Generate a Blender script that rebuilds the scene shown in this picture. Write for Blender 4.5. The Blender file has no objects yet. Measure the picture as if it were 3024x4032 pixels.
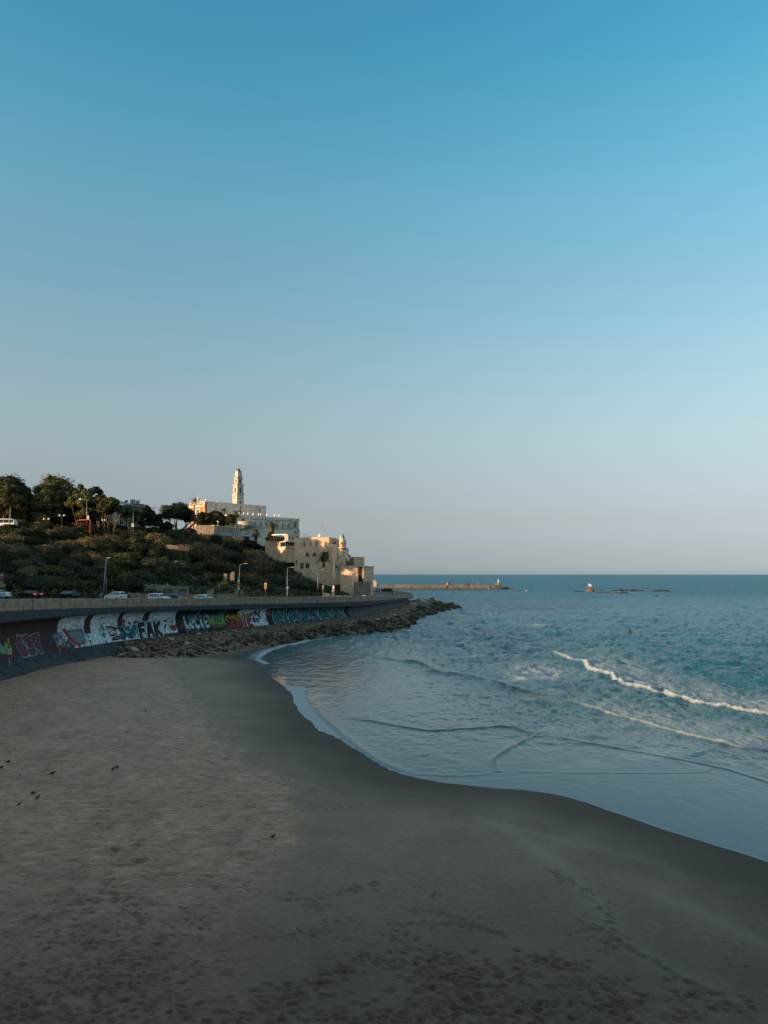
import bpy, bmesh, math, random
import numpy as np
from mathutils import Vector, Matrix

# ---------------------------------------------------------------- camera
sc = bpy.context.scene
COL = sc.collection
F, CX, CY, HZ, CAMZ = 2912.0, 1512.0, 2016.0, 2262.0, 13.0
PITCH = math.atan((HZ - CY) / F)
cam_d = bpy.data.cameras.new('camera'); cam = bpy.data.objects.new('camera', cam_d); COL.objects.link(cam)
cam_d.sensor_fit = 'VERTICAL'; cam_d.sensor_height = 36.0; cam_d.sensor_width = 27.0
cam_d.lens = 36.0 * F / 4032.0
cam_d.clip_start = 0.5; cam_d.clip_end = 200000
cam.location = (0, 0, CAMZ); cam.rotation_euler = (math.pi / 2 + PITCH, 0, 0)
sc.camera = cam

# ---------------------------------------------------------------- sky, sun, exposure
SUN_EL, SUN_AZ = math.radians(11.0), math.radians(-118.0)      # azimuth clockwise from +Y
world = bpy.data.worlds.new('World'); sc.world = world; world.use_nodes = True
nt = world.node_tree; nt.nodes.clear()
w_out = nt.nodes.new('ShaderNodeOutputWorld'); w_bg = nt.nodes.new('ShaderNodeBackground')
sky = nt.nodes.new('ShaderNodeTexSky'); sky.sky_type = 'NISHITA'; sky.sun_disc = False
sky.sun_elevation = SUN_EL; sky.sun_rotation = SUN_AZ
sky.air_density = 1.0; sky.dust_density = 0.6; sky.ozone_density = 1.6; sky.altitude = 10
geo = nt.nodes.new('ShaderNodeTexCoord'); sep = nt.nodes.new('ShaderNodeSeparateXYZ')
ramp = nt.nodes.new('ShaderNodeValToRGB'); mulc = nt.nodes.new('ShaderNodeMix')
mulc.data_type = 'RGBA'; mulc.blend_type = 'MULTIPLY'; mulc.inputs['Factor'].default_value = 1.0
nt.links.new(geo.outputs['Generated'], sep.inputs[0]); nt.links.new(sep.outputs['Z'], ramp.inputs['Fac'])
SKY_RAMP = [(0.0, (0.332, 0.44, 0.852)), (0.0091, (0.317, 0.422, 0.809)), (0.021, (0.298, 0.366, 0.672)), (0.0379, (0.314, 0.34, 0.552)), (0.0719, (0.388, 0.353, 0.448)), (0.1227, (0.525, 0.449, 0.451)), (0.173, (0.643, 0.564, 0.509)), (0.2223, (0.708, 0.654, 0.565)), (0.2862, (0.729, 0.747, 0.641)), (0.3618, (0.689, 0.818, 0.714)), (0.4582, (0.596, 0.939, 0.824)), (0.5311, (0.452, 0.96, 0.863)), (0.5849, (0.354, 0.941, 0.879)), (0.6326, (0.317, 0.915, 0.902)), (0.74, (1.3, 1.15, 0.85)), (1.0, (3.2, 1.8, 0.95))]   #@SKYRAMP
while len(ramp.color_ramp.elements) < len(SKY_RAMP): ramp.color_ramp.elements.new(0.5)
for e, (p, c) in zip(ramp.color_ramp.elements, SKY_RAMP): e.position = p; e.color = (*c, 1)
nt.links.new(sky.outputs['Color'], mulc.inputs['A']); nt.links.new(ramp.outputs['Color'], mulc.inputs['B'])
nt.links.new(mulc.outputs['Result'], w_bg.inputs['Color']); w_bg.inputs['Strength'].default_value = 0.15
nt.links.new(w_bg.outputs[0], w_out.inputs[0])
sun_d = bpy.data.lights.new('sun', 'SUN'); sun_d.energy = 3.7; sun_d.angle = math.radians(0.5)
sun_d.color = (1.0, 0.67, 0.39)
sun = bpy.data.objects.new('sun', sun_d); COL.objects.link(sun)
SUN_DIR = Vector((math.sin(SUN_AZ) * math.cos(SUN_EL), math.cos(SUN_AZ) * math.cos(SUN_EL), math.sin(SUN_EL)))
sun.rotation_euler = SUN_DIR.to_track_quat('Z', 'Y').to_euler(); sun.location = (-60, -20, 80)
sc.view_settings.view_transform = 'Standard'; sc.view_settings.look = 'None'
sc.view_settings.gamma = 1.0; sc.view_settings.exposure = 0.95; sc.view_settings.use_curve_mapping = False

# ---------------------------------------------------------------- measuring helpers
cp, sp = math.cos(PITCH), math.sin(PITCH)
def ray(px, py):
    xc = (px - CX) / F; yc = (CY - py) / F
    dy = cp - yc * sp
    return xc / dy, (sp + yc * cp) / dy
def at(px, py, Y):
    a, b = ray(px, py); return Vector((a * Y, Y, CAMZ + b * Y))
def onz(px, py, z=0.0):
    a, b = ray(px, py); Y = (z - CAMZ) / b
    return Vector((a * Y, Y, z))
def proj(p):
    x, y, z = p[0], p[1], p[2] - CAMZ
    d = y * cp + z * sp; u = -y * sp + z * cp
    return CX + F * x / d, CY - F * u / d
def proj_np(P):
    x, y, z = P[..., 0], P[..., 1], P[..., 2] - CAMZ
    d = y * cp + z * sp; u = -y * sp + z * cp
    return CX + F * x / d, CY - F * u / d
def rays_np(px, py):
    xc = (px - CX) / F; yc = (CY - py) / F; dy = cp - yc * sp
    return xc / dy, (sp + yc * cp) / dy

# ---------------------------------------------------------------- numpy noise
def _h(ix, iy, s):
    n = (ix.astype(np.int64) * 374761393 + iy.astype(np.int64) * 668265263 + s * 1442695041) & 0xffffffff
    n = ((n ^ (n >> 13)) * 1274126177) & 0xffffffff
    return ((n ^ (n >> 16)) & 0xffffff) / float(0xffffff)
def vnoise(x, y, s=0):
    x = np.asarray(x, float); y = np.asarray(y, float)
    ix = np.floor(x); iy = np.floor(y); fx = x - ix; fy = y - iy
    fx = fx * fx * (3 - 2 * fx); fy = fy * fy * (3 - 2 * fy)
    a = _h(ix, iy, s); b = _h(ix + 1, iy, s); c = _h(ix, iy + 1, s); d = _h(ix + 1, iy + 1, s)
    return (a + (b - a) * fx) * (1 - fy) + (c + (d - c) * fx) * fy
def fbm(x, y, o=4, s=0):
    r = 0; a = .5; t = 0
    for i in range(o):
        r = r + a * vnoise(x, y, s + i * 17); t += a; a *= .5; x = np.asarray(x) * 2.03 + 3.1; y = np.asarray(y) * 2.03 + 7.7
    return r / t
def sstep(a, b, x):
    t = np.clip((x - a) / (b - a), 0, 1); return t * t * (3 - 2 * t)

# ---------------------------------------------------------------- materials
def new_mat(name):
    m = bpy.data.materials.new(name); m.use_nodes = True
    b = m.node_tree.nodes['Principled BSDF']; return m, m.node_tree, b
def N(t, kind, **kw):
    n = t.nodes.new(kind)
    for k, v in kw.items(): setattr(n, k, v)
    return n
def mixrgb(t, fac, a, b, blend='MIX'):
    n = N(t, 'ShaderNodeMix', data_type='RGBA', blend_type=blend)
    for s, v in (('Factor', fac), ('A', a), ('B', b)):
        if isinstance(v, (int, float)): n.inputs[s].default_value = v
        elif isinstance(v, tuple): n.inputs[s].default_value = (*v[:3], 1)
        else: t.links.new(v, n.inputs[s])
    return n.outputs['Result']
def math_n(t, op, a, b=None, clamp=False):
    n = N(t, 'ShaderNodeMath', operation=op, use_clamp=clamp)
    for i, v in enumerate((a, b)):
        if v is None: continue
        if isinstance(v, (int, float)): n.inputs[i].default_value = v
        else: t.links.new(v, n.inputs[i])
    return n.outputs[0]
def noise_n(t, scale, detail=4, rough=.55, vec=None, w=None):
    n = N(t, 'ShaderNodeTexNoise'); n.inputs['Scale'].default_value = scale; n.inputs['Detail'].default_value = detail
    n.inputs['Roughness'].default_value = rough
    if vec is not None: t.links.new(vec, n.inputs['Vector'])
    return n.outputs['Fac']
def mapping(t, scale=(1, 1, 1), coord='Object'):
    tc = N(t, 'ShaderNodeTexCoord') if coord != 'World' else N(t, 'ShaderNodeNewGeometry')
    mp = N(t, 'ShaderNodeMapping'); mp.inputs['Scale'].default_value = scale
    t.links.new(tc.outputs['Position' if coord == 'World' else coord], mp.inputs['Vector']); return mp.outputs[0]
def rampn(t, fac, stops):
    r = N(t, 'ShaderNodeValToRGB'); t.links.new(fac, r.inputs['Fac'])
    while len(r.color_ramp.elements) < len(stops): r.color_ramp.elements.new(.5)
    for e, (p, c) in zip(r.color_ramp.elements, stops):
        e.position = p; e.color = (*(c if isinstance(c, tuple) else (c, c, c)), 1)
    return r.outputs['Color']
def bumpn(t, b, h, strength=.4, dist=.05):
    n = N(t, 'ShaderNodeBump'); n.inputs['Strength'].default_value = strength; n.inputs['Distance'].default_value = dist
    t.links.new(h, n.inputs['Height']); t.links.new(n.outputs[0], b.inputs['Normal'])
_mc = {}
def paint(name, c, rough=.6, var=.12, scale=3.0, metal=0.0, bump=0.0, emit=None, es=1.0):
    if name in _mc: return _mc[name]
    m, t, b = new_mat(name)
    v = mapping(t, (1, 1, 1))
    n = noise_n(t, scale, 5, .6, v)
    lo = tuple(x * (1 - var * 1.6) for x in c); hi = tuple(min(1, x * (1 + var)) for x in c)
    t.links.new(rampn(t, n, [(.3, lo), (.7, hi)]), b.inputs['Base Color'])
    b.inputs['Roughness'].default_value = rough; b.inputs['Metallic'].default_value = metal
    if bump: bumpn(t, b, n, bump, .03)
    if emit: b.inputs['Emission Color'].default_value = (*emit, 1); b.inputs['Emission Strength'].default_value = es
    _mc[name] = m; return m
def stone(name, c, course=.45, contrast=.35, mottled=.5, scale=1.0, rough=.9):
    """masonry: courses of blocks on any vertical wall, weathered"""
    if name in _mc: return _mc[name]
    m, t, b = new_mat(name)
    v = mapping(t, (1, 1, 1))
    s = N(t, 'ShaderNodeSeparateXYZ'); t.links.new(v, s.inputs[0])
    hx = math_n(t, 'ADD', s.outputs['X'], s.outputs['Y'])
    cb = N(t, 'ShaderNodeCombineXYZ'); t.links.new(hx, cb.inputs[0]); t.links.new(s.outputs['Z'], cb.inputs[1])
    br = N(t, 'ShaderNodeTexBrick'); t.links.new(cb.outputs[0], br.inputs['Vector'])
    br.inputs['Scale'].default_value = 1.0; br.inputs['Row Height'].default_value = course
    br.inputs['Brick Width'].default_value = course * 1.9; br.inputs['Mortar Size'].default_value = .018
    br.inputs['Color1'].default_value = (*[x * (1 + contrast * .35) for x in c], 1)
    br.inputs['Color2'].default_value = (*[x * (1 - contrast * .5) for x in c], 1)
    br.inputs['Mortar'].default_value = (*[x * .55 for x in c], 1)
    n1 = noise_n(t, .35 * scale, 6, .65, v); n2 = noise_n(t, 2.5 * scale, 4, .6, v)
    k = rampn(t, n1, [(.3, 1 - mottled * .6), (.65, 1.08)])
    k2 = rampn(t, n2, [(.25, .8), (.7, 1.1)])
    o = mixrgb(t, 1.0, mixrgb(t, 1.0, br.outputs['Color'], k, 'MULTIPLY'), k2, 'MULTIPLY')
    t.links.new(o, b.inputs['Base Color']); b.inputs['Roughness'].default_value = rough
    bumpn(t, b, n2, .5, .06); _mc[name] = m; return m
def leafmat(name, dark, light, rough=.75):
    if name in _mc: return _mc[name]
    m, t, b = new_mat(name)
    g = N(t, 'ShaderNodeNewGeometry'); oi = N(t, 'ShaderNodeObjectInfo')
    v = mapping(t, (1, 1, 1)); n = noise_n(t, .5, 3, .6, v)
    f = math_n(t, 'ADD', math_n(t, 'MULTIPLY', g.outputs['Random Per Island'], .5), math_n(t, 'MULTIPLY', n, .5))
    c = rampn(t, f, [(.2, dark), (.8, light)])
    hs = N(t, 'ShaderNodeHueSaturation'); t.links.new(c, hs.inputs['Color'])
    t.links.new(math_n(t, 'ADD', math_n(t, 'MULTIPLY', oi.outputs['Random'], .5), .75), hs.inputs['Value'])
    t.links.new(math_n(t, 'ADD', math_n(t, 'MULTIPLY', oi.outputs['Random'], .04), .48), hs.inputs['Hue'])
    t.links.new(hs.outputs[0], b.inputs['Base Color']); b.inputs['Roughness'].default_value = rough
    b.inputs['Specular IOR Level'].default_value = .15
    _mc[name] = m; return m

# ---------------------------------------------------------------- object helpers
def tag(o, label=None, cat=None, group=None, kind=None):
    if label: o['label'] = label
    if cat: o['category'] = cat
    if group: o['group'] = group
    if kind: o['kind'] = kind
    return o
def link_mesh(name, me, parent=None, mats=()):
    o = bpy.data.objects.new(name, me); COL.objects.link(o)
    for m in mats: me.materials.append(m)
    if parent is not None: o.parent = parent
    return o
def empty(name, loc=(0, 0, 0), rz=0.0, label=None, cat=None, group=None):
    o = bpy.data.objects.new(name, None); COL.objects.link(o); o.location = loc; o.rotation_euler = (0, 0, rz)
    o.empty_display_size = .3
    return tag(o, label, cat, group)
class MB:
    """collects faces and links them as one mesh object"""
    def __init__(s): s.v = []; s.f = []; s.m = []; s.cur = 0; s.sm = []; s.smooth = False
    def add(s, vs, fs):
        b = len(s.v); s.v += [tuple(x) for x in vs]
        for f in fs: s.f.append(tuple(i + b for i in f)); s.m.append(s.cur); s.sm.append(s.smooth)
        return s
    def box(s, x0, x1, y0, y1, z0, z1, M=None):
        vs = [(x, y, z) for z in (z0, z1) for y in (y0, y1) for x in (x0, x1)]
        if M is not None: vs = [M @ Vector(v) for v in vs]
        return s.add(vs, [(0, 2, 3, 1), (4, 5, 7, 6), (0, 1, 5, 4), (2, 6, 7, 3), (0, 4, 6, 2), (1, 3, 7, 5)])
    def prism(s, poly, z0, z1):
        n = len(poly); vs = [(x, y, z0) for x, y in poly] + [(x, y, z1) for x, y in poly]
        return s.add(vs, [tuple(range(n))[::-1], tuple(range(n, 2 * n))] + [(i, (i + 1) % n, n + (i + 1) % n, n + i) for i in range(n)])
    def loft(s, rings, cap=True, close=True):
        n = len(rings[0]); vs = [p for r in rings for p in r]; fs = []
        for k in range(len(rings) - 1):
            for i in range(n if close else n - 1):
                j = (i + 1) % n; fs.append((k * n + i, k * n + j, (k + 1) * n + j, (k + 1) * n + i))
        if cap: fs += [tuple(range(n))[::-1], tuple(range((len(rings) - 1) * n, len(rings) * n))]
        return s.add(vs, fs)
    def tube(s, pts, rad, n=8, cap=True):
        pts = [Vector(p) for p in pts]
        if isinstance(rad, (int, float)): rad = [rad] * len(pts)
        rings = []; up = None
        for i, p in enumerate(pts):
            d = (pts[min(i + 1, len(pts) - 1)] - pts[max(i - 1, 0)]).normalized()
            a = Vector((0, 0, 1)) if abs(d.z) < .9 else Vector((1, 0, 0))
            u = d.cross(a).normalized() if up is None else (up - d * up.dot(d)).normalized()
            up = u; w = d.cross(u)
            rings.append([p + (u * math.cos(2 * math.pi * k / n) + w * math.sin(2 * math.pi * k / n)) * rad[i] for k in range(n)])
        return s.loft(rings, cap)
    def lathe(s, prof, n=16, c=(0, 0, 0)):
        return s.loft([[(c[0] + r * math.cos(2 * math.pi * k / n), c[1] + r * math.sin(2 * math.pi * k / n), c[2] + z) for k in range(n)] for r, z in prof])
    def build(s, name, mats, parent=None, fix=True):
        me = bpy.data.meshes.new(name); me.from_pydata(s.v, [], s.f)
        mats = mats if isinstance(mats, (list, tuple)) else [mats]
        o = link_mesh(name, me, parent, mats)
        if len(mats) > 1: me.polygons.foreach_set('material_index', s.m)
        me.polygons.foreach_set('use_smooth', s.sm)
        if fix:
            bm = bmesh.new(); bm.from_mesh(me); bmesh.ops.recalc_face_normals(bm, faces=bm.faces); bm.to_mesh(me); bm.free()
        return o
def np_mesh(name, V, Q, mats, smooth=True, parent=None, attrs=None, mi=None):
    """V (n,3), Q (m,4) or (m,3) arrays"""
    me = bpy.data.meshes.new(name); n, m, k = len(V), len(Q), Q.shape[1]
    me.vertices.add(n); me.vertices.foreach_set('co', np.ascontiguousarray(V, np.float32).ravel())
    me.loops.add(m * k); me.loops.foreach_set('vertex_index', np.ascontiguousarray(Q, np.int32).ravel())
    me.polygons.add(m); me.polygons.foreach_set('loop_start', np.arange(0, m * k, k, dtype=np.int32))
    me.polygons.foreach_set('loop_total', np.full(m, k, np.int32))
    me.polygons.foreach_set('use_smooth', np.full(m, smooth, bool))
    o = link_mesh(name, me, parent, mats)
    if mi is not None: me.polygons.foreach_set('material_index', np.ascontiguousarray(mi, np.int32))
    for kx, a in (attrs or {}).items():
        at_ = me.attributes.new(kx, 'FLOAT', 'POINT'); at_.data.foreach_set('value', np.ascontiguousarray(a, np.float32).ravel())
    me.update(calc_edges=True); me.validate()
    return o
def grid_obj(name, P, mats, smooth=True, parent=None, attrs=None):
    r, c = P.shape[:2]; i = np.arange(r * c).reshape(r, c)
    Q = np.stack([i[:-1, :-1], i[:-1, 1:], i[1:, 1:], i[1:, :-1]], -1).reshape(-1, 4)
    return np_mesh(name, P.reshape(-1, 3), Q, mats, smooth, parent, attrs)
def attr(t, name):
    n = N(t, 'ShaderNodeAttribute'); n.attribute_name = name; return n.outputs['Fac']
def seg_dist(X, Y, pl, closed=False):
    """distance from points to polyline (world xy) and arclength fraction index"""
    best = np.full(X.shape, 1e9); arg = np.zeros(X.shape)
    for i in range(len(pl) - 1):
        ax, ay = pl[i][0], pl[i][1]; bx, by = pl[i + 1][0] - ax, pl[i + 1][1] - ay
        L = bx * bx + by * by + 1e-9
        t = np.clip(((X - ax) * bx + (Y - ay) * by) / L, 0, 1)
        d = np.hypot(X - ax - t * bx, Y - ay - t * by)
        m = d < best; best = np.where(m, d, best); arg = np.where(m, i + t, arg)
    return best, arg

# ================================================================ THE SETTING: beach, sea
def smooth_tab(tab, n=6):
    """Catmull-Rom densify a list of (px,py)"""
    P = [tab[0]] + list(tab) + [tab[-1]]; out = []
    for i in range(1, len(P) - 2):
        p0, p1, p2, p3 = (np.array(P[i + k - 1], float) for k in range(4))
        for k in range(n):
            t = k / n
            out.append(tuple(.5 * ((2 * p1) + (-p0 + p2) * t + (2 * p0 - 5 * p1 + 4 * p2 - p3) * t * t + (-p0 + 3 * p1 - 3 * p2 + p3) * t ** 3)))
    out.append(tuple(P[-1])); return out
SHORE = smooth_tab([(300, 2560), (700, 2562), (880, 2585), (960, 2600), (1010, 2618), (1050, 2660), (1110, 2708), (1150, 2775), (1180, 2830),
         (1290, 2905), (1400, 2965), (1520, 3030), (1700, 3082), (1850, 3098), (1990, 3112), (2130, 3128), (2300, 3165),
         (2400, 3200), (2600, 3268), (2800, 3330), (2900, 3358), (3024, 3400), (3400, 3540), (4000, 3800), (5200, 4400)], 5)
SH_W = [onz(a, b)[:2] for a, b in SHORE]
SHX = np.array([a for a, b in SHORE]); SHY = np.array([b for a, b in SHORE])

def axis(lo, hi, step, outer):
    a = np.arange(lo, hi + step, step); return np.concatenate([np.array(outer[0], float), a, np.array(outer[1], float)])
# ---- sand
cols = axis(-160, 3184, 4.0, ([-3000, -2000, -1400, -1000, -700, -500, -380, -300, -240, -200, -180], [3200, 3230, 3280, 3350, 3450, 3600, 3900, 4400, 5200, 6500]))
rows = axis(2486, 4400, 4.0, ([2450, 2470], [4420, 4450, 4500, 4700, 5000, 5500, 6500, 9000, 20000]))
PX, PY = np.meshgrid(cols, rows)
a, b = rays_np(PX, PY); YY = -CAMZ / b; XX = a * YY
dsh, _ = seg_dist(XX, YY, SH_W)
sgn = np.where(PY > np.interp(PX, SHX, SHY), 1.0, -1.0)
sd = dsh * sgn
Z = np.where(sd > 0, 1.3 * (1 - np.exp(-np.maximum(sd, 0) / 15)), np.maximum(.05 * sd, -1.6))
Zb = Z.copy(); PYD = HZ + (PY - HZ) * (CAMZ - np.maximum(Zb, 0)) / CAMZ     # where the raised sand is seen
DRYB = [(2560, 600), (2620, 640), (2700, 690), (2760, 740), (2850, 830), (2980, 950), (3080, 1120), (3200, 1110), (3300, 1140), (3450, 1060), (3600, 960), (3800, 900), (4032, 850), (4600, 700)]
bpx = np.interp(PYD, [q[0] for q in DRYB], [q[1] for q in DRYB])
wob = (fbm(XX * .35, YY * .18, 5, 3) - .5) * 380 * np.clip((PY - 2500) / 900, .2, 1)
kk_ = sstep(3250, 3800, PYD)
dry = sstep(-70 - 200 * kk_, 45 + 200 * kk_, bpx + wob * .8 + (fbm(XX * 2.0, YY * 1.1, 4, 6) - .5) * 170 - PX)
# far streaks of dried swash lines on the damp sand
str1 = [onz(*q, .6)[:2] for q in [(1900, 3215), (2050, 3290), (2200, 3400), (2330, 3540), (2440, 3690), (2560, 3800), (2800, 3900)]]
str2 = [onz(*q, .45)[:2] for q in [(2000, 3255), (2250, 3320), (2420, 3350), (2600, 3390), (2680, 3450)]]
str3 = [onz(*q, .6)[:2] for q in [(2600, 3520), (2800, 3600), (2950, 3680), (3100, 3740)]]
streak = 0
for pl, w, k in ((str1, .55, 1), (str2, .5, .8), (str3, .55, .8)):
    dd, _ = seg_dist(XX, YY, pl); streak = streak + k * np.exp(-(dd / w) ** 2)
streak = np.clip(streak * (.35 + fbm(XX * .6, YY * .6, 4, 9)) , 0, 1) * (1 - dry)
dry = dry * (1 - .55 * sstep(3350, 4000, PYD))  # pale sand also turned darker toward the camera, a painted falloff of light
wetf = 1 - sstep(-.5, 8.5, np.maximum(sd, 0) + 5 * (fbm(XX * .1, YY * .1, 3, 5) - .5))
rough_s = dry * (fbm(XX * 2.2, YY * 2.2, 4, 11) - .5) * .06 + dry * (fbm(XX * .5, YY * .5, 3, 12) - .5) * .12
Z = Z + rough_s + (1 - dry) * (fbm(XX * .3, YY * .3, 2, 14) - .5) * .04
# footprints: dents with disturbed sand
rng = np.random.default_rng(7)
fp = []
def scat(px, py, sx, sy, n, r=.16, d=1.0):
    for _ in range(n):
        fp.append((px + rng.normal() * sx, py + rng.normal() * sy, .66 * r * rng.uniform(.6, 1.35), d * rng.uniform(.4, 1)))
def trail(pts, n, j=8, r=.13, d=.8):
    P = np.array(pts, float); s = np.linspace(0, len(P) - 1, n)
    for q in s:
        i = min(int(q), len(P) - 2); p = P[i] + (P[i + 1] - P[i]) * (q - i)
        fp.append((p[0] + rng.normal() * j, p[1] + rng.normal() * j * .5, r * rng.uniform(.7, 1.2), d * rng.uniform(.5, 1)))
for g in [(455, 3345, 6, 4, 3, .55, 1.2), (555, 3392, 8, 3, 3, .4), (535, 3330, 20, 8, 10, .2), (415, 3400, 25, 20, 14, .14), (380, 3545, 80, 12, 26, .17),
          (460, 3520, 60, 30, 26, .13), (520, 3590, 60, 25, 22, .15), (300, 3700, 170, 70, 120, .13), (420, 3790, 160, 60, 110, .13), (200, 3880, 140, 80, 90, .14),
          (120, 3950, 120, 60, 60, .14), (560, 3880, 160, 70, 70, .13), (150, 4040, 160, 50, 70, .15), (500, 4050, 200, 50, 80, .15), (900, 4060, 200, 45, 70, .15), (1300, 4060, 200, 40, 60, .15), (1750, 4060, 200, 40, 80, .15), (2200, 4060, 250, 40, 80, .15), (300, 3780, 240, 130, 160, .1), (700, 3700, 150, 120, 60, .12), (800, 3500, 120, 120, 45, .11), (850, 3980, 160, 50, 60, .14),
          (1245, 3575, 26, 8, 16, .14), (1160, 3530, 60, 12, 12, .12), (1400, 3510, 35, 6, 10, .11), (1480, 3480, 12, 4, 5, .13), (1600, 3510, 60, 10, 12, .11),
          (1720, 3530, 20, 5, 6, .12), (1200, 3670, 90, 25, 26, .12), (1350, 3640, 70, 20, 14, .11), (1620, 3590, 90, 12, 14, .1), (1830, 3640, 50, 16, 16, .11),
          (1450, 3780, 70, 14, 34, .14), (1350, 3830, 45, 12, 26, .14), (1560, 3700, 70, 30, 26, .12), (1250, 3880, 40, 18, 24, .15), (1130, 3930, 60, 30, 50, .16),
          (1600, 3780, 80, 30, 34, .13), (1760, 3850, 90, 45, 130, .17), (1850, 3920, 90, 60, 120, .17), (1700, 3990, 160, 30, 70, .16), (1350, 3990, 120, 30, 40, .15),
          (2170, 3430, 25, 5, 12, .1), (2250, 3470, 45, 16, 26, .1), (2320, 3520, 60, 22, 30, .1), (2380, 3590, 50, 22, 36, .1), (2330, 3660, 60, 20, 26, .12),
          (2410, 3710, 45, 22, 46, .12), (2130, 3780, 45, 12, 40, .14), (2250, 3810, 55, 14, 36, .14), (2050, 3850, 45, 22, 36, .14), (2350, 3880, 90, 22, 40, .14),
          (2400, 3960, 80, 20, 60, .16), (2500, 3930, 90, 30, 40, .14), (2080, 3980, 90, 30, 60, .16), (2740, 3930, 50, 10, 24, .16), (2860, 3970, 60, 14, 20, .15),
          (2720, 4010, 60, 12, 18, .16), (2900, 3800, 60, 60, 12, .1), (1300, 3175, 70, 10, 40, .13), (1150, 3110, 60, 40, 36, .12), (1020, 2970, 30, 20, 12, .14), (1500, 3085, 60, 10, 14, .1)]: scat(*g)
for tr in [([(2160, 3430), (2280, 3500), (2380, 3590), (2430, 3700), (2560, 3780), (2680, 3860), (2780, 3900), (2960, 4010)], 60),
           ([(1010, 3690), (1120, 3700), (1210, 3665), (1290, 3680)], 10), ([(1580, 3640), (1700, 3640), (1830, 3645), (1990, 3690)], 16),
           ([(1570, 3580), (1680, 3590), (1760, 3600), (1870, 3650), (1960, 3680)], 16), ([(1100, 3540), (1240, 3545), (1380, 3515), (1490, 3480)], 16),
           ([(600, 3290), (520, 3350), (430, 3420), (410, 3500), (470, 3560), (560, 3640)], 26), ([(0, 3600), (150, 3620), (300, 3545), (420, 3540)], 16)]: trail(*tr)
foot = np.zeros_like(Z)
r0 = int(np.argmin(abs(rows - 2486))); c0 = int(np.argmin(abs(cols + 160)))
for (px, py, r, d) in fp:
    if not (2500 < py < 4110 and -150 < px < 3170): continue
    pg = py
    for _ in range(3): pg = HZ + (py - HZ) * CAMZ / (CAMZ - max(0, Zb[min(r0 + int((pg - 2486) / 4), len(rows) - 1), c0 + int((px + 160) / 4)]))
    py = pg
    p = onz(px, py); ppm = F / p.y
    wx = max(1, int(r * ppm * 3.0 / 4)) + 1; wy = max(1, int(r * 3.0 * (py - HZ) ** 2 / (13 * F) / 4)) + 1
    ci = c0 + int((px + 160) / 4); ri = r0 + int((py - 2486) / 4)
    sl = (slice(max(ri - wy, 0), ri + wy + 1), slice(max(ci - wx, 0), ci + wx + 1))
    an = rng.uniform(-.8, .8); dx = XX[sl] - p.x; dy = YY[sl] - p.y
    u = (dx * math.cos(an) + dy * math.sin(an)) / (r * 1.25); v_ = (-dx * math.sin(an) + dy * math.cos(an)) / (r * .9)
    q = np.exp(-(u * u + v_ * v_) ** 2.0)
    Z[sl] -= .035 * d * q * min(1.6, r / .14) - .01 * d * np.exp(-((np.sqrt(u * u + v_ * v_) - 1.5) / .35) ** 2)
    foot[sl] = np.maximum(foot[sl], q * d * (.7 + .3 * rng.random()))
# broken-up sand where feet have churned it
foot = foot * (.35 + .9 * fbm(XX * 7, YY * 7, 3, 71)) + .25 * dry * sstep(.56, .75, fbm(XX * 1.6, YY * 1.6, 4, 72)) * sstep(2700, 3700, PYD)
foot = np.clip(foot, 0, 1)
P = np.stack([XX, YY, Z], -1)
m_sand, t, bs = new_mat('sand')
v = mapping(t, (1, 1, 1), 'World'); vs_ = mapping(t, (.45, 1.0, 1), 'World')
n1 = noise_n(t, 7.5, 5, .75, vs_); n2 = noise_n(t, 2.4, 6, .75, vs_); n3 = noise_n(t, .35, 4, .6, v)
mott = math_n(t, 'ADD', math_n(t, 'MULTIPLY', n1, .4), math_n(t, 'MULTIPLY', n2, .6))
dryc = mixrgb(t, 1.0, rampn(t, mott, [(.36, (.17, .108, .062)), (.5, (.37, .262, .185)), (.62, (.50, .375, .275))]), rampn(t, n3, [(.3, .8), (.7, 1.1)]), 'MULTIPLY')
damp = mixrgb(t, 1.0, rampn(t, n1, [(.3, (.205, .155, .125)), (.7, (.30, .235, .19))]), rampn(t, n3, [(.3, .85), (.7, 1.12)]), 'MULTIPLY')
c = mixrgb(t, attr(t, 'dry'), damp, dryc)  # dry mask also carries the painted light falloff toward the camera
c = mixrgb(t, math_n(t, 'MULTIPLY', attr(t, 'streak'), .55), c, (.33, .285, .245))
c = mixrgb(t, math_n(t, 'MULTIPLY', attr(t, 'wet'), .85), c, (.042, .031, .023))
c = mixrgb(t, 1.0, c, rampn(t, attr(t, 'near_shade'), [(0, 1.0), (1, .66)]), 'MULTIPLY')  # paints the light falloff toward the camera into the sand colour
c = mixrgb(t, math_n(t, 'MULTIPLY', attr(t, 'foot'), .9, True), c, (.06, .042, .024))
t.links.new(c, bs.inputs['Base Color'])
t.links.new(math_n(t, 'SUBTRACT', .95, math_n(t, 'MULTIPLY', attr(t, 'wet'), .2)), bs.inputs['Roughness'])
bs.inputs['Specular IOR Level'].default_value = .25
bumpn(t, bs, mott, .55, .03)
sand = grid_obj('sand', P, [m_sand], attrs={'dry': dry, 'wet': wetf, 'streak': streak, 'foot': foot, 'near_shade': np.clip(sstep(3200, 4050, PYD) * (.75 + .5 * fbm(XX * .25, YY * .25, 3, 91)), 0, 1)})
tag(sand, 'sandy beach, dry and pale on the left, damp and dark towards the water', 'beach', kind='structure')

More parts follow.
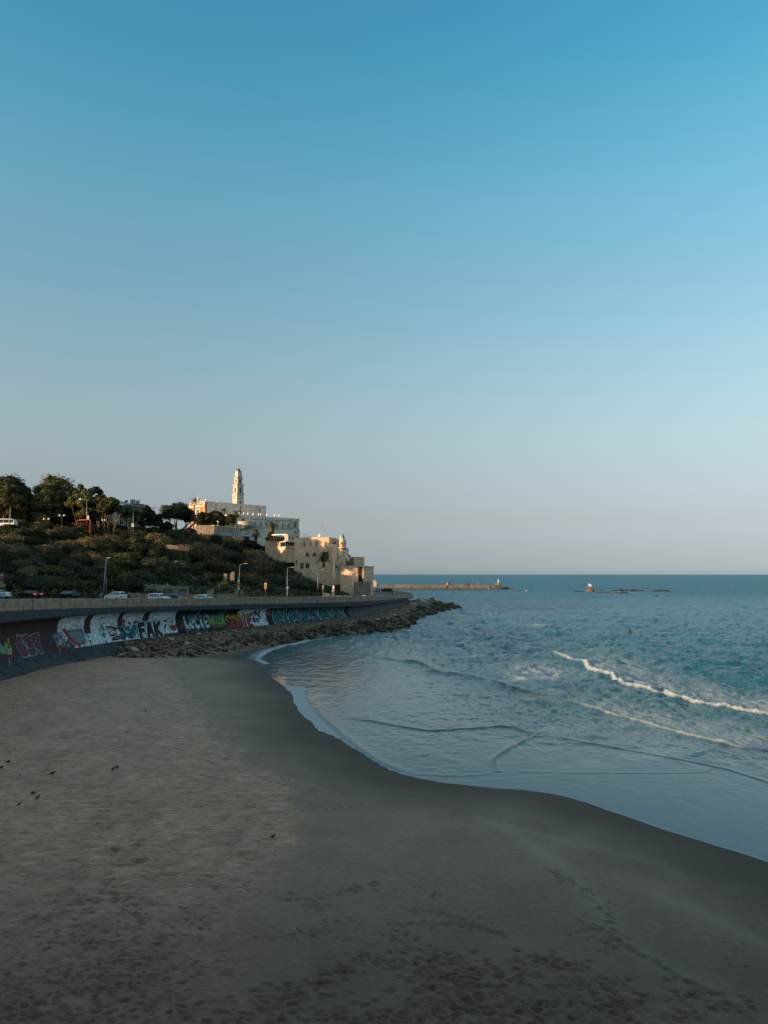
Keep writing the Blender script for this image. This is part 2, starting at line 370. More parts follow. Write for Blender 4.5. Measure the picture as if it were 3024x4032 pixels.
# ---- sea
cols = axis(-160, 3184, 4.0, ([-30000, -12000, -6000, -3000, -1500, -700, -300], [3210, 3300, 3450, 3800, 4500, 6500, 12000, 30000]))
rws = np.concatenate([np.array([9000, 6000, 4800, 4200, 3900, 3700, 3620]), np.arange(3560, 3200, -4.0), np.arange(3200, 2420, -2.0), np.arange(2420, 2300, -2.0), np.arange(2300, 2268, -1.0), [2266.5, 2265.3, 2264.4, 2263.8, 2263.3, 2262.9, 2262.6]])
PX, PY = np.meshgrid(cols, rws)
a, b = rays_np(PX, PY); YY = -CAMZ / b; XX = a * YY
dsh, _ = seg_dist(XX, YY, SH_W)
off = dsh * np.where(PY < np.interp(PX, SHX, SHY), 1.0, -1.0)      # metres offshore
dist = np.hypot(XX, YY)
rough_far = sstep(4, 34, off)
fade = 1 - sstep(450, 1500, dist)
calm = sstep(64, 50, YY) * sstep(2, 8, XX) * (1 - sstep(11, 26, off))
Z = np.zeros_like(XX)
w1 = XX * .97 + YY * .22 + 5 * (fbm(XX * .03, YY * .03, 2, 21))
Z += .10 * sstep(14, 60, off) * np.sin(w1 * 2 * math.pi / 9.5 + 4 * fbm(XX * .05, YY * .05, 2, 22)) * fade
Z += .95 * (fbm(XX * .13 + 2, YY * .10, 3, 23) - .5) * sstep(16, 75, off) * fade
Z += .8 * (fbm(XX * .36 + 2, YY * .25, 4, 28) - .5) * sstep(9, 50, off) * fade
Z += .62 * (1 - abs(2 * fbm(XX * .5, YY * .3, 4, 24) - 1) - .75) * sstep(8, 40, off) * fade
Z += .26 * (fbm(XX * 1.1, YY * .8, 4, 25) - .5) * (.30 + rough_far) * (1 - .88 * calm) * (1 - sstep(240, 500, dist)) * sstep(0, 4, off)
Z += .09 * (fbm(XX * 2.9, YY * 2.0, 3, 26) - .5) * (.3 + sstep(2, 24, off)) * (1 - .85 * calm) * (1 - sstep(70, 150, dist)) * sstep(0, 3, off)
# fan of diffracted ripples in the calm pool
rr = np.hypot(XX + 2, YY - 92)
pool = np.exp(-((XX + 1) / 11) ** 2 - ((YY - 62) / 17) ** 2)
Z += .005 * pool * np.sin(rr * 2 * math.pi / 1.15 + 9 * fbm(XX * .2, YY * .2, 2, 27))
foam = np.zeros_like(Z); shade_tint = np.zeros_like(Z)
fn = fbm(XX * 1.3, YY * .9, 5, 31); fn2 = fbm(XX * 4, YY * 3, 4, 32); lace = 1 - abs(2 * fbm(XX * 1.9 + 5, YY * 1.0, 4, 33) - 1)
WAVES = [  # pixel track, ridge height, width, foam, trail of froth behind, painted shade
    ([(2180, 2572), (2240, 2595), (2300, 2607), (2330, 2637), (2390, 2655), (2450, 2688), (2550, 2715), (2700, 2755), (2850, 2785), (3024, 2815), (3200, 2850)], .34, .32, .95, 12.0, 0),
    ([(2000, 2653), (2060, 2680), (2110, 2700), (2150, 2728)], .25, .8, .8, 5, 0),
    ([(2250, 2768), (2290, 2775), (2400, 2808), (2500, 2835), (2600, 2865), (2750, 2905), (2860, 2925), (3024, 2953), (3200, 2985)], .13, .22, .6, 7, .15),
    ([(1470, 2587), (1560, 2602), (1651, 2614), (1711, 2645), (1844, 2666), (2000, 2708), (2123, 2739), (2250, 2768)], .24, .8, .10, .0, .8),
    ([(1374, 2831), (1470, 2842), (1542, 2855), (1640, 2871), (1723, 2877), (1904, 2866), (2000, 2862), (2080, 2884), (2123, 2887)], .07, .4, 0, 0, 1.0),
    ([(2123, 2887), (2308, 2924), (2555, 2968), (2740, 3002), (2864, 3030), (3024, 3079), (3150, 3120)], .05, .2, 0, 0, .7),
    ([(1620, 3045), (1723, 3053), (1874, 3051), (1964, 3036)], .03, .16, 0, 0, .35), ([(1964, 3036), (1945, 2998), (1968, 2972), (2010, 2946), (2070, 2915), (2123, 2887)], .06, .26, 0, 0, .5),
    ([(1964, 3037), (2100, 3039), (2308, 3042), (2740, 3041), (2800, 3024), (2850, 3008)], .02, .13, 0, 0, .32),
    ([(2720, 2975), (2790, 2955), (2855, 2922)], .06, .3, 0, 0, .5),
    ([(1199, 2729), (1214, 2770), (1245, 2805), (1319, 2868), (1400, 2935), (1500, 3000), (1600, 3040)], .05, .25, .12, 0, .3),
    ([(1850, 2403), (1883, 2411), (1900, 2424)], .5, 4.5, 1.0, 0, 0), ([(1705, 2495), (1723, 2494), (1745, 2500)], .35, 3.0, .85, 0, 0),
    ([(1760, 2560), (1780, 2573), (1810, 2580)], .3, 1.5, .8, 4, 0), ([(1845, 2586), (1880, 2591), (1925, 2594)], .25, 1.2, .8, 3, 0),
    ([(1740, 2418), (1760, 2417)], .3, 4, .6, 0, 0),
    ([(2031, 2545), (2075, 2556), (2117, 2561)], .35, 1.5, .9, 4, 0), ([(2117, 2561), (2154, 2571), (2230, 2580), (2250, 2592)], .35, 1.0, .05, 0, .3),
    ([(2205, 2494), (2240, 2480), (2275, 2484)], .35, 1.5, 0, 0, 0), ([(2100, 2463), (2118, 2466)], .4, 2.6, .7, 0, 0),
    ([(2700, 2600), (2740, 2605), (2830, 2618)], .4, 1.6, 0, 0, 0),
    ([(1011, 2597), (1028, 2580), (1050, 2566), (1075, 2556), (1101, 2549), (1125, 2541), (1180, 2531), (1222, 2521), (1300, 2513)], .14, .5, .62, 2.2, 0), ([(1011, 2597), (1035, 2606), (1050, 2613)], .05, .5, .6, 0, 0),
    ([(2600, 2470), (2650, 2474)], .3, 1.4, 0, 0, 0), ([(1600, 2480), (1700, 2435), (1812, 2410)], .1, .8, .25, .5, 0)]
for pts, h, w, fo, tr, dk in WAVES:
    W_ = [onz(*q)[:2] for q in smooth_tab(pts, 4)]
    d, ar = seg_dist(XX, YY, W_)
    pyl = np.interp(PX, [q[0] for q in pts], [q[1] for q in pts]) if pts[0][0] < pts[-1][0] else PY + 1
    side = np.where(PY <= pyl, 1.0, -1.0)                        # + is seaward
    ends = np.minimum(ar, len(W_) - 1 - ar); env = .45 + .55 * sstep(0, 5, ends)
    hm = env * (.75 + .5 * fbm(XX * .5, YY * .5, 2, 41))
    Z += h * hm * np.where(side > 0, np.exp(-(d / (w * (1.9 if fo else 1.2))) ** 2), np.exp(-(d / (w * .75)) ** 2))
    if fo:
        edge = w * (1.0 + .6 * (fn - .5))
        foam = np.maximum(foam, fo * env * (1 - sstep(edge * .5, edge * 1.35, d + (fn2 - .5) * w * .6)))
        Z += fo * h * .55 * (fn2 - .4) * np.exp(-(d / w) ** 2)
    if tr:
        # froth left behind the bore: thins seaward, broken by the lace pattern
        k = np.where(side > 0, np.clip(1 - d / (tr * (.7 + .6 * fn)), 0, 1), 0) * (d < tr * 1.5)
        froth = k ** .5 * sstep(.56 - .30 * k, .84 - .24 * k, lace * .75 + fn2 * .35)
        foam = np.maximum(foam, froth * .42 * env)
    if dk: shade_tint = np.maximum(shade_tint, dk * env * (.45 + .9 * fbm(XX * .35, YY * .35, 3, 47)) * np.exp(-(d / max(w * .6, .2 )) ** 2))
# dark patches added to the same tint where the two lines cross
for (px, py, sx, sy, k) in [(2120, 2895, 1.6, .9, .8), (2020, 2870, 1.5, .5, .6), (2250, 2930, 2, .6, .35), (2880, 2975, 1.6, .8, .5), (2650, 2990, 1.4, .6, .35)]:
    p = onz(px, py); shade_tint = np.maximum(shade_tint, k * np.exp(-((XX - p.x) / sx) ** 2 - ((YY - p.y) / sy / 1.5) ** 2) * sstep(.5, .62, fbm(XX * 3.5, YY * 2.4, 3, 44)))
# thin white swash sheet on the left shore
sheet_e = [onz(*q)[:2] for q in [(1195, 2722), (1208, 2765), (1245, 2812), (1312, 2880), (1385, 2942), (1470, 3000), (1560, 3045)]]
dS, aS = seg_dist(XX, YY, sheet_e)
inside = (off > -.6) & (PX < np.interp(PY, [2700, 2722, 2765, 2812, 2880, 2942, 3000, 3045], [1195, 1200, 1212, 1247, 1314, 1386, 1472, 1562])) & (PY > 2700 + 8 * fn) & (PY < 3050) & (PX > 1090)
thin = sstep(3050, 2920, PY)
sheet = inside * (.36 + .38 * thin) * (.5 + .8 * fn2); foam = np.maximum(foam, np.clip(sheet, 0, .95))
dE = np.exp(-(np.maximum(off, 0) / .35) ** 2) * (off > -.8) * sstep(.35, .6, fbm(XX * .7, YY * .7, 3, 50)) * sstep(1090, 1200, PX)
foam = np.maximum(foam, .35 * dE)
# bubbly veil in the surf zone between the bores
veil = sstep(10, 22, off) * (1 - sstep(34, 46, off)) * (XX > 8) * (1 - sstep(95, 130, YY))
foam = np.maximum(foam, .38 * veil * sstep(.66, .9, lace) * sstep(.4, .65, fbm(XX * .12, YY * .12, 3, 52)))
veil2 = sstep(1700, 2000, PX) * sstep(2300, 2150, PX) * sstep(2600, 2640, PY) * sstep(2740, 2690, PY)
foam = np.maximum(foam, .6 * veil2 * sstep(.6, .88, lace + .2 * (fn2 - .5)))
# white scuff over the reef
for (px, py, sx, sy) in [(2440, 2331, 9, 5), (2475, 2334, 7, 3), (2410, 2339, 8, 3), (2560, 2327, 6, 3)]:
    p = onz(px, py); foam = np.maximum(foam, .9 * np.exp(-((XX - p.x) / sx) ** 2 - ((YY - p.y) / (sy * 2.2)) ** 2))
Z -= .02; Z = np.where(off < 1, np.minimum(Z, .03), Z)
deep = sstep(10, 62, off + 14 * (fbm(XX * .04, YY * .04, 3, 61) - .5))
P = np.stack([XX, YY, Z - (dist > 2500) * 0.0], -1)
m_sea, t, bs = new_mat('sea_water')
v = mapping(t, (1, 1, 1), 'World'); vv = mapping(t, (1.0, .62, 1), 'World')
nA = noise_n(t, .9, 6, .62, vv); nB = noise_n(t, 3.5, 4, .6, vv); nC = noise_n(t, .12, 4, .6, vv)
nD = noise_n(t, .02, 3, .6, v)
deepc = mixrgb(t, rampn(t, nC, [(.35, 0.0), (.7, 1.0)]), (.012, .095, .14), (.018, .108, .152))
deepc = mixrgb(t, rampn(t, nD, [(.4, 0.0), (.7, .5)]), deepc, (.01, .085, .135))
shal = mixrgb(t, rampn(t, nA, [(.3, 0.0), (.7, 1.0)]), (.045, .10, .115), (.075, .135, .145))
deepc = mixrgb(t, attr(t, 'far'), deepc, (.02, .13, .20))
c = mixrgb(t, attr(t, 'deep'), shal, deepc)
c = mixrgb(t, math_n(t, 'MULTIPLY', attr(t, 'shade_tint'), 1.0, True), c, (.018, .019, .016))  # shaded faces of the small ridges painted near black into the water
foamk = math_n(t, 'MULTIPLY', attr(t, 'foam'), 1.0, True)
fr = noise_n(t, 9, 4, .7, vv)
fk = math_n(t, 'MULTIPLY', foamk, math_n(t, 'ADD', math_n(t, 'MULTIPLY', fr, .9), .5), True)
c = mixrgb(t, fk, c, (.50, .54, .57))
t.links.new(c, bs.inputs['Base Color']); bs.inputs['IOR'].default_value = 1.33; t.links.new(attr(t, 'spc'), bs.inputs['Specular IOR Level'])
rg = mixrgb(t, attr(t, 'deep'), (.1, .1, .1), (.22, .22, .22)); rg = mixrgb(t, attr(t, 'far'), rg, (.36, .36, .36)); rg = mixrgb(t, math_n(t, 'MULTIPLY', attr(t, 'shade_tint'), .8, True), rg, (.65, .65, .65)); rg = mixrgb(t, fk, rg, (.85, .85, .85))
t.links.new(rg, bs.inputs['Roughness'])
nE = noise_n(t, .38, 3, .5, vv); hh = math_n(t, 'ADD', math_n(t, 'ADD', math_n(t, 'MULTIPLY', nA, .8), math_n(t, 'MULTIPLY', nB, .28)), math_n(t, 'MULTIPLY', nE, .9))
bn = N(t, 'ShaderNodeBump'); bn.inputs['Distance'].default_value = 1.3
t.links.new(hh, bn.inputs['Height'])
t.links.new(math_n(t, 'ADD', math_n(t, 'MULTIPLY', attr(t, 'deep'), .34), attr(t, 'rip')), bn.inputs['Strength'])
t.links.new(bn.outputs[0], bs.inputs['Normal'])
rip = .012 + (.05 + .14 * sstep(6, 30, off)) * sstep(1, 5, off) * (1 - .85 * calm)
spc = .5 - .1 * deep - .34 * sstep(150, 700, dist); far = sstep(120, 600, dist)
sea = grid_obj('sea', P, [m_sea], attrs={'deep': deep, 'foam': foam, 'shade_tint': shade_tint, 'rip': rip, 'spc': spc, 'far': far})
tag(sea, 'blue green sea with low breaking waves running up the beach', 'sea', kind='structure')

# ================================================================ sea wall, road platform, hill
ZB = 2.5
#        px   base  fascia top
WT = [(0, 2616, 2450, 2359), (100, 2591, 2438, 2357.5), (240, 2562, 2427, 2356.5), (440, 2529, 2412, 2356), (550, 2515, 2408, 2355.5), (700, 2497, 2402, 2355),
      (850, 2482, 2399, 2353), (1050, 2462, 2395, 2351), (1200, 2446, 2392, 2350), (1300, 2438, 2391, 2349), (1400, 2428, 2386, 2347), (1460, 2417, 2380, 2345),
      (1500, 2406, 2374, 2343), (1550, 2390, 2366, 2341), (1600, 2375, 2358, 2339), (1622, 2370, 2354, 2338)]
St, Sx, Sy, Szt, Szf = [], [], [], [], []
for px, pb, pf, pt_ in WT:
    p = onz(px, pb, ZB); St.append(px); Sx.append(p.x); Sy.append(p.y); Szt.append(at(px, pt_, p.y).z); Szf.append(at(px, pf, p.y).z)
z0t, z0f = Szt[0], Szf[0]
for s, x, y in [(-150, -45.6, 76), (-500, -44.5, 52), (-900, -42.5, 20), (-1300, -41, -20)]:
    St.insert(0, s); Sx.insert(0, x); Sy.insert(0, y); Szt.insert(0, z0t + .1); Szf.insert(0, z0f + .1)
yend = Sy[-1]
for s, px, y, pt_ in [(1640, 1618, yend + 16, 2335), (1680, 1592, yend + 46, 2331), (1720, 1560, yend + 78, 2327), (1760, 1522, yend + 112, 2322)]:
    p = at(px, pt_, y); St.append(s); Sx.append(p.x); Sy.append(y); Szt.append(p.z); Szf.append(p.z - 2.2)
S = np.concatenate([np.arange(-1300, -50, 50), np.arange(-50, 1622, 6), np.arange(1622, 1761, 4)])
def ssm(v, w=9):
    r = np.interp(S, St, v); k = np.ones(w) / w; e = np.pad(r, w // 2, mode='edge'); return np.convolve(e, k, 'valid')
WX, WY, WZT, WZF = ssm(Sx), ssm(Sy), ssm(Szt), ssm(Szf)
TX, TY = np.gradient(WX), np.gradient(WY); L_ = np.hypot(TX, TY); NX, NY = TY / L_, -TX / L_
ARC = np.concatenate([[0], np.cumsum(np.hypot(np.diff(WX), np.diff(WY)))])
def wall_pt(s, u, z):
    """s: station, u: metres out to sea from wall foot line, z"""
    x, y, nx, ny = (np.interp(s, S, q) for q in (WX, WY, NX, NY)); return np.stack([x + nx * u, y + ny * u, z + 0 * x], -1)
FT = np.array([0, .12, .35, .6, .8, .92, 1.0]); FU = np.array([0.0, -.28, -.72, -.98, -.9, -.5, .25])
def face_pt(s, t_, o=0.0):
    zf = np.interp(s, S, WZF); u = np.interp(t_, FT, FU) + o
    return wall_pt(s, u, ZB + (zf - ZB) * t_)
def s_of_arc(a): return np.interp(a, ARC, S)
def arc_of_s(s): return np.interp(s, S, ARC)
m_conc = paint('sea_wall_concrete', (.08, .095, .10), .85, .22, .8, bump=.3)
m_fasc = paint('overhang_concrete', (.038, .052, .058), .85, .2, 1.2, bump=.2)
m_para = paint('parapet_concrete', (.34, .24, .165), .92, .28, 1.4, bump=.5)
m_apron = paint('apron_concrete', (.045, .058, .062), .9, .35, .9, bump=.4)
wall = empty('sea_wall', (float(WX[30]), float(WY[30]), 0), 0, 'long curved concrete sea wall with graffiti and overhanging top, between the beach and the road', 'sea wall')
def wchild(o): o.parent = wall; o.matrix_parent_inverse = Matrix.Translation(-wall.location); return o
PARH = 1.38
prof_t = np.array([0, .06, .12, .22, .35, .48, .6, .7, .8, .87, .92, .96, 1.0])
G = np.stack([face_pt(S, tt) for tt in prof_t], 0)
back = [wall_pt(S, -.6, ZB - 2.5), wall_pt(S, 0, ZB - 2.5)]
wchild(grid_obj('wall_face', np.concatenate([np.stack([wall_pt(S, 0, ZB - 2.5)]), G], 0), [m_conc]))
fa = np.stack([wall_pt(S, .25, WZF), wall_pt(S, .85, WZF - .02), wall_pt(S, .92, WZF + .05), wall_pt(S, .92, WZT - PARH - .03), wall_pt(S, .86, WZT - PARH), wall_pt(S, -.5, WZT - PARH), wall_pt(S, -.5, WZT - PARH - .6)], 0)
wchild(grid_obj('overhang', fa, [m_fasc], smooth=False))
# parapet panels
a = arc_of_s(-400); rnd = random.Random(4); end = ARC[-1]
while a < end - 1:
    L = 3.5 * rnd.uniform(.9, 1.1) if a < arc_of_s(1180) else 2.4
    a2 = min(a + L, end); ss = s_of_arc(np.linspace(a + .045, a2 - .045, 4)); dz = rnd.uniform(-.045, .045); du = rnd.uniform(-.02, .03)
    zt = np.interp(ss, S, WZT); mb = MB()
    rings = []
    for k, s_ in enumerate(ss):
        zt_ = zt[k] + dz
        rings.append([tuple(wall_pt(s_, u + du, z)) for u, z in [(.35, zt_ - PARH), (.78, zt_ - PARH), (.78, zt_ - .06), (.72, zt_), (.4, zt_), (.35, zt_ - .05)]])
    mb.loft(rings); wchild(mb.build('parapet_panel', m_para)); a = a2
# sloping apron slabs at the foot, left part
a = arc_of_s(-400); aend = arc_of_s(520)
while a < aend:
    a2 = a + 4.6; s_ = s_of_arc(np.linspace(a + .05, a2 - .05, 5)); mb = MB(); dz = rnd.uniform(-.02, .02)
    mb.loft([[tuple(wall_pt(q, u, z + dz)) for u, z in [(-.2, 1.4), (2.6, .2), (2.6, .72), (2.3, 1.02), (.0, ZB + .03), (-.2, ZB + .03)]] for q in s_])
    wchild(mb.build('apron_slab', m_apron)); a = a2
# graffiti: painted patches rasterised on the curved face (position along wall in metres, height in metres)
STROKE = {
 '6': [[(.8, .95), (.4, .98), (.15, .7), (.12, .35), (.25, .08), (.55, .02), (.85, .12), (.88, .38), (.65, .52), (.3, .48), (.14, .36)]],
 '3': [[(.12, .92), (.5, 1), (.82, .85), (.75, .6), (.4, .53)], [(.45, .53), (.85, .45), (.9, .18), (.55, 0), (.12, .08)]],
 '7': [[(.1, .95), (.9, .98), (.72, .6), (.52, .02)]], 'E': [[(.85, .98), (.15, .95), (.18, .02), (.88, .04)], [(.18, .5), (.7, .52)]],
 'F': [[(.9, .98), (.15, .95), (.18, .02)], [(.18, .5), (.72, .52)]],
 'A': [[(.08, 0), (.45, 1), (.6, 1), (.92, 0)], [(.25, .36), (.78, .36)]], 'K': [[(.15, 1), (.18, 0)], [(.88, 1), (.25, .5), (.95, 0)]],
 'S': [[(.85, .85), (.55, 1), (.18, .88), (.15, .65), (.5, .52), (.85, .38), (.82, .12), (.45, 0), (.1, .14)]],
 'O': [[(.5, 1), (.18, .85), (.12, .5), (.2, .12), (.5, 0), (.82, .14), (.88, .5), (.8, .86), (.5, 1)]], 'R': [[(.15, 0), (.15, 1), (.6, .98), (.82, .78), (.6, .52), (.2, .5)], [(.5, .5), (.9, 0)]],
 'I': [[(.5, 0), (.5, 1)]], 'L': [[(.2, 1), (.2, .03), (.88, .05)]], 'U': [[(.12, 1), (.15, .25), (.5, 0), (.85, .25), (.88, 1)]],
 'C': [[(.88, .85), (.5, 1), (.18, .8), (.12, .45), (.25, .1), (.55, 0), (.9, .15)]], 'H': [[(.15, 0), (.15, 1)], [(.85, 0), (.85, 1)], [(.15, .5), (.85, .5)]],
 'M': [[(.08, 0), (.15, 1), (.5, .4), (.85, 1), (.92, 0)]], 'N': [[(.12, 0), (.12, 1), (.85, 0), (.88, 1)]], 'D': [[(.15, 0), (.15, 1), (.6, .9), (.88, .5), (.6, .08), (.15, 0)]],
 'P': [[(.15, 0), (.15, 1), (.65, .98), (.85, .75), (.62, .5), (.18, .48)]], 'Y': [[(.1, 1), (.5, .5), (.9, 1)], [(.5, .5), (.45, 0)]], 'T': [[(.05, .96), (.95, .98)], [(.5, .98), (.5, 0)]]}
HM = 4.3    # metres of face height used for scaling
def gpaint(name, c, r=.8): return paint('graffiti_' + name, tuple(min(.8, x * .88) for x in c), r, .3, 2.2)
def word(txt, s0, s1, t0, t1, slant=0.0, rise=0.0):
    a0, a1 = float(arc_of_s(s0)), float(arc_of_s(s1)); n = len(txt); w = (a1 - a0) / n; out = []
    for i, ch in enumerate(txt):
        for st in STROKE.get(ch, []):
            out.append([(a0 + (i + .08 + x * .84) * w + slant * y, (t0 + (t1 - t0) * y) * HM + rise * (i / max(1, n - 1) - .5)) for x, y in st])
    return out
def raster(name, s0, s1, t0, t1, func, mats, off=.03, cell=.07, label=None):
    """func(A,H)-> material index grid, -1 = nothing"""
    a0, a1 = float(arc_of_s(s0)), float(arc_of_s(s1)); na = max(2, int((a1 - a0) / cell)); nh = max(2, int((t1 - t0) * HM / cell))
    A = a0 + (np.arange(na) + .5) * (a1 - a0) / na; H = t0 * HM + (np.arange(nh) + .5) * (t1 - t0) * HM / nh
    AA, HH = np.meshgrid(A, H); I = func(AA, HH)
    ea = s_of_arc(np.linspace(a0, a1, na + 1)); eh = np.linspace(t0, t1, nh + 1)
    V = face_pt(np.repeat(ea[None], nh + 1, 0).ravel(), np.repeat(eh[:, None], na + 1, 1).ravel(), off)
    idx = np.arange((na + 1) * (nh + 1)).reshape(nh + 1, na + 1)
    m = I >= 0
    if not m.any(): return None
    Q = np.stack([idx[:-1, :-1][m], idx[:-1, 1:][m], idx[1:, 1:][m], idx[1:, :-1][m]], -1)
    used = np.unique(Q); rm = np.zeros(idx.size, int); rm[used] = np.arange(len(used))
    o = np_mesh(name, V[used], rm[Q], mats, smooth=True, mi=I[m]); wchild(o)
    if label: o['label'] = label
    return o
def sdist(AA, HH, strokes):
    d = np.full(AA.shape, 1e9)
    for st in strokes: d = np.minimum(d, seg_dist(AA, HH, st)[0])
    return d
g_mar = gpaint('maroon', (.055, .02, .014)); g_blk = gpaint('black', (.008, .008, .01)); g_wht = gpaint('white', (.80, .84, .86)); g_wht2 = gpaint('grey_white', (.56, .62, .66))
g_pur = gpaint('plum', (.16, .04, .065)); g_teal = gpaint('teal', (.008, .17, .16)); g_mint = gpaint('mint', (.07, .30, .22)); g_pink = gpaint('pink', (.5, .3, .34))
g_red = gpaint('red', (.38, .035, .02)); g_org = gpaint('orange', (.46, .13, .02)); g_yel = gpaint('yellow', (.45, .32, .05)); g_sil = gpaint('silver', (.19, .26, .28))
g_grn = gpaint('green', (.03, .20, .07)); g_lim = gpaint('lime', (.25, .36, .10)); g_blu = gpaint('blue', (.01, .03, .14)); g_cyn = gpaint('cyan', (.06, .22, .30)); g_vio = gpaint('violet', (.05, .03, .045))
def nz(A, H, sc_, sd_): return fbm(A * sc_, H * sc_, 4, sd_)
# base coats
raster('painted_panel', -150, 1072, 0, 1, lambda A, H: np.where(nz(A, H, .5, 3) > .62, 2, np.where((s_of_arc(A) > 705), 1, 0)), [g_mar, g_blk, g_vio], .008, .12, 'dark maroon and black base coat on the wall')
def whites(A, H):
    s = s_of_arc(A); h = H / HM; r = np.full(A.shape, -1); n = nz(A, H, 2.5, 5)
    def pan(s0, s1, lo, top=1.0, rad=9):
        cx = np.clip(s, s0 + rad, s1 - rad); cy = np.minimum(h, top - .13)
        return (s > s0) & (s < s1) & (h >= lo) & (h < top) & (((s - cx) / rad) ** 2 + ((h - cy) / .13) ** 2 < 1)
    m = pan(246, 344, 0) | pan(370, 478, 0) | pan(495, 576, 0) | pan(598, 704, .08)
    m |= (s > 262) & (s < 500) & (h < .36 + .04 * n) | (s > 490) & (s < 610) & (h < .5)
    m &= ~((h < .25) & (s < 258 + 60 * n))
    streak_ = nz(A * 3.2, H * .35, 1.2, 8)
    r[m] = np.where(streak_ > .56, 1, np.where(n > .72, 2, 0))[m]; return r
raster('painted_panel', 235, 712, 0, .97, whites, [g_wht, g_wht2, g_cyn], .018, .08, 'white painted panels with rounded corners')
def letters(name, txt, s0, s1, t0, t1, w, fills, o1, o2, off=.03, slant=0, rise=0, halo=None, label=None, cell=.06, grad=False, bite=.0):
    st = word(txt, s0, s1, t0, t1, slant, rise); mats = list(fills) + [o1] + ([o2] if o2 else []) + ([halo] if halo else [])
    nf = len(fills)
    def f(A, H):
        d = sdist(A, H, st) + (nz(A, H, 3, 7) - .5) * w * .15; r = np.full(A.shape, -1)
        if halo: r[(d < w * 2.5) & (nz(A, H, .9, 17) > .5)] = nf + (2 if o2 else 1)
        if o2: r[d < w * 1.75] = nf + 1
        r[d < w * 1.42] = nf
        k = np.clip((H / HM - t0) / (t1 - t0), 0, .999)
        r = np.where(d < w, ((k + (nz(A, H, 3, 9) - .5) * .4).clip(0, .999) * nf).astype(int) if grad else (nz(A, H, 1.5, 4) * nf * .999).astype(int), r)
        return r
    p = .12
    return raster(name, s0 - 8, s1 + 8, max(0.005, t0 - p), min(.97, t1 + p), f, mats, off, cell, label)
letters('graffiti', '637', 88, 178, .10, .50, .25, [g_pur, g_pur], g_blk, g_pink, halo=g_mint, slant=-.5, label='plum coloured 637 with pink outline and mint halo')
raster('graffiti', 18, 62, .2, .55, lambda A, H: np.where(nz(A, H, .8, 60) > .55, np.where(nz(A, H, .7, 61) > .5, 0, 1), -1), [g_yel, g_mint], .03, .07, 'yellow and mint blob')
letters('graffiti', 'YEP', 226, 262, .30, .46, .16, [g_sil], g_blk, None, label='silver bubble letters, upper row'); letters('graffiti', 'SIIF', 230, 266, .12, .28, .15, [g_sil], g_blk, None, label='silver bubble letters, lower row')
letters('graffiti', 'USHU', 282, 338, .16, .47, .26, [g_sil], g_blk, None, off=.034, label='large silver letters with black outline')
def reds(A, H):
    a0 = arc_of_s(268); r = np.full(A.shape, -1); c_ = arc_of_s(300)
    st = [[(a0, 2.4), (a0 + .9, 1.7), (a0 + 1.5, .9), (a0 + 2.8, .25)], [(a0 - .4, .2), (a0 + .8, 1.2)]]
    st2 = [[(c_ - 1.7, 2.6), (c_ - .9, 2.1)], [(c_ - .4, 2.8), (c_, 2.2)], [(c_ + 1.1, 2.9), (c_ + 1.1, 2.3)], [(c_ + 2.4, 2.9), (c_ + 1.9, 2.3)]] + [[(c_ - .6 + k * .45, .25), (c_ - .4 + k * .45, .75)] for k in range(9)]
    r[sdist(A, H, st) < .26 * (.5 + nz(A, H, 2, 3))] = 0; r[sdist(A, H, st2) < .06] = 1; r[(nz(A, H, 2.2, 12) > .66) & (H < 1.1)] = 2; return r
raster('graffiti', 255, 345, .01, .75, reds, [g_red, g_red, g_cyn], .04, .06, 'red splashes and strokes')
def tag_(A, H):
    r = np.full(A.shape, -1); c0, c1 = arc_of_s(357), arc_of_s(414); n = nz(A, H, 3.2, 21)
    r[(np.hypot(A - c0, (H - .75)) < .62) & (n > .52)] = 0; r[(np.hypot((A - c1) * 1.1, (H - 1.75) * .8) < .85) & (n > .5)] = 1
    r[(np.hypot(A - arc_of_s(350), H - 1.2) < .45) & (n > .5)] = 2; r[(nz(A, H, 1.6, 23) > .68) & (H < 1.3)] = 3; return r
raster('graffiti', 340, 432, .02, .62, tag_, [g_blk, g_grn, g_mint, g_cyn], .03, .06, 'small green and black tags')
def jaw(A, H):
    a0 = arc_of_s(434); a1 = arc_of_s(500); w = a1 - a0; r = np.full(A.shape, -1)
    out = [[(a0, 2.2), (a0 + .3 * w, 2.15), (a0 + .75 * w, 1.75), (a0 + .95 * w, 1.4), (a0 + w, .9), (a0 + .8 * w, .4), (a0 + .15 * w, .3), (a0 + .35 * w, .62), (a0 + .8 * w, .75)], [(a0 + .1 * w, 2.1), (a0 + .15 * w, .9), (a0 + .5 * w, 1.0)]]
    r[(H < .62) & (H > .3) & (A > a0 + .2 * w) & (A < a0 + .85 * w)] = 1
    r[(abs(np.mod((A - a0), .42) - .21) > .17) & (H < .7) & (H > .25) & (A > a0 + .2 * w) & (A < a0 + .85 * w)] = 0
    d = sdist(A, H, out); r[d < .12] = 0; r[(d < .45) & (A > a0 + .7 * w) & (d > .12)] = 2; r[(nz(A, H, 1.8, 25) > .62) & (r < 0) & (A < a0 + .6 * w)] = 3; return r
raster('graffiti', 430, 512, .02, .58, jaw, [g_blk, g_wht, g_teal, g_org], .034, .06, 'black outlined open jaw with white teeth')
def blob(s0, s1, t0, t1, thr, mats, sd_, sc_=.9, lab=None, off=.026):
    def f(A, H):
        n = nz(A, H, sc_, sd_); k = (nz(A, H, sc_ * 1.6, sd_ + 1) * len(mats) * .999).astype(int); return np.where(n > thr, k, -1)
    raster('graffiti', s0, s1, t0, t1, f, mats, off, .07, lab)
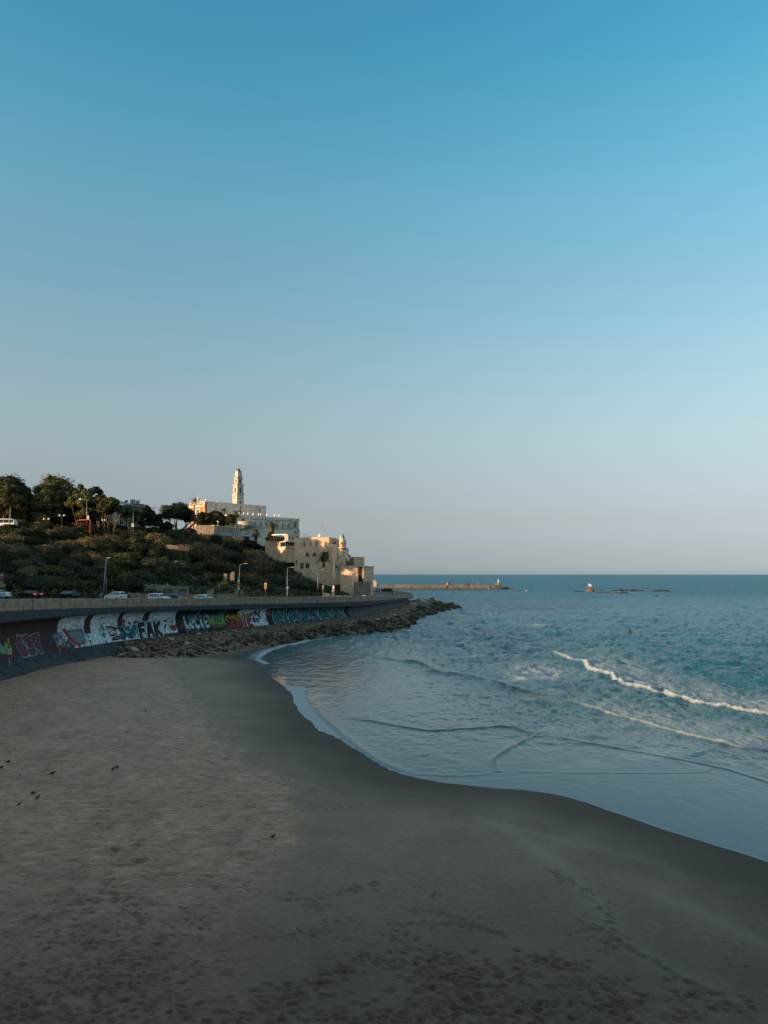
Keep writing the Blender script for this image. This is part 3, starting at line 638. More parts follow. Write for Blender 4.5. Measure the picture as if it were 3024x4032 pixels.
blob(505, 552, .04, .5, .44, [g_blu, g_teal, g_wht], 71, lab='blue and teal swirls'); blob(516, 670, .40, .66, .6, [g_blu, g_teal], 75, 1.6, 'blue dabs above the black letters')
raster('graffiti', 495, 508, .44, .74, lambda A, H: np.where(abs(np.mod(H, .34) - .17) > .03, 0, 1), [g_red, g_wht2], .03, .07, 'orange red rectangle with faint lines')
letters('graffiti', 'FAK', 552, 640, .04, .52, .36, [g_blk], g_wht, g_cyn, slant=.2, label='black letters FAK outlined in white')
def curls(A, H):
    r = np.full(A.shape, -1); c_ = arc_of_s(690)
    for i, (dx, hy, rad, k) in enumerate([(0, 1.5, .9, 0), (0, 1.45, .55, 1), (2.1, 1.35, .6, 0), (2.3, 1.5, .3, 2), (-2.2, 1.6, .5, 0), (-1.8, 1.9, .3, 2)]):
        d = np.hypot(A - c_ - dx, H - hy); r[(d < rad) & (H < hy + .2 * rad)] = k
        r[(abs(d - rad * .5) < .1) & (H < hy)] = 3
    r[np.hypot(A - c_ - .1, H - 2.25) < .42] = 4; return r
raster('graffiti', 655, 742, .08, .68, curls, [g_red, g_org, g_lim, g_blk, g_pink], .034, .06, 'orange and red curls')
letters('graffiti', 'LUCIE', 736, 832, .20, .68, .24, [g_wht, g_mint], g_blk, g_cyn, slant=-.2, label='white and green letters LUCIE')
blob(728, 845, .02, .24, .52, [g_cyn, g_blu, g_wht2], 81, 1.2, 'blue and white cloud below letters')
letters('graffiti', 'DAIEN', 832, 892, .30, .66, .19, [g_lim, g_lim, g_mint], g_grn, None, label='pale green letters'); blob(838, 900, .12, .34, .46, [g_grn, g_red], 83, 1.3, 'green and red underline')
for q in (787, 874, 888): raster('graffiti', q - 4, q + 6, .72, .95, lambda A, H: np.where(nz(A, H, .6, 4) > .2, 0, 0), [g_teal], .03, .1, 'short teal bar')
def wolfp(A, H):
    s = s_of_arc(A); h = H / HM; m = (s > 944) & (s < 1058) & (((s - 958) / 14) ** 2 + ((h - .8) / .2) ** 2 < 1) | (s > 958) & (s < 1056 + 4 * nz(A, H, 2, 3)) & (h < .97)
    m &= ~((s < 958) & (h > .8)) | (((s - 958) / 14) ** 2 + ((h - .8) / .2) ** 2 < 1)
    return np.where(m, np.where(nz(A, H, 1.5, 5) > .6, 1, 0), -1)
raster('painted_panel', 940, 1064, .02, .975, wolfp, [g_wht, g_wht2], .02, .09, 'white panel behind the grey animal drawing')
def hound(A, H):
    a0 = arc_of_s(990); L = arc_of_s(1046) - a0; x = (A - a0) / L; h = H / HM; n = nz(A, H, 2.4, 41); r = np.full(A.shape, -1)
    head = ((x - .42) / .42) ** 2 + ((h - .62 + .15 * x) / .2) ** 2 < 1; snout = (abs(h - .52) < .1) & (x > -.25) & (x < .3); ear1 = (abs(x - .42) < .1 * (1.0 - h) / .22) & (h > .74) & (h < .97); ear2 = (abs(x - .72) < .09 * (.95 - h) / .2) & (h > .7) & (h < .93)
    chest = (x > .2) & (x < .95 - .3 * (1 - h)) & (h < .55) & (h > .2)
    r[(head | snout | chest) & (n > .42)] = 1; r[(head | snout | ear1 | ear2 | chest) & (n > .56)] = 0; r[ear1 | ear2] = 0
    return r
g_gry = gpaint('mid_grey', (.12, .13, .135))
raster('graffiti', 955, 1054, .1, .97, hound, [g_blk, g_gry], .032, .06, 'grey and black drawing of a prick eared dog head')
letters('graffiti', 'SORIE', 896, 996, .05, .66, .30, [g_red, g_red, g_org, g_yel], g_blk, None, off=.044, grad=True, slant=.1, label='red to yellow letters SORIE with black edges')
raster('painted_panel', 1064, 1382, 0, .98, lambda A, H: np.where(nz(A, H, .6, 9) > -1, 0, 0), [g_blk], .01, .2, 'black ground behind the teal letters')
letters('graffiti', 'HAMKR', 1082, 1366, .13, .84, .66, [g_teal, g_teal], g_blk, g_wht2, off=.03, cell=.09, label='huge teal letters with pale outline')
def cuts(A, H):
    r = np.full(A.shape, -1); W = []
    for s_, lo, hi, dx in [(1118, .05, .45, -.6), (1128, .6, .95, -.6), (1190, .2, .9, 1.6), (1232, .12, .5, .8), (1268, .1, .9, 2.2), (1312, .08, .95, 1.6), (1362, .1, .8, 2.6)]:
        a_ = arc_of_s(s_); W.append([(a_, lo * HM), (a_ - dx, hi * HM)])
    d = sdist(A, H, W); r[d < .2] = 1; r[d < .1] = 0; return r
raster('graffiti', 1076, 1392, .03, .96, cuts, [g_blk, g_wht2], .042, .09, 'black slashes between the teal letters')
for (s_, t_) in [(1068, .78)]: raster('graffiti', s_ - 4, s_ + 8, .58, .9, lambda A, H: np.where(abs(np.mod(H, .5) - .25) > .07, 0, 1), [g_red, g_pink], .05, .08, 'red panel left of the teal letters')
# ---- road platform and hill as one loft over (px, t)
FOOT = [(-900, 60, 0), (-300, 112, 0), (0, 128, 0), (300, 142, 0), (500, 150, 0), (700, 158, 0), (900, 170, 0), (1100, 192, 0), (1250, 216, 0), (1400, 240, 0), (1440, 262, 0), (1452, 400, 0)]
def lotz(px): return float(np.interp(px, S, WZT)) - 1.15
def footY(px): return float(np.interp(px, [q[0] for q in FOOT], [q[1] for q in FOOT]))
CREST = [(-900, 100, 24), (-300, 165, 24.5), (0, 186, 24.6), (300, 204, 25.6), (500, 218, 26.2), (640, 232, 26.5), (760, 255, 27), (860, 272, 26.2), (950, 284, 24.2), (1040, 284, 21.0),
         (1100, 282, 18.6), (1160, 278, 15.6), (1230, 262, 11.6), (1300, 258, 9.3), (1400, 262, 7.6), (1452, 405, 5.6)]
def crest(px): return float(np.interp(px, [q[0] for q in CREST], [q[1] for q in CREST])), float(np.interp(px, [q[0] for q in CREST], [q[2] for q in CREST]))
def terr(px, t_):
    """t 0..1 slope from road to crest, >1 plateau"""
    fy = footY(px); fz = lotz(px); cy, cz = crest(px)
    if t_ <= 1: Y = fy + (cy - fy) * t_; z = fz + (cz - fz) * (t_ ** .92)
    else:
        Y = cy + (t_ - 1) * 200; k = min(1, (t_ - 1) / .35); z = cz + (max(cz, np.interp(px, [500, 900, 1200, 1452], [27.5, 28, 17, 5.6])) - cz) * k
    n = (float(fbm(px * .012 + 3, t_ * 3.1, 3, 77)) - .5) * 2.0 * min(1, max(0, t_ * 4)) * (1 if t_ < 1.0 else .3) * (1 if px < 1150 else .3)
    z += n
    a_, _ = ray(px, 2200); return Vector((a_ * Y, Y, z))
pxs = np.concatenate([np.arange(-900, 1452, 14), [1452]]); ts = np.concatenate([[0, .015], np.linspace(.05, 1, 26), [1.04, 1.1, 1.2, 1.35, 1.6, 1.9]])
P = np.array([[terr(px, t_) for px in pxs] for t_ in ts])
m_hill, t, b = new_mat('hill_soil'); v = mapping(t, (1, 1, 1), 'World'); n = noise_n(t, .4, 6, .65, v)
t.links.new(rampn(t, n, [(.3, (.028, .022, .013)), (.55, (.06, .045, .026)), (.75, (.1, .075, .045))]), b.inputs['Base Color']); b.inputs['Roughness'].default_value = .95; bumpn(t, b, n, .8, .4)
hill = grid_obj('hill', P, [m_hill]); tag(hill, 'steep scrub covered hill rising behind the coast road', 'hill', kind='structure')
# road platform
def plat(px, k, z_off=0.0):
    """k 0 at wall, 1 at hill foot"""
    if px <= 1452:
        y0 = float(np.interp(px, S, WY)); y1 = footY(px); z0 = lotz(px); z1 = z0 if px < 1400 else z0 + (4.6 - z0) * (px - 1400) / 52
    else:
        y0 = float(np.interp(px, S, WY)); y1 = float(np.interp(px, [1452, 1522, 1560, 1592, 1618, 1622], [405, yend + 112, yend + 78, yend + 46, yend + 16, yend + 6])); z0 = lotz(px); z1 = float(np.interp(px, [1452, 1522, 1622], [4.6, 4.0, lotz(1622) - .1]))
    Y = y0 + (y1 - y0) * k; a_, _ = ray(px, 2330); return Vector((a_ * Y, Y, z0 + (z1 - z0) * k + z_off))
m_asph, t, b = new_mat('asphalt'); v = mapping(t, (1, 1, 1), 'World'); n = noise_n(t, 1.2, 6, .6, v)
t.links.new(rampn(t, n, [(.3, (.04, .045, .05)), (.7, (.075, .08, .085))]), b.inputs['Base Color']); b.inputs['Roughness'].default_value = .85
pp = np.concatenate([np.arange(-900, 1622, 12), [1622]])
P = np.array([[plat(px, k) for px in pp] for k in np.linspace(-.005, 1.01, 9)])
road = grid_obj('road', P, [m_asph]); tag(road, 'asphalt coast road behind the sea wall', 'road', kind='structure')
m_pave = paint('pavement', (.2, .19, .17), .9, .2, 1.5)
mbp = np.array([[plat(px, k, .13) for px in pp[pp < 1440]] for k in (0.0, .16)] + [[plat(px, .16, -.1) for px in pp[pp < 1440]]])
pv = grid_obj('pavement', mbp, [m_pave], smooth=False); tag(pv, 'promenade pavement just behind the parapet', 'pavement', kind='structure')
m_line = paint('road_paint', (.75, .75, .72), .7, .1, 3)
mk = MB()
px = -200
while px < 1400:
    mk.add([plat(px, .52, .006), plat(px + 14, .52, .006), plat(px + 14, .528, .006), plat(px, .528, .006)], [(0, 1, 2, 3)]); px += 34
o = mk.build('road_marking', m_line); tag(o, 'white dashed centre line on the coast road', 'road marking', kind='structure')
# rubble slope
RV = [  # inner px,py,z / outer px,py,z
    (452, 2560, .95, 440, 2590, .75), (500, 2530, 2.0, 480, 2597, .6), (560, 2518, 2.2, 560, 2596, .6), (650, 2506, 2.3, 650, 2592, .55), (750, 2494, 2.3, 760, 2586, .5), (850, 2484, 2.35, 850, 2578, .45),
    (950, 2474, 2.4, 950, 2556, .35), (1050, 2464, 2.4, 1045, 2546, .1), (1120, 2456, 2.4, 1125, 2536, 0), (1200, 2448, 2.4, 1215, 2518, 0), (1300, 2440, 2.4, 1300, 2506, 0), (1375, 2432, 2.4, 1400, 2500, 0),
    (1440, 2421, 2.4, 1480, 2490, 0), (1500, 2406, 2.4, 1550, 2483, 0), (1550, 2390, 2.4, 1610, 2468, 0), (1585, 2379, 2.4, 1645, 2438, 0), (1610, 2372, 2.4, 1690, 2424, 0), (1622, 2366, 2.4, 1745, 2407, 0),
    (1655, 2357, 2.6, 1790, 2401, 0), (1720, 2366, 1.8, 1812, 2398, 0), (1790, 2386, .3, 1815, 2394, 0)]
def rv(k, t_):
    i = min(int(k), len(RV) - 2); f = k - i; q = [RV[i][j] * (1 - f) + RV[i + 1][j] * f for j in range(6)]
    A_ = onz(q[0], q[1], q[2]); B_ = onz(q[3], q[4], q[5])
    z = q[2] + (q[5] - q[2]) * (t_ ** 2.0 if t_ > 0 else 0); p = A_.lerp(B_, t_); p.z = z - (.5 if t_ > 1 else 0) * (t_ - 1) * 4; return p
m_grav, t, b = new_mat('gravel'); v = mapping(t, (1, 1, 1), 'World')
vo = N(t, 'ShaderNodeTexVoronoi'); vo.inputs['Scale'].default_value = 3.2; t.links.new(v, vo.inputs['Vector']); n = noise_n(t, 1.0, 5, .6, v)
cc = mixrgb(t, 1.0, rampn(t, vo.outputs['Color'], [(.2, (.09, .06, .038)), (.6, (.20, .145, .098)), (.9, (.30, .235, .17))]), rampn(t, n, [(.3, .6), (.7, 1.1)]), 'MULTIPLY')
t.links.new(cc, b.inputs['Base Color']); b.inputs['Roughness'].default_value = .95; bumpn(t, b, vo.outputs['Distance'], .9, .25)
P = np.array([[rv(k, t_) for k in np.linspace(0, len(RV) - 1, 160)] for t_ in np.linspace(-.06, 1.12, 26)])
nn = fbm(P[..., 0] * .9, P[..., 1] * .9, 4, 5); P[..., 2] += (nn - .5) * .5
gr = grid_obj('gravel', P, [m_grav], smooth=False); tag(gr, 'bank of tan gravel and small stones along the foot of the sea wall', 'gravel', kind='stuff')

# ================================================================ vegetation
def leaf_mesh(name, clumps, n, size, seed, flat=.0, fill=.35, core=True):
    """clumps: list of (cx,cy,cz,rx,ry,rz); small leaf faces scattered through the outer part of every clump, plus a rough inner mass"""
    r = np.random.default_rng(seed); C = np.array(clumps, float); w = (C[:, 3] * C[:, 4] * C[:, 5]) ** .67; w = w / w.sum()
    k = r.choice(len(C), n, p=w); d = r.normal(size=(n, 3)); d /= np.linalg.norm(d, axis=1)[:, None]
    rad = 1 - fill * r.random(n) ** 1.6
    lump = 1 + .12 * np.sin(d[:, 0] * 5 + k) * np.cos(d[:, 1] * 6 + 2 * k) + .12 * np.sin(d[:, 2] * 9 + k)
    c = C[k, :3] + d * C[k, 3:] * (rad * lump)[:, None]
    nrm = d + r.normal(size=(n, 3)) * .55; nrm /= np.linalg.norm(nrm, axis=1)[:, None]
    a = np.cross(nrm, r.normal(size=(n, 3))); a /= np.linalg.norm(a, axis=1)[:, None] + 1e-9; b = np.cross(nrm, a)
    s = size * r.uniform(.55, 1.3, n)[:, None]
    V = np.stack([c - a * s, c - b * s * .55, c + a * s, c + b * s * .55], 1).reshape(-1, 3); Q = np.arange(4 * n).reshape(n, 4)
    if core:
        VV, QQ = [V], [Q]; base = len(V); th = np.linspace(0, 2 * math.pi, 9)[:-1]; ph = np.linspace(-1.4, 1.4, 6)
        for cl in C:
            g = np.array([[cl[0] + cl[3] * .6 * math.cos(p) * math.cos(q), cl[1] + cl[4] * .6 * math.cos(p) * math.sin(q), cl[2] + cl[5] * .6 * math.sin(p)] for p in ph for q in th])
            g += r.normal(size=g.shape) * .08 * cl[3]
            f = [[i * 8 + j, i * 8 + (j + 1) % 8, (i + 1) * 8 + (j + 1) % 8, (i + 1) * 8 + j] for i in range(5) for j in range(8)]
            VV.append(g); QQ.append(np.array(f) + base); base += len(g)
        V = np.concatenate(VV); Q = np.concatenate(QQ)
    return V, Q
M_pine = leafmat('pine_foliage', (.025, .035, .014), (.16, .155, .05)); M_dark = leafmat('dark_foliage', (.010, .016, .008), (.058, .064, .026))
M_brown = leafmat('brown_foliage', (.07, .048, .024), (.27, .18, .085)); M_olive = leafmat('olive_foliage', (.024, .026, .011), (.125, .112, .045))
M_grey = leafmat('grey_green_foliage', (.03, .034, .022), (.115, .12, .072)); M_yel = leafmat('yellow_green_foliage', (.06, .06, .015), (.24, .2, .05))
M_palm = leafmat('palm_fronds', (.025, .045, .015), (.14, .15, .04)); M_skirt = leafmat('dead_palm_skirt', (.06, .04, .02), (.22, .15, .075))
M_bark = paint('bark', (.13, .09, .06), .95, .3, 3, bump=.5); M_dry = leafmat('dry_twigs', (.09, .06, .035), (.26, .18, .1))
VEG = {'pine': M_pine, 'dark': M_dark, 'brown': M_brown, 'olive': M_olive, 'grey': M_grey, 'yellow': M_yel, 'dry': M_dry}
def ground_z(x, y):
    px = proj((x, y, 20))[0]; px = min(max(px, -880), 1451)
    fy = footY(px); cy, cz = crest(px); t_ = (y - fy) / (cy - fy) if y < cy else 1 + (y - cy) / 200
    return terr(px, max(t_, 0)).z
# --- pines and broad trees on the plateau: px, top py, bottom of crown py, width px, depth Y, kind, label
def tree(px, top, cb, wpx, Y, kind, label, seed, trunks=1, cat='tree', shape=None, n=5200, group='trees along the hill top'):
    r = random.Random(seed); zt = at(px, top, Y).z; zc = at(px, cb, Y).z; w = wpx * Y / F * 1.15; h = zt - zc
    x = at(px, (top + cb) / 2, Y).x; gz = ground_z(x, Y) - .2
    root = empty('pine_tree' if kind == 'pine' else 'broad_tree', (x, Y, gz), 0, label, cat, group)
    cl = []
    nb = max(5, int(w * 1.1))
    for i in range(nb * 5):
        a = r.uniform(0, 6.28); q = math.sqrt(r.random()) * .72; u = r.random()
        cx, cy_ = math.cos(a) * q * w * .5, math.sin(a) * q * w * .42
        rr = max(.7, w * r.uniform(.07, .14)); rz = min(rr * .85, h * .33); cz = (zc - gz) + rz * .8 + (h * (1 - .42 * (q / .72) ** 2) - 1.9 * rz) * (u if r.random() < .6 else 1.0)
        cl.append((cx, cy_, cz, rr * 1.15, rr, rz))
    if shape: cl += [(a_ * w, b_ * w * .3, (zc - gz) + c_ * h, d_ * w, d_ * w * .9, d_ * w * .8) for a_, b_, c_, d_ in shape]
    V, Q = leaf_mesh('c', cl, int(n * 1.9), max(.2, Y * .0012), seed)
    np_mesh('crown', V, Q, [VEG[kind]], smooth=False, parent=root)
    mb = MB(); mb.smooth = True
    for k in range(trunks):
        a = r.uniform(0, 6.28); sx = (k - (trunks - 1) / 2) * w * .1
        for j in range(3 if trunks == 1 else 2):
            ex, ey = r.uniform(-.3, .3) * w + sx * 2.2, r.uniform(-.2, .2) * w; zm = (zc - gz)
            r0 = max(.16, w * .028)
            mb.tube([(sx, 0, -.6), (sx * 1.5 + ex * .12, ey * .1, zm * .45), (sx * 1.8 + ex * .45, ey * .5, zm * .85), (ex, ey, zm + h * .45)], [r0, r0 * .8, r0 * .6, r0 * .3], 7)
    mb.build('trunk', M_bark, root); return root
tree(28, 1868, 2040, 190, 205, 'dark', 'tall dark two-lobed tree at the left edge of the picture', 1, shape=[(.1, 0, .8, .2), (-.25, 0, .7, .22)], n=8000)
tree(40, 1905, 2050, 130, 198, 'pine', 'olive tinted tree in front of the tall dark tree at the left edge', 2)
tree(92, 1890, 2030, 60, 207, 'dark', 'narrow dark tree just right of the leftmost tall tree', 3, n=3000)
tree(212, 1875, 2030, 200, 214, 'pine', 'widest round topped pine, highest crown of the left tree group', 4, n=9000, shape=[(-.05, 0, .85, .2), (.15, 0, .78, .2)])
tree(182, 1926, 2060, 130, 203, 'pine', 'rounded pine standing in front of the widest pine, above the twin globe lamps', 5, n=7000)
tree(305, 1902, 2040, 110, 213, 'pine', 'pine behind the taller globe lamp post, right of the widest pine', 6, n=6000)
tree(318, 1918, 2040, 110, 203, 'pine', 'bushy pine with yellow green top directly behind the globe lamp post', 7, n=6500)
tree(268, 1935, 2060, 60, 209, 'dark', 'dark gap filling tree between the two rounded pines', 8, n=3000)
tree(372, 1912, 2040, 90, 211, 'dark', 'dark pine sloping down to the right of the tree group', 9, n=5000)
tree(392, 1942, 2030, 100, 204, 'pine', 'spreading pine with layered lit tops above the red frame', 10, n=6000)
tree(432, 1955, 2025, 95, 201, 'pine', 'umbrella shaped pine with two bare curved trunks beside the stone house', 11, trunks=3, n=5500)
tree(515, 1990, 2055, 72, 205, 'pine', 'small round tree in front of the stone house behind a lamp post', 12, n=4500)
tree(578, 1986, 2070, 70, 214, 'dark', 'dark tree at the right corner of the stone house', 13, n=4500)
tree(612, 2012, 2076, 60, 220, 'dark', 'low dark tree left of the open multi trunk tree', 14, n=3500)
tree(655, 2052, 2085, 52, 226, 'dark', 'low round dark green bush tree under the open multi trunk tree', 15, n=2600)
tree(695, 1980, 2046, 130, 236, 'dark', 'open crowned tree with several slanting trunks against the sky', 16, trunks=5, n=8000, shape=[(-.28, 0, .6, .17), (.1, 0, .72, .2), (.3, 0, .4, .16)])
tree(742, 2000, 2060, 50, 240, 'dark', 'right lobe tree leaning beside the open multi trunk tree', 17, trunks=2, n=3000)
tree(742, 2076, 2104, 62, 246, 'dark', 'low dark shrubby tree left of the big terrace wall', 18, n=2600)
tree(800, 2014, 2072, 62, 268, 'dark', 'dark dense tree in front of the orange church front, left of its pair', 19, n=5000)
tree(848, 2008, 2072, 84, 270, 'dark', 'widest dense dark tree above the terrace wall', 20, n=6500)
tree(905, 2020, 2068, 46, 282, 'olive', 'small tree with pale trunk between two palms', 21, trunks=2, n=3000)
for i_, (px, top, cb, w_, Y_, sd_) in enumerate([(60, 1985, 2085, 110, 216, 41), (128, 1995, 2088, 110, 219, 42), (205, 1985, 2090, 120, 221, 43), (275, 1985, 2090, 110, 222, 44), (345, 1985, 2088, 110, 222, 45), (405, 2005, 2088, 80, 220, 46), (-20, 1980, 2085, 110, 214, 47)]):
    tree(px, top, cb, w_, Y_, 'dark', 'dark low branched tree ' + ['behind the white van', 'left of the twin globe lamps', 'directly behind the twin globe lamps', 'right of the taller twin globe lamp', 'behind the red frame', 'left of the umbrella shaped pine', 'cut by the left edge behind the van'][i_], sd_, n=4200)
# --- palms
def palm(px, top, cb, base, Y, label, seed, R=None, skirt=0.0, thick=.22, n=26, colr=None, lean=0.0):
    r = random.Random(seed); zt = at(px, top, Y).z; zc = at(px, cb, Y).z; x = at(px, cb, Y).x; zb = at(px, base, Y).z
    R = (R or (zt - zc) * 1.1) * 1.15; root = empty('palm_tree', (x, Y, zb), 0, label, 'palm tree', 'palm trees'); H = (zt + zc) / 2 - zb
    mb = MB(); mb.smooth = True; mb.tube([(lean, 0, -1.0), (lean * .6, 0, H * .5), (0, 0, H)], [thick * 1.3, thick, thick * .9], 8); mb.build('trunk', M_bark, root)
    fr = MB()
    for i in range(n):
        a = 6.283 * i / n * 3.1 + r.random(); el = r.uniform(-.5, 1.25); L = R * r.uniform(.8, 1.1); ca, sa = math.cos(a), math.sin(a)
        pts = [];  m = 5
        for k in range(m + 1):
            q = k / m; rr = L * q * math.cos(el * (1 - .55 * q)); zz = L * (q * math.sin(el) - .55 * q * q)
            pts.append(Vector((ca * rr, sa * rr, H + zz)))
        side = Vector((-sa, ca, 0))
        for k in range(m):
            for sgn_ in (-1, 1):
                for j in range(2):
                    b0 = pts[k].lerp(pts[k + 1], j * .5); b1 = pts[k].lerp(pts[k + 1], j * .5 + .3); w = R * .26 * (1 - .4 * (k / m)) * r.uniform(.7, 1.1)
                    tip = b1 + side * sgn_ * w + (pts[k + 1] - pts[k]) * .6 + Vector((0, 0, -.25 * w)); fr.add([b0, b1, tip], [(0, 1, 2)])
    fr.build('fronds', colr or M_palm, root, fix=False)
    if skirt:
        s_ = MB()
        for i in range(150):
            a = r.uniform(0, 6.28); z0 = H - r.uniform(0, skirt) * H * .9; rr = (.25 + .75 * (z0 / H)) * R * .42; L = R * .5
            p0 = Vector((math.cos(a) * thick, math.sin(a) * thick, z0)); p1 = Vector((math.cos(a) * rr, math.sin(a) * rr, z0 - L * .6)); sd_ = Vector((-math.sin(a), math.cos(a), 0)) * .22
            s_.add([p0, p1 + sd_, p1 - sd_], [(0, 1, 2)])
        s_.build('dead_skirt', M_skirt, root, fix=False)
    return root
palm(768, 1957, 1984, 2085, 300, 'tallest palm, its thin trunk crossing the orange church front', 31, R=2.3, thick=.17, n=30)
palm(764, 1985, 1992, 2085, 298, 'slim palm with a tiny crown close beside the tallest palm', 32, R=.7, thick=.2, n=14)
palm(882, 1999, 2020, 2062, 300, 'small palm in front of the long church wall', 33, R=2.2, thick=.2)
palm(930, 2003, 2034, 2090, 300, 'full headed palm at the left end of the long cream wing', 34, R=2.6, thick=.26, n=34, skirt=.18)
palm(1071, 2042, 2080, 2120, 300, 'stout palm with thick brown skirt in front of the cream wing', 35, R=2.7, thick=.75, n=34, skirt=.75)
palm(1008, 2081, 2104, 2135, 286, 'short palm with dead fronds beside the blue parasol terrace', 36, R=2.3, thick=.4, n=30, skirt=.7)
palm(1275, 2172, 2196, 2222, 236, 'squat palm with browning fronds before the arched window', 37, R=2.7, thick=.3, n=34, skirt=.5)
# --- shrubs on the slope
bush_mesh = {}
def bush_proto(kind, v):
    key = (kind, v)
    if key not in bush_mesh:
        r = random.Random(v * 31 + 5); cl = []
        for i in range(9):
            a = r.uniform(0, 6.28); q = r.uniform(.1, .62); s_ = r.uniform(.28, .5)
            cl.append((math.cos(a) * q, math.sin(a) * q * .8, .28 + (1 - q) * .42 * r.random() + .05, s_, s_, s_ * .8))
        cl.append((0, 0, .4, .6, .55, .55)); V, Q = leaf_mesh('b', cl, 6500, .046, v + 100, fill=.45)
        me = bpy.data.meshes.new('shrub_mesh'); me.from_pydata(V.tolist(), [], Q.tolist()); me.materials.append(VEG[kind]); bush_mesh[key] = me
    return bush_mesh[key]
def find_t(px, py):
    lo, hi = 0.0, 1.0
    for _ in range(18):
        m = (lo + hi) / 2
        if proj(terr(px, m))[1] > py: lo = m
        else: hi = m
    return (lo + hi) / 2
# centre px, py of the middle, width px, height factor, kind
BUSH = [(75, 2062, 95, .8, 'olive'), (30, 2075, 60, .8, 'dark'), (160, 2085, 110, .8, 'olive'), (140, 2092, 70, .7, 'brown'), (255, 2085, 80, .7, 'brown'), (325, 2092, 110, .8, 'olive'), (395, 2082, 90, .8, 'brown'),
        (440, 2078, 70, .7, 'dark'), (475, 2084, 90, .7, 'dark'), (545, 2086, 80, .7, 'olive'), (600, 2092, 80, .8, 'grey'), (520, 2114, 90, .9, 'brown'), (470, 2112, 70, 1., 'yellow'), (568, 2112, 80, .8, 'dark'),
        (660, 2100, 90, .8, 'grey'), (712, 2104, 80, .8, 'grey'), (700, 2088, 90, .5, 'yellow'), (765, 2126, 52, 1.4, 'dry'), (800, 2124, 60, 1., 'brown'), (838, 2128, 90, .9, 'olive'), (890, 2134, 90, .8, 'brown'), (872, 2106, 56, .7, 'brown'),
        (60, 2175, 130, .7, 'brown'), (150, 2160, 70, .8, 'brown'), (225, 2152, 90, .8, 'brown'), (270, 2148, 80, .8, 'brown'), (345, 2140, 100, .8, 'brown'), (430, 2130, 110, .7, 'brown'), (415, 2106, 80, .7, 'olive'),
        (380, 2215, 66, 1.3, 'dry'), (115, 2262, 80, 1., 'brown'), (195, 2252, 130, .7, 'olive'), (260, 2258, 60, .8, 'grey'), (335, 2256, 70, .9, 'olive'), (425, 2266, 60, .9, 'grey'), (485, 2276, 44, 1.2, 'yellow'), (520, 2284, 56, 1., 'olive'),
        (610, 2190, 90, 1.1, 'dark'), (540, 2180, 110, 1., 'dark'), (470, 2160, 90, 1., 'dark'), (640, 2215, 60, 1., 'yellow'), (700, 2175, 100, .9, 'brown'), (770, 2170, 90, .9, 'brown'), (840, 2190, 110, .8, 'olive'), (700, 2250, 140, .9, 'grey'),
        (840, 2240, 120, .9, 'olive'), (780, 2290, 90, .8, 'grey'), (885, 2315, 56, 1.2, 'yellow'), (925, 2160, 90, .9, 'dark'), (975, 2150, 80, 1., 'dark'), (1000, 2126, 66, .9, 'dark'), (1040, 2165, 80, .9, 'dark'), (1090, 2180, 80, .9, 'dark'),
        (1010, 2240, 130, .9, 'brown'), (1060, 2290, 130, .8, 'grey'), (980, 2290, 120, .8, 'olive'), (1140, 2300, 130, .8, 'grey'), (1210, 2310, 110, .8, 'grey'), (1150, 2215, 90, 1., 'dark'), (1190, 2265, 90, .9, 'dark'), (1235, 2240, 60, 1., 'dark'),
        (1010, 2195, 100, .9, 'brown'), (930, 2215, 100, .9, 'dark'), (1345, 2318, 100, .7, 'grey'), (1400, 2325, 60, .7, 'dark'), (1300, 2322, 60, .5, 'grey'), (1130, 2160, 60, .8, 'dark'), (1110, 2228, 70, .8, 'dark')]
rb = random.Random(12)
for row, (py, st) in enumerate([(2112, 62), (2140, 58), (2168, 60), (2196, 64), (2224, 64), (2252, 66), (2280, 66), (2306, 62)]):
    px = 4 + (row % 2) * 28
    while px < 1420:
        q = (px + rb.uniform(-16, 16), py + rb.uniform(-9, 9)); px += st
        cy, cz = crest(q[0]); lim = proj(terr(q[0], 1))[1]
        if q[1] < lim + 14 or any(abs(q[0] - b_[0]) < 34 and abs(q[1] - b_[1]) < 17 for b_ in BUSH): continue
        if 600 < q[0] < 880 and q[1] > 2296: continue
        kx = 'dark' if q[0] > 860 else rb.choice(['brown', 'olive', 'dark'] if q[1] < 2200 else ['dark', 'dark', 'olive', 'grey'])
        if q[0] > 950 and q[1] > 2235: kx = rb.choice(['grey', 'dark'])
        BUSH.append((q[0], q[1], rb.uniform(74, 108), rb.uniform(.75, 1.), kx))
bl = []
for i, (px, py, w, hf, kind) in enumerate(BUSH):
    lim = proj(terr(px, 1))[1]
    t_ = find_t(px, py + 8) if py + 8 > lim else 1.0
    p = terr(px, t_)
    if py + 8 <= lim: cy = crest(px)[0]; p = terr(px, 1.02)
    r_ = w * p.y / F / 2 * 1.28
    o = bpy.data.objects.new('shrub', bush_proto(kind, i % 5)); COL.objects.link(o)
    o.location = (p.x, p.y, p.z - r_ * .25); o.rotation_euler = (0, 0, rb.uniform(0, 6.28)); o.scale = (r_, r_, r_ * hf * 1.05)
    bl.append((px, py, w, kind, o))
KW = {'dark': 'dark green', 'brown': 'brown tinted', 'olive': 'olive green', 'grey': 'grey green', 'yellow': 'yellow green', 'dry': 'dry leafless tan'}
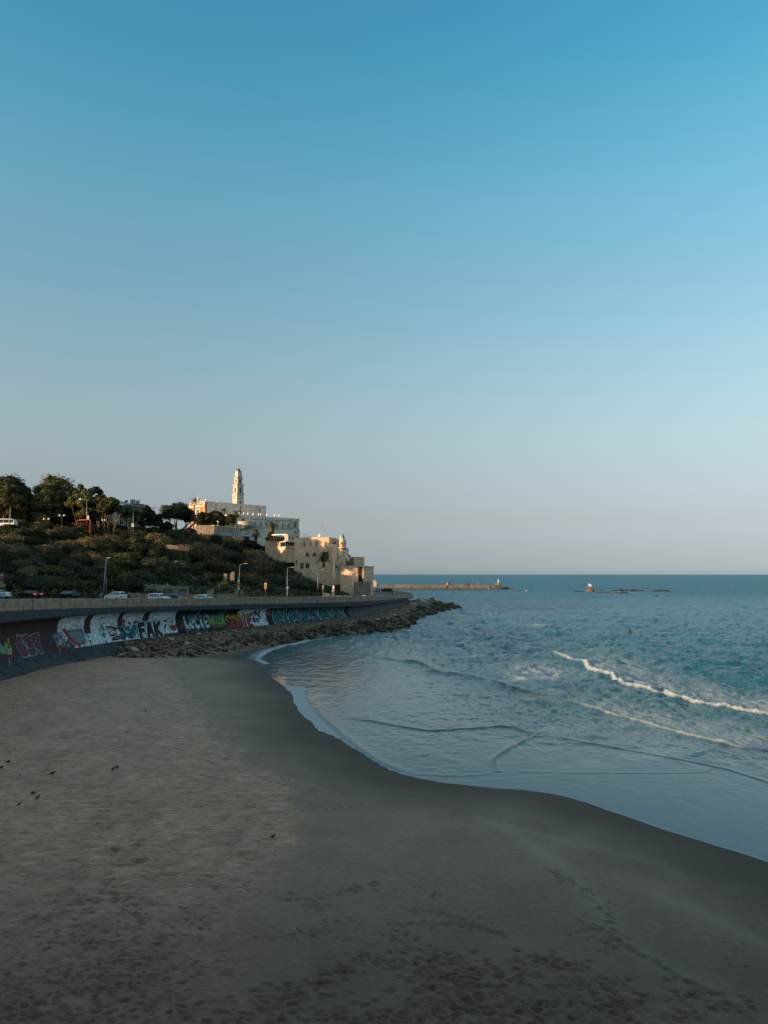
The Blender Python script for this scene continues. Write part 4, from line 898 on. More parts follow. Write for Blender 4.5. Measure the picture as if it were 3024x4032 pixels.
LM = [(40, 'below the sunlit stone wall stub'), (120, 'left of the twin globe lamps'), (215, 'below the twin globe lamps'), (320, 'below the red frame'), (410, 'above the leaning lamp post'), (490, 'below the stone house'),
      (560, 'right below the stone house'), (640, 'beside the hillside steps'), (705, 'below the open multi trunk tree'), (775, 'left below the terrace wall'), (850, 'below the terrace wall'), (930, 'below the glazed terrace'),
      (1000, 'below the short palm'), (1070, 'below the stout palm'), (1140, 'below the verandah house'), (1215, 'beside the mosque wall'), (1290, 'below the squat palm'), (1370, 'below the sea front block'), (1440, 'by the sea front block')]
def rowname(py): return 'upper slope' if py < 2135 else 'middle slope' if py < 2215 else 'lower slope' if py < 2285 else 'roadside'
lab = {}
for px, py, w, kind, o in bl:
    lm = min(LM, key=lambda q: abs(q[0] - px))[1]; sz = 'large' if w > 100 else 'small' if w < 62 else ''
    lab.setdefault(' '.join(f'{sz} {KW[kind]} shrub {lm}, {rowname(py)}'.split()), []).append((px, py, o))
OR = ['leftmost', 'second from left', 'third from left', 'fourth from left', 'fifth from left']
for k, v_ in lab.items():
    v_.sort(key=lambda q: q[0])
    for i, (px, py, o) in enumerate(v_): tag(o, k if len(v_) == 1 else f'{k}, {OR[i]}' if len(v_) > 2 else f'{k}, {"left" if i == 0 else "right"} one', 'shrub', 'shrubs on the hillside')
# low undergrowth between the shrubs
r = np.random.default_rng(3); n = 26000; U = r.uniform(-60, 1425, n); Tt = r.random(n); Vs = []
tg_p = np.arange(-80, 1452, 12); tg_t = np.linspace(0, 1.05, 40); TG = np.array([[terr(a_, b_) for a_ in tg_p] for b_ in tg_t])
iu = np.clip(((U + 80) / 12), 0, len(tg_p) - 1.01); it = Tt / 1.05 * 39; i0 = iu.astype(int); j0 = it.astype(int); fu, fv = (iu - i0)[:, None], (it - j0)[:, None]
c = TG[j0, i0] * (1 - fu) * (1 - fv) + TG[j0, i0 + 1] * fu * (1 - fv) + TG[j0 + 1, i0] * (1 - fu) * fv + TG[j0 + 1, i0 + 1] * fu * fv
c[:, 2] += r.uniform(.0, .7, n); a_ = r.normal(size=(n, 3)); a_ /= np.linalg.norm(a_, axis=1)[:, None]; b_ = np.cross(a_, r.normal(size=(n, 3))); b_ /= np.linalg.norm(b_, axis=1)[:, None]
s_ = r.uniform(.2, .55, n)[:, None]
V = np.stack([c - a_ * s_, c - b_ * s_ * .5, c + a_ * s_, c + b_ * s_ * .5], 1).reshape(-1, 3)
o = np_mesh('undergrowth', V, np.arange(4 * n).reshape(n, 4), [M_olive], smooth=False); tag(o, 'low dry undergrowth covering the soil between the hillside shrubs', 'undergrowth', kind='stuff')

# ================================================================ rocks
def rock_mesh(seed, mat, name='boulder_mesh'):
    bm = bmesh.new(); bmesh.ops.create_icosphere(bm, subdivisions=2, radius=1); r = random.Random(seed)
    pl = []
    for _ in range(11):
        v = Vector((r.gauss(0, 1), r.gauss(0, 1), r.gauss(0, .8))).normalized(); pl.append((v, r.uniform(.55, .85)))
    for v in bm.verts:
        d = v.co.normalized(); k = 1.0
        for nrm, h in pl:
            q = d.dot(nrm)
            if q > 1e-3: k = min(k, h / q)
        k *= 1 + .07 * (float(fbm(d.x * 3 + seed, d.y * 3 + d.z * 2, 3, seed)) - .5) * 2
        v.co = d * k
    me = bpy.data.meshes.new(name); bm.to_mesh(me); bm.free(); me.materials.append(mat)
    for p in me.polygons: p.use_smooth = False
    return me
def rockmat(name, lo, hi):
    m, t, b = new_mat(name); oi = N(t, 'ShaderNodeObjectInfo'); v = mapping(t); n = noise_n(t, 1.6, 6, .65, v)
    c = rampn(t, n, [(.3, lo), (.7, hi)]); hs = N(t, 'ShaderNodeHueSaturation'); t.links.new(c, hs.inputs['Color'])
    t.links.new(math_n(t, 'ADD', math_n(t, 'MULTIPLY', oi.outputs['Random'], .8), .6), hs.inputs['Value']); t.links.new(hs.outputs[0], b.inputs['Base Color'])
    b.inputs['Roughness'].default_value = .9; bumpn(t, b, n, .9, .2); return m
m_rk_d = rockmat('wet_boulder', (.022, .016, .010), (.095, .066, .036)); m_rk_t = rockmat('tan_boulder', (.10, .066, .04), (.27, .185, .115)); m_rk_p = rockmat('pale_boulder', (.24, .19, .15), (.42, .34, .27))
RM = {'dark': [rock_mesh(i, m_rk_d) for i in range(6)], 'tan': [rock_mesh(i + 10, m_rk_t) for i in range(6)], 'pale': [rock_mesh(i + 20, m_rk_p) for i in range(4)]}
rk = random.Random(9)
def rock(p, s, kind, label, group='boulders along the foot of the sea wall', name='boulder', sq=(.55, .85)):
    o = bpy.data.objects.new(name, rk.choice(RM[kind])); COL.objects.link(o); o.location = p
    o.rotation_euler = (rk.uniform(-.4, .4), rk.uniform(-.4, .4), rk.uniform(0, 6.28)); o.scale = (s * rk.uniform(.85, 1.3), s * rk.uniform(.75, 1.1), s * rk.uniform(*sq))
    return tag(o, label, 'boulder', group)
ZONE = [(700, 'at the bank end below the painted panels'), (1000, 'below the orange red letters'), (1200, 'below the left teal letters'),
        (1450, 'below the right teal letters'), (1640, 'below the bare wall end'), (2000, 'on the rocky point beyond the wall')]
def zone(px): return next(z for lim, z in ZONE if px < lim)
nR = 0; smallV = []
ico = rock_mesh(55, m_rk_t, 'stone_mesh'); smV = np.array([v.co[:] for v in bpy.data.meshes['stone_mesh'].vertices]); smF = np.array([p.vertices[:] for p in bpy.data.meshes['stone_mesh'].polygons])
K = len(RV) - 1.0
placed = []
for i in range(6000):
    if nR >= 286: break
    k = rk.random() ** .9 * K; t_ = rk.uniform(.56, 1.02) if k > 6 else rk.uniform(.12, 1.0)
    p = rv(k, t_); px, py = proj(p); wet = t_ > .62 and px > 880
    s = rk.uniform(.45, 1.1) if k > 6 else rk.uniform(.28, .8)
    if t_ > .86: s *= 1.15
    if k > 11: s *= 1.25
    if any((p.x - q[0]) ** 2 + (p.y - q[1]) ** 2 < (.72 * (s + q[2])) ** 2 for q in placed): continue
    placed.append((p.x, p.y, s)); kind = 'dark' if wet or (k <= 6 and t_ > .8 and rk.random() < .5) else ('tan' if rk.random() < .82 else 'pale')
    if px > 1640: kind = 'dark' if t_ > .3 else 'tan'
    p.z += s * .12; nR += 1
    rock(p, s, kind, f'{ {"dark": "dark brown", "tan": "tan", "pale": "pale"}[kind]} boulder {zone(px)}')
RLAB = {}
for o_ in [q for q in COL.objects if q.get('category') == 'boulder']: RLAB.setdefault(o_['label'], []).append(o_)
def ordn(n):
    return {1: 'first', 2: 'second', 3: 'third'}.get(n) or f"{n}{'st' if n % 10 == 1 and n % 100 != 11 else 'nd' if n % 10 == 2 and n % 100 != 12 else 'rd' if n % 10 == 3 and n % 100 != 13 else 'th'}"
for l_, os_ in RLAB.items():
    os_.sort(key=lambda q: proj(q.location)[0])
    if len(os_) > 1:
        for i_, o_ in enumerate(os_): o_['label'] = f'{ordn(i_ + 1)} from left, {l_}'
# single stones one can point at
for px, py, z, s, kind, l in [(1060, 2483, 1.9, 1.5, 'tan', 'big lumpy tan boulder standing alone in the middle of the stone bank'), (1622, 2383, 1.8, 2.3, 'pale', 'long pale boulder lying against the end of the sea wall'),
                         (1665, 2372, 2.0, 1.9, 'pale', 'pale boulder beyond the end of the sea wall, next to the road edge'), (1700, 2362, 2.0, 1.6, 'tan', 'tan boulder on top of the rocky point'),
                         (1812, 2406, .0, 1.1, 'dark', 'small dark rock in the water off the tip of the rocky point'), (790, 2560, .7, 1.6, 'dark', 'largest dark boulder at the sand edge below the white letters'),
                         (750, 2566, .7, 1.3, 'dark', 'dark rounded boulder beside the largest one at the sand edge'), (530, 2592, .6, .9, 'dark', 'flat dark rock on the sand at the left end of the bank'), (500, 2594, .6, .6, 'dark', 'small dark rock lying flat on the sand, left end of the bank'),
                         (596, 2594, .5, .4, 'dark', 'small isolated black stone on the sand in front of the bank'), (332, 2602, 1.0, .35, 'dark', 'small dark clump on the sand near the apron slabs')]:
    rock(onz(px, py, z), s, kind, l)
r = np.random.default_rng(8); VV = []; FF = []; base = 0
for i in range(2600):
    k = r.random() * K; t_ = r.uniform(.0, 1.0); p = rv(k, t_); s = r.uniform(.1, .3) * (1.3 if t_ > .5 else .75); an = r.random() * 6.28
    q = smV[::1] * [s * r.uniform(.8, 1.4), s, s * r.uniform(.5, .8)]; q = np.stack([q[:, 0] * math.cos(an) - q[:, 1] * math.sin(an), q[:, 0] * math.sin(an) + q[:, 1] * math.cos(an), q[:, 2]], 1) + [p.x, p.y, p.z + .08]
    if i < 2600: VV.append(q); FF.append(smF + base); base += len(q)
m_rub, t, b = new_mat('rubble'); g = N(t, 'ShaderNodeNewGeometry'); t.links.new(rampn(t, g.outputs['Random Per Island'], [(.1, (.035, .026, .018)), (.5, (.12, .09, .06)), (.9, (.30, .25, .19))]), b.inputs['Base Color']); b.inputs['Roughness'].default_value = .95
o = np_mesh('rubble', np.concatenate(VV), np.concatenate(FF), [m_rub], smooth=False); tag(o, 'loose small stones strewn between the boulders', 'rubble', kind='stuff')

# ================================================================ buildings
class Wal:
    """vertical wall plane through two ground points; s runs left to right along it, d outwards"""
    def __init__(s, A, B=None, D=None):
        s.O = Vector((A[0], A[1], 0)); s.D = Vector((D[0], D[1], 0)).normalized() if D is not None else Vector((B[0] - A[0], B[1] - A[1], 0)).normalized()
        s.n = Vector((s.D.y, -s.D.x, 0))
    def hit(s, px, py):
        a, b = ray(px, py); Y = (s.O.x * s.n.x + s.O.y * s.n.y) / (a * s.n.x + s.n.y); p = Vector((a * Y, Y, 0)) - s.O
        return p.dot(s.D), CAMZ + b * Y
    def P(s, q, d, z): return s.O + s.D * q + s.n * d + Vector((0, 0, z))
    def box(s, mb, s0, s1, z0, z1, d0, d1):
        vs = [s.P(q, d, z) for z in (z0, z1) for d in (d0, d1) for q in (s0, s1)]
        mb.add(vs, [(0, 2, 3, 1), (4, 5, 7, 6), (0, 1, 5, 4), (2, 6, 7, 3), (0, 4, 6, 2), (1, 3, 7, 5)]); return mb
    def pbox(s, mb, x0, y0, x1, y1, d0, d1):
        """pixel rectangle measured on this wall"""
        a0, za = s.hit(x0, (y0 + y1) / 2); a1, _ = s.hit(x1, (y0 + y1) / 2); xm = (x0 + x1) / 2; z1 = s.hit(xm, y0)[1]; z0 = s.hit(xm, y1)[1]
        return s.box(mb, a0, a1, z0, z1, d0, d1)
    def arch(s, mb, x0, y0, x1, y1, d0, d1, pointed=False):
        a0, _ = s.hit(x0, (y0 + y1) / 2); a1, _ = s.hit(x1, (y0 + y1) / 2); xm = (x0 + x1) / 2; z1 = s.hit(xm, y0)[1]; z0 = s.hit(xm, y1)[1]
        w = (a1 - a0) / 2; c = (a0 + a1) / 2; zs = max(z0 + .05, z1 - w * (1.25 if pointed else 1)); prof = [(a0, z0), (a1, z0)]
        for k in range(9):
            th = math.pi * k / 8; zz = math.sin(th) ** (.8 if pointed else 1); prof.append((c + w * math.cos(th), zs + (z1 - zs) * zz))
        n = len(prof); vs = [s.P(q, d0, z) for q, z in prof] + [s.P(q, d1, z) for q, z in prof]
        mb.add(vs, [tuple(range(n)), tuple(range(n, 2 * n))[::-1]] + [(i, (i + 1) % n, n + (i + 1) % n, n + i) for i in range(n)]); return mb
m_plas = stone('grey_cream_plaster', (.86, .71, .57), .6, .06, .4); m_cream = stone('cream_plaster', (.54, .47, .37), .6, .05, .3); m_sand_st = stone('sandstone', (.90, .57, .37), .42, .3, .55)
m_rub_w = stone('rubble_masonry', (.42, .32, .23), .4, .6, .8); m_brick = stone('brown_masonry', (.30, .22, .155), .35, .5, .6); m_orange = paint('orange_render', (.52, .17, .03), .85, .12, .5)
m_white = paint('white_trim', (.70, .66, .58), .8, .08, 1); m_dkglass = paint('dark_window_glass', (.018, .022, .026), .15, .2, 1); m_dome = paint('dark_lead_dome', (.06, .075, .08), .5, .2, 1)
m_green_d = paint('turquoise_dome', (.10, .42, .33), .55, .15, 1.5); m_metal = paint('grey_painted_metal', (.26, .27, .27), .5, .1, 2, metal=.3); m_dkmet = paint('dark_metal', (.03, .035, .04), .5, .1, 2, metal=.4)
m_grhouse = stone('grey_render', (.42, .39, .35), .6, .08, .4); m_wht = paint('white_plastic', (.72, .72, .70), .45, .05, 2); m_bluegl = paint('blue_glass_band', (.06, .16, .22), .2, .2, .8); m_blue_f = paint('turquoise_fabric', (.01, .25, .38), .7, .1, 1)
m_redfr = paint('red_painted_steel', (.33, .045, .02), .6, .15, 1); m_shut = paint('belfry_arch_shade', (.05, .06, .07), .6, .2, 2)
def window(wl, x0, y0, x1, y1, root, frame=m_white, arch=False, fw=.14, d=.0, pointed=False, pane=None):
    mb = MB(); (wl.arch if arch else wl.pbox)(mb, x0, y0, x1, y1, d + .01, d + .05, *([pointed] if arch else [])); w = mb.build('window', pane or m_dkglass, root)
    a0, _ = wl.hit(x0, (y0 + y1) / 2); a1, _ = wl.hit(x1, (y0 + y1) / 2); xm = (x0 + x1) / 2; z1 = wl.hit(xm, y0)[1]; z0 = wl.hit(xm, y1)[1]
    f = MB()
    wl.box(f, a0 - fw, a1 + fw, z0 - .16, z0, d, d + .14); f.build('sill', frame, w)
    f = MB(); mid = (a0 + a1) / 2; wl.box(f, mid - .04, mid + .04, z0, z1 - (.3 if arch else 0), d + .05, d + .08)
    if not arch: wl.box(f, a0 - fw, a0, z0, z1, d, d + .09); wl.box(f, a1, a1 + fw, z0, z1, d, d + .09); wl.box(f, a0 - fw, a1 + fw, z1, z1 + fw, d, d + .1)
    f.build('frame', frame, w); return w
def bld(name, label, cat, loc, group=None): return empty(name, (0, 0, 0), 0, label, cat, group)
def fin(root, loc):
    """move the empty to the base of the thing while its parts stay put"""
    root.location = loc
    for c in root.children: c.matrix_parent_inverse = Matrix.Translation(-Vector(loc))
# ---- church
C0 = at(809, 1973, 330); D0 = Vector((.70, .714, 0)); nave = Wal(C0, D=D0); HN = C0.z; LN = nave.hit(1048, 1992)[0]
ch = bld('church', 'church with orange front, plain grey nave and tall bell tower on the hill top', 'church', C0)
mb = MB(); nave.box(mb, .3, LN, 24, HN - .35, -12.7, 0); mb.build('nave_wall', m_plas, ch)
mb = MB(); nave.box(mb, .3, LN + .1, HN - .35, HN, -12.8, .12); mb.build('parapet', m_plas, ch)
for px, y0, y1 in [(850, 1986, 2012), (947, 1992, 2024), (1022, 1999, 2030), (988, 1990, 2026)]:
    mb = MB(); nave.pbox(mb, px - .7, y0, px + .7, y1, .0, .2); mb.build('downpipe', m_dkmet if px != 988 else m_plas, ch)
for i in range(9):
    px = 822 + i * 27; mb = MB(); nave.pbox(mb, px - .7, 1983 + i * 2.0, px + .8, 1986 + i * 2.0, -.02, .08); mb.build('drain_spout', m_shut, ch)
mb = MB(); nave.pbox(mb, 855, 1974, 859, 1985, -.4, .25); mb.build('chimney', m_white, ch)
fac = Wal(nave.P(0, -12.7, 0), D=nave.n); FW = 12.7
assert fac.n.dot(Vector((-1, -1, 0))) > 0
mb = MB(); fac.box(mb, -.2, FW + .15, 24, HN - .5, -.9, .25); mb.build('facade', m_orange, ch)
def fz(py): return fac.hit(790, py)[1]
mb = MB(); fac.box(mb, -.3, FW + .3, fz(1996), fz(1990), .25, .75); fac.box(mb, -.3, FW + .3, HN - .3, HN, -.9, .35); fac.box(mb, -.3, FW + .3, fz(2038), fz(2033), .25, .6); fac.box(mb, -.3, FW + .3, fz(1984), fz(1982), .25, .4); mb.build('cornice', m_white, ch)
for q in (.3, 5.4, 9.0, 12.4):
    mb = MB(); fac.box(mb, q - .2, q + .2, 24, HN - .5, .26, .5); mb.build('pilaster', m_white, ch)
for q, y0, y1 in ((7.2, 2006, 2028), (4.2, 2006, 2028), (10.6, 2044, 2066), (7.2, 2044, 2080)):
    mb = MB(); fac.box(mb, q - .75, q + .75, fz(y1), fz(y0), .27, .36); w = mb.build('window', m_dkglass, ch); mb = MB()
    fac.box(mb, q - .95, q - .75, fz(y1), fz(y0), .27, .4); fac.box(mb, q + .75, q + .95, fz(y1), fz(y0), .27, .4); fac.box(mb, q - 1.0, q + 1.0, fz(y0), fz(y0 - 4), .27, .45); mb.build('frame', m_white, w)
for q in (.3, 4.2, 8.4, 12.4):
    p = fac.P(q, -.2, HN); mb = MB(); mb.smooth = True; mb.lathe([(.28, 0), (.2, .3), (.34, .7), (.12, 1.1), (.02, 1.5)], 8, p); mb.build('finial', m_white, ch)
mb = MB(); p = fac.P(6.3, -.4, HN); mb.lathe([(.9, -.2), (.8, 1.2), (.95, 1.3), (.6, 1.9), (.08, 2.2), (.04, 4.2)], 8, p); mb.build('turret', m_white, ch)
# tower
s_t, _ = nave.hit(933, 1975); cn = nave.P(s_t, -3.4, 0); b_ = ray(933, 1970); Yt = cn.y; cn = at(933, 1985, Yt); cn.z = 0
A1 = 3.75; TC = cn + nave.D * (A1 / 2) - nave.n * (A1 / 2)
def tz(py): return at(933, py, Yt).z
def tbox(mb, a, z0, z1):
    h = a / 2; vs = [TC + nave.D * (sx * h) + nave.n * (sy * h) + Vector((0, 0, z)) for z in (z0, z1) for sx, sy in ((-1, -1), (1, -1), (1, 1), (-1, 1))]
    return mb.add(vs, [(0, 3, 2, 1), (4, 5, 6, 7), (0, 1, 5, 4), (1, 2, 6, 5), (2, 3, 7, 6), (3, 0, 4, 7)])
tw = MB()
tiers = [(3.75, 38, tz(1947)), (3.45, tz(1942), tz(1911)), (2.75, tz(1906), tz(1882)), (2.25, tz(1877), tz(1854))]
for a_, z0, z1 in tiers: tbox(tw, a_, z0, z1)
tower = tw.build('bell_tower', m_cream, ch)
cr = MB()
for a_, z0, z1 in [(4.0, tz(1947), tz(1944.6)), (4.5, tz(1944.6), tz(1942)), (3.8, tz(1911), tz(1908.6)), (4.15, tz(1908.6), tz(1906)), (3.0, tz(1882), tz(1879.5)), (3.3, tz(1879.5), tz(1877)), (2.4, tz(1854), tz(1852.6))]: tbox(cr, a_, z0, z1)
cr.build('cornice', m_cream, tower)
for face, dd in ((0, 1), (1, -1), (2, 1), (3, -1)):
    for a_, y0, y1, w in [(3.45, 1939, 1917, 1.05), (2.75, 1904, 1886, .75), (3.75, 1981, 1971, .6) if face in (0, 2) else (3.75, 1967, 1953, .5)]:
        h = a_ / 2; z0, z1 = tz(y0), tz(y1)
        u, nn_ = [(nave.D, nave.n), (nave.n, -nave.D), (nave.D, -nave.n), (nave.n, nave.D)][face]
        prof = [(-w / 2, z0), (w / 2, z0)] + [(w / 2 * math.cos(math.pi * k / 6), z1 - w / 2 + w / 2 * math.sin(math.pi * k / 6)) for k in range(7)]
        n_ = len(prof); o1 = TC + nn_ * (h + .015); o2 = TC + nn_ * (h + .05); vs = [o1 + u * q + Vector((0, 0, z)) for q, z in prof] + [o2 + u * q + Vector((0, 0, z)) for q, z in prof]
        mb = MB(); mb.add(vs, [tuple(range(n_)), tuple(range(n_, 2 * n_))[::-1]] + [(i, (i + 1) % n_, n_ + (i + 1) % n_, n_ + i) for i in range(n_)]); mb.build('belfry_shade_panel', m_shut, tower)  # flat dark panel painted for the shade inside an open arch
for nn_, u in ((nave.n, nave.D), (-nave.D, nave.n)):
    mb = MB(); c = TC + nn_ * 1.16 + Vector((0, 0, tz(1865))); ring = [c + u * (.55 * math.cos(k * math.pi / 8)) + Vector((0, 0, .55 * math.sin(k * math.pi / 8))) for k in range(16)]
    mb.loft([ring, [p + nn_ * .06 for p in ring]]); mb.build('clock_face', m_wht, tower)
mb = MB(); mb.smooth = True; r0 = .98; zd = tz(1852.6); mb.lathe([(r0, 0), (r0, .12), (r0 * .96, .45), (r0 * .8, .85), (r0 * .5, 1.12), (.16, 1.25), (.14, 1.55), (.2, 1.65), (.03, 1.8)], 16, TC + Vector((0, 0, zd))); mb.build('dome', m_dome, tower)
mb = MB(); t0 = TC + Vector((0, 0, zd + 1.7)); zz = tz(1829) - zd - 1.7; mb.tube([t0, t0 + Vector((0, 0, zz))], .05, 6); mb.tube([t0 + Vector((0, 0, zz * .72)) - nave.D * .35, t0 + Vector((0, 0, zz * .72)) + nave.D * .35], .05, 6); mb.build('cross', m_dkmet, tower)
fin(ch, (C0.x, C0.y, 26))
# ---- long cream wing
Wl = at(944, 2029, 318); Yr = (Wl.z - CAMZ) / ray(1177, 2042)[1]; Wr = at(1177, 2042, Yr); wing = Wal(Wl, Wr)
wg = bld('monastery_wing', 'long cream two storey wing with arched and square windows below the church', 'building', Wl)
sl = wing.hit(893, 2040)[0]; sr = wing.hit(1177, 2060)[0]
def wz(py, px=1060): return wing.hit(px, py)[1]
mb = MB(); wing.box(mb, sl, sr, 20, Wl.z - .9, -10, 0); mb.build('wall', m_plas, wg)
mb = MB(); wing.box(mb, sl - .1, sr + .15, Wl.z - .9, Wl.z, -10.2, .15); wing.box(mb, sl - .1, sr + .35, Wl.z - 1.15, Wl.z - .9, -10.4, .4); mb.build('cornice', m_plas, wg)
mb = MB(); wing.pbox(mb, 1000, 2077, 1156, 2080, 0, .25); wing.pbox(mb, 998, 2072.5, 1156, 2074, 0, .12); mb.build('string_course', m_cream, wg)
for px in (1005, 1027, 1049, 1092, 1113, 1135): py = 2064 + (px - 1005) * .05; window(wing, px - 3, py - 8, px + 3, py + 7, wg, m_plas, fw=.1, pane=m_shut)
window(wing, 952, 2041, 962, 2055, wg, m_plas, arch=True); window(wing, 1156.5, 2054, 1164.5, 2078, wg, m_plas, arch=True); window(wing, 1157.5, 2090, 1164.5, 2100, wg, m_wht, fw=.7)
for px in (1143, 1170): mb = MB(); wing.pbox(mb, px - 1.6, 2040, px + 1.6, 2085, 0, .55); mb.build('pilaster', m_cream, wg)
mb = MB(); wing.pbox(mb, 1170, 2085, 1177, 2125, 0, .6); mb.build('corner_quoin', m_cream, wg)
c = wing.P(wing.hit(966, 2065)[0], .2, 0); mb = MB(); mb.smooth = False; r_ = 4.2; z0, z1 = wz(2071, 966), wz(2055, 966)
mb.lathe([(r_ * .55, z0 - 1.2), (r_ * .98, z0), (r_, z0 + .05), (r_, z1), (r_ - .25, z1), (r_ - .25, z0 + .5), (.1, z0 + .5)], 28, (c.x, c.y, 0)); mb.build('round_balcony', m_cream, wg)
mb = MB(); an = Wal(at(868, 2065, 300), at(956, 2065, 309)); an.pbox(mb, 868, 2062, 952, 2125, -9, 0); mb.build('annex', m_cream, wg); window(an, 944, 2082, 952, 2091, wg, m_cream)
fin(wg, (Wl.x, Wl.y, 26))
for i, (px, py) in enumerate([(948, 2027), (966, 2026), (983, 2027), (1004, 2028), (1026, 2029), (1034, 2029), (1058, 2031), (1089, 2034), (1106, 2035)]):
    s_, _ = wing.hit(px, py); p = wing.P(s_, -1.5, Wl.z); rt = empty('satellite_dish', p, 0, ['small white rooftop dish on the cream wing nearest the left palm', 'second white dish from the left on the cream wing roof', 'third white dish from the left on the cream wing roof', 'fourth white dish from the left on the cream wing roof', 'left one of a close pair of white dishes below the nave end',
        'right one of a close pair of white dishes below the nave end', 'white dish just right of the nave end on the wing roof', 'white dish right of the stout palm on the wing roof', 'rightmost white dish on the cream wing roof'][i], 'satellite dish', 'white dishes along the wing roof')
    mb = MB(); mb.tube([(0, 0, 0), (0, 0, .7)], .06, 6); mb.build('post', m_metal, rt); mb = MB(); mb.smooth = True; dr = Vector((-.8, -.5, .35)).normalized(); M = dr.to_track_quat('Z', 'Y').to_matrix().to_4x4()
    R = .52; n_ = 14; rings = [[M @ Vector((R * q * math.cos(6.283 * k / n_), R * q * math.sin(6.283 * k / n_), .3 * q * q - .1 + o)) + Vector((0, 0, .95)) for k in range(n_)] for q, o in ((.05, 0), (.5, 0), (1, 0), (1.0, -.05), (.5, -.05), (.05, -.05))]; mb.loft(rings); mb.build('reflector', m_wht, rt)
# ---- terrace restaurant below the church trees
ta = at(771, 2068, 262); tb = at(843, 2068, 262); tc = at(926, 2078, 277)
te = bld('terrace_building', 'rough stone terrace building with blue glass band below the church trees', 'building', ta); w1 = Wal(ta, tb); w2 = Wal(tb, tc)
mb = MB(); w1.pbox(mb, 771, 2068, 843, 2140, -9, 0); mb.build('rubble_wall', m_rub_w, te); L2 = (Vector((tc.x, tc.y)) - Vector((tb.x, tb.y))).length
mb = MB(); z1 = tb.z - .1; w2.box(mb, 0.02, L2, z1 - 1.7, z1, -8, 0); mb.build('upper_wall', m_rub_w, te)
mb = MB(); w2.box(mb, .1, L2, z1 - 3.3, z1 - 1.7, -8, -.35); mb.build('glass_band', m_bluegl, te); mb = MB(); w2.box(mb, 0.02, L2, z1 - 8, z1 - 3.3, -8, -.6); mb.build('lower_wall', m_rub_w, te)
mb = MB(); w2.box(mb, -.05, L2 + .2, z1, z1 + .15, -8.1, .15); mb.build('coping', m_plas, te)
for px in (888, 900, 912, 922): mb = MB(); w2.pbox(mb, px - 3.6, 2106, px + 3.6, 2119, -.55, -.42); w = mb.build('window', paint('pale_blue_pane', (.42, .52, .60), .3, .1, 1), te); mb = MB(); w2.pbox(mb, px - 4.1, 2119, px + 4.1, 2120.5, -.6, -.3); mb.build('sill', m_white, w)
fin(te, (ta.x, ta.y, 22))
p = at(927, 2098, 270); rt = empty('awning', p, 0, 'small bright turquoise awning at the right end of the blue glass band', 'awning'); mb = MB(); mb.add([(-.8, -.6, -.3), (.8, -.6, -.3), (.8, .6, .5), (-.8, .6, .5), (-.8, -.6, -.36), (.8, -.6, -.36), (.8, .6, .44), (-.8, .6, .44)], [(0, 1, 2, 3), (7, 6, 5, 4), (0, 4, 5, 1), (1, 5, 6, 2), (2, 6, 7, 3), (3, 7, 4, 0)]); mb.build('canvas', m_blue_f, rt); mb = MB(); mb.tube([(-.7, .5, .4), (-.7, .5, -1.6)], .05); mb.tube([(.7, .5, .4), (.7, .5, -1.6)], .05); mb.build('frame', m_metal, rt)
# parasol
p = at(967, 2102, 284); rt = empty('parasol', (p.x, p.y, p.z - 2.2), 0, 'open turquoise parasol on the terrace in front of the cream wing', 'parasol'); mb = MB(); R = 1.9
mb.loft([[(R * math.cos(k * math.pi / 4), R * math.sin(k * math.pi / 4), 2.2) for k in range(8)], [(.05 * math.cos(k * math.pi / 4), .05 * math.sin(k * math.pi / 4), 3.1) for k in range(8)]], cap=False); mb.build('canopy', m_blue_f, rt); mb = MB(); mb.tube([(0, 0, 0), (0, 0, 3.15)], .04, 6); mb.build('pole', m_metal, rt)
hs = bld('stone_house', 'small sandstone terrace house under the turquoise parasol', 'house', None); w = Wal(at(926, 2100, 280), at(992, 2100, 283)); mb = MB(); w.pbox(mb, 928, 2101, 962, 2150, -6, 0); mb.build('wall', m_sand_st, hs)
mb = MB(); w.pbox(mb, 950, 2109, 992, 2112, -4, .8); mb.build('white_awning', m_wht, hs); mb = MB(); w.pbox(mb, 955, 2112, 990, 2140, -5, -3); mb.build('porch', m_shut, hs); fin(hs, tuple(at(940, 2125, 280)))
# ---- tan stone wall house and grey verandah house
sw = bld('stone_house', 'tan sandstone house wall with hedge and white flat canopy below the stout palm', 'house', None); w = Wal(at(1044, 2125, 276), at(1152, 2130, 270)); mb = MB(); w.pbox(mb, 1044, 2126, 1151, 2210, -7, 0); mb.build('wall', m_sand_st, sw)
window(w, 1090, 2139, 1098, 2152, sw, m_plas); window(w, 1063, 2142, 1067, 2149, sw, m_plas); mb = MB(); w.pbox(mb, 1076, 2104, 1134, 2107.5, -6, 1.0); mb.build('flat_canopy', m_wht, sw)
for px in (1080, 1130): mb = MB(); w.pbox(mb, px - .7, 2107.5, px + .7, 2127, .2, .4); mb.build('post', m_metal, sw)
mb = MB(); w.pbox(mb, 1076, 2110, 1134, 2126, -5.5, -4); mb.build('back_wall', m_cream, sw); fin(sw, tuple(at(1090, 2180, 276)))
V, Q = leaf_mesh('h', [(i * .9, 0, .5 + .2 * math.sin(i * 2.1), .8, .7, .75) for i in range(9)], 3800, .16, 77); o = np_mesh('hedge', V, Q, [M_dark], smooth=False); q = at(1052, 2127, 272); o.location = q; o.rotation_euler = (0, 0, -.28); tag(o, 'dark hedge spilling over the top of the tan stone wall', 'hedge')
V, Q = leaf_mesh('h', [(0, 0, 1.2, 1.2, 1.2, 1.5), (.8, 0, .6, .9, .9, .9)], 1800, .18, 78); o = np_mesh('shrub', V, Q, [M_dark], smooth=False); o.location = at(1066, 2124, 276); tag(o, 'dark bush standing at the foot of the stout palm', 'shrub')
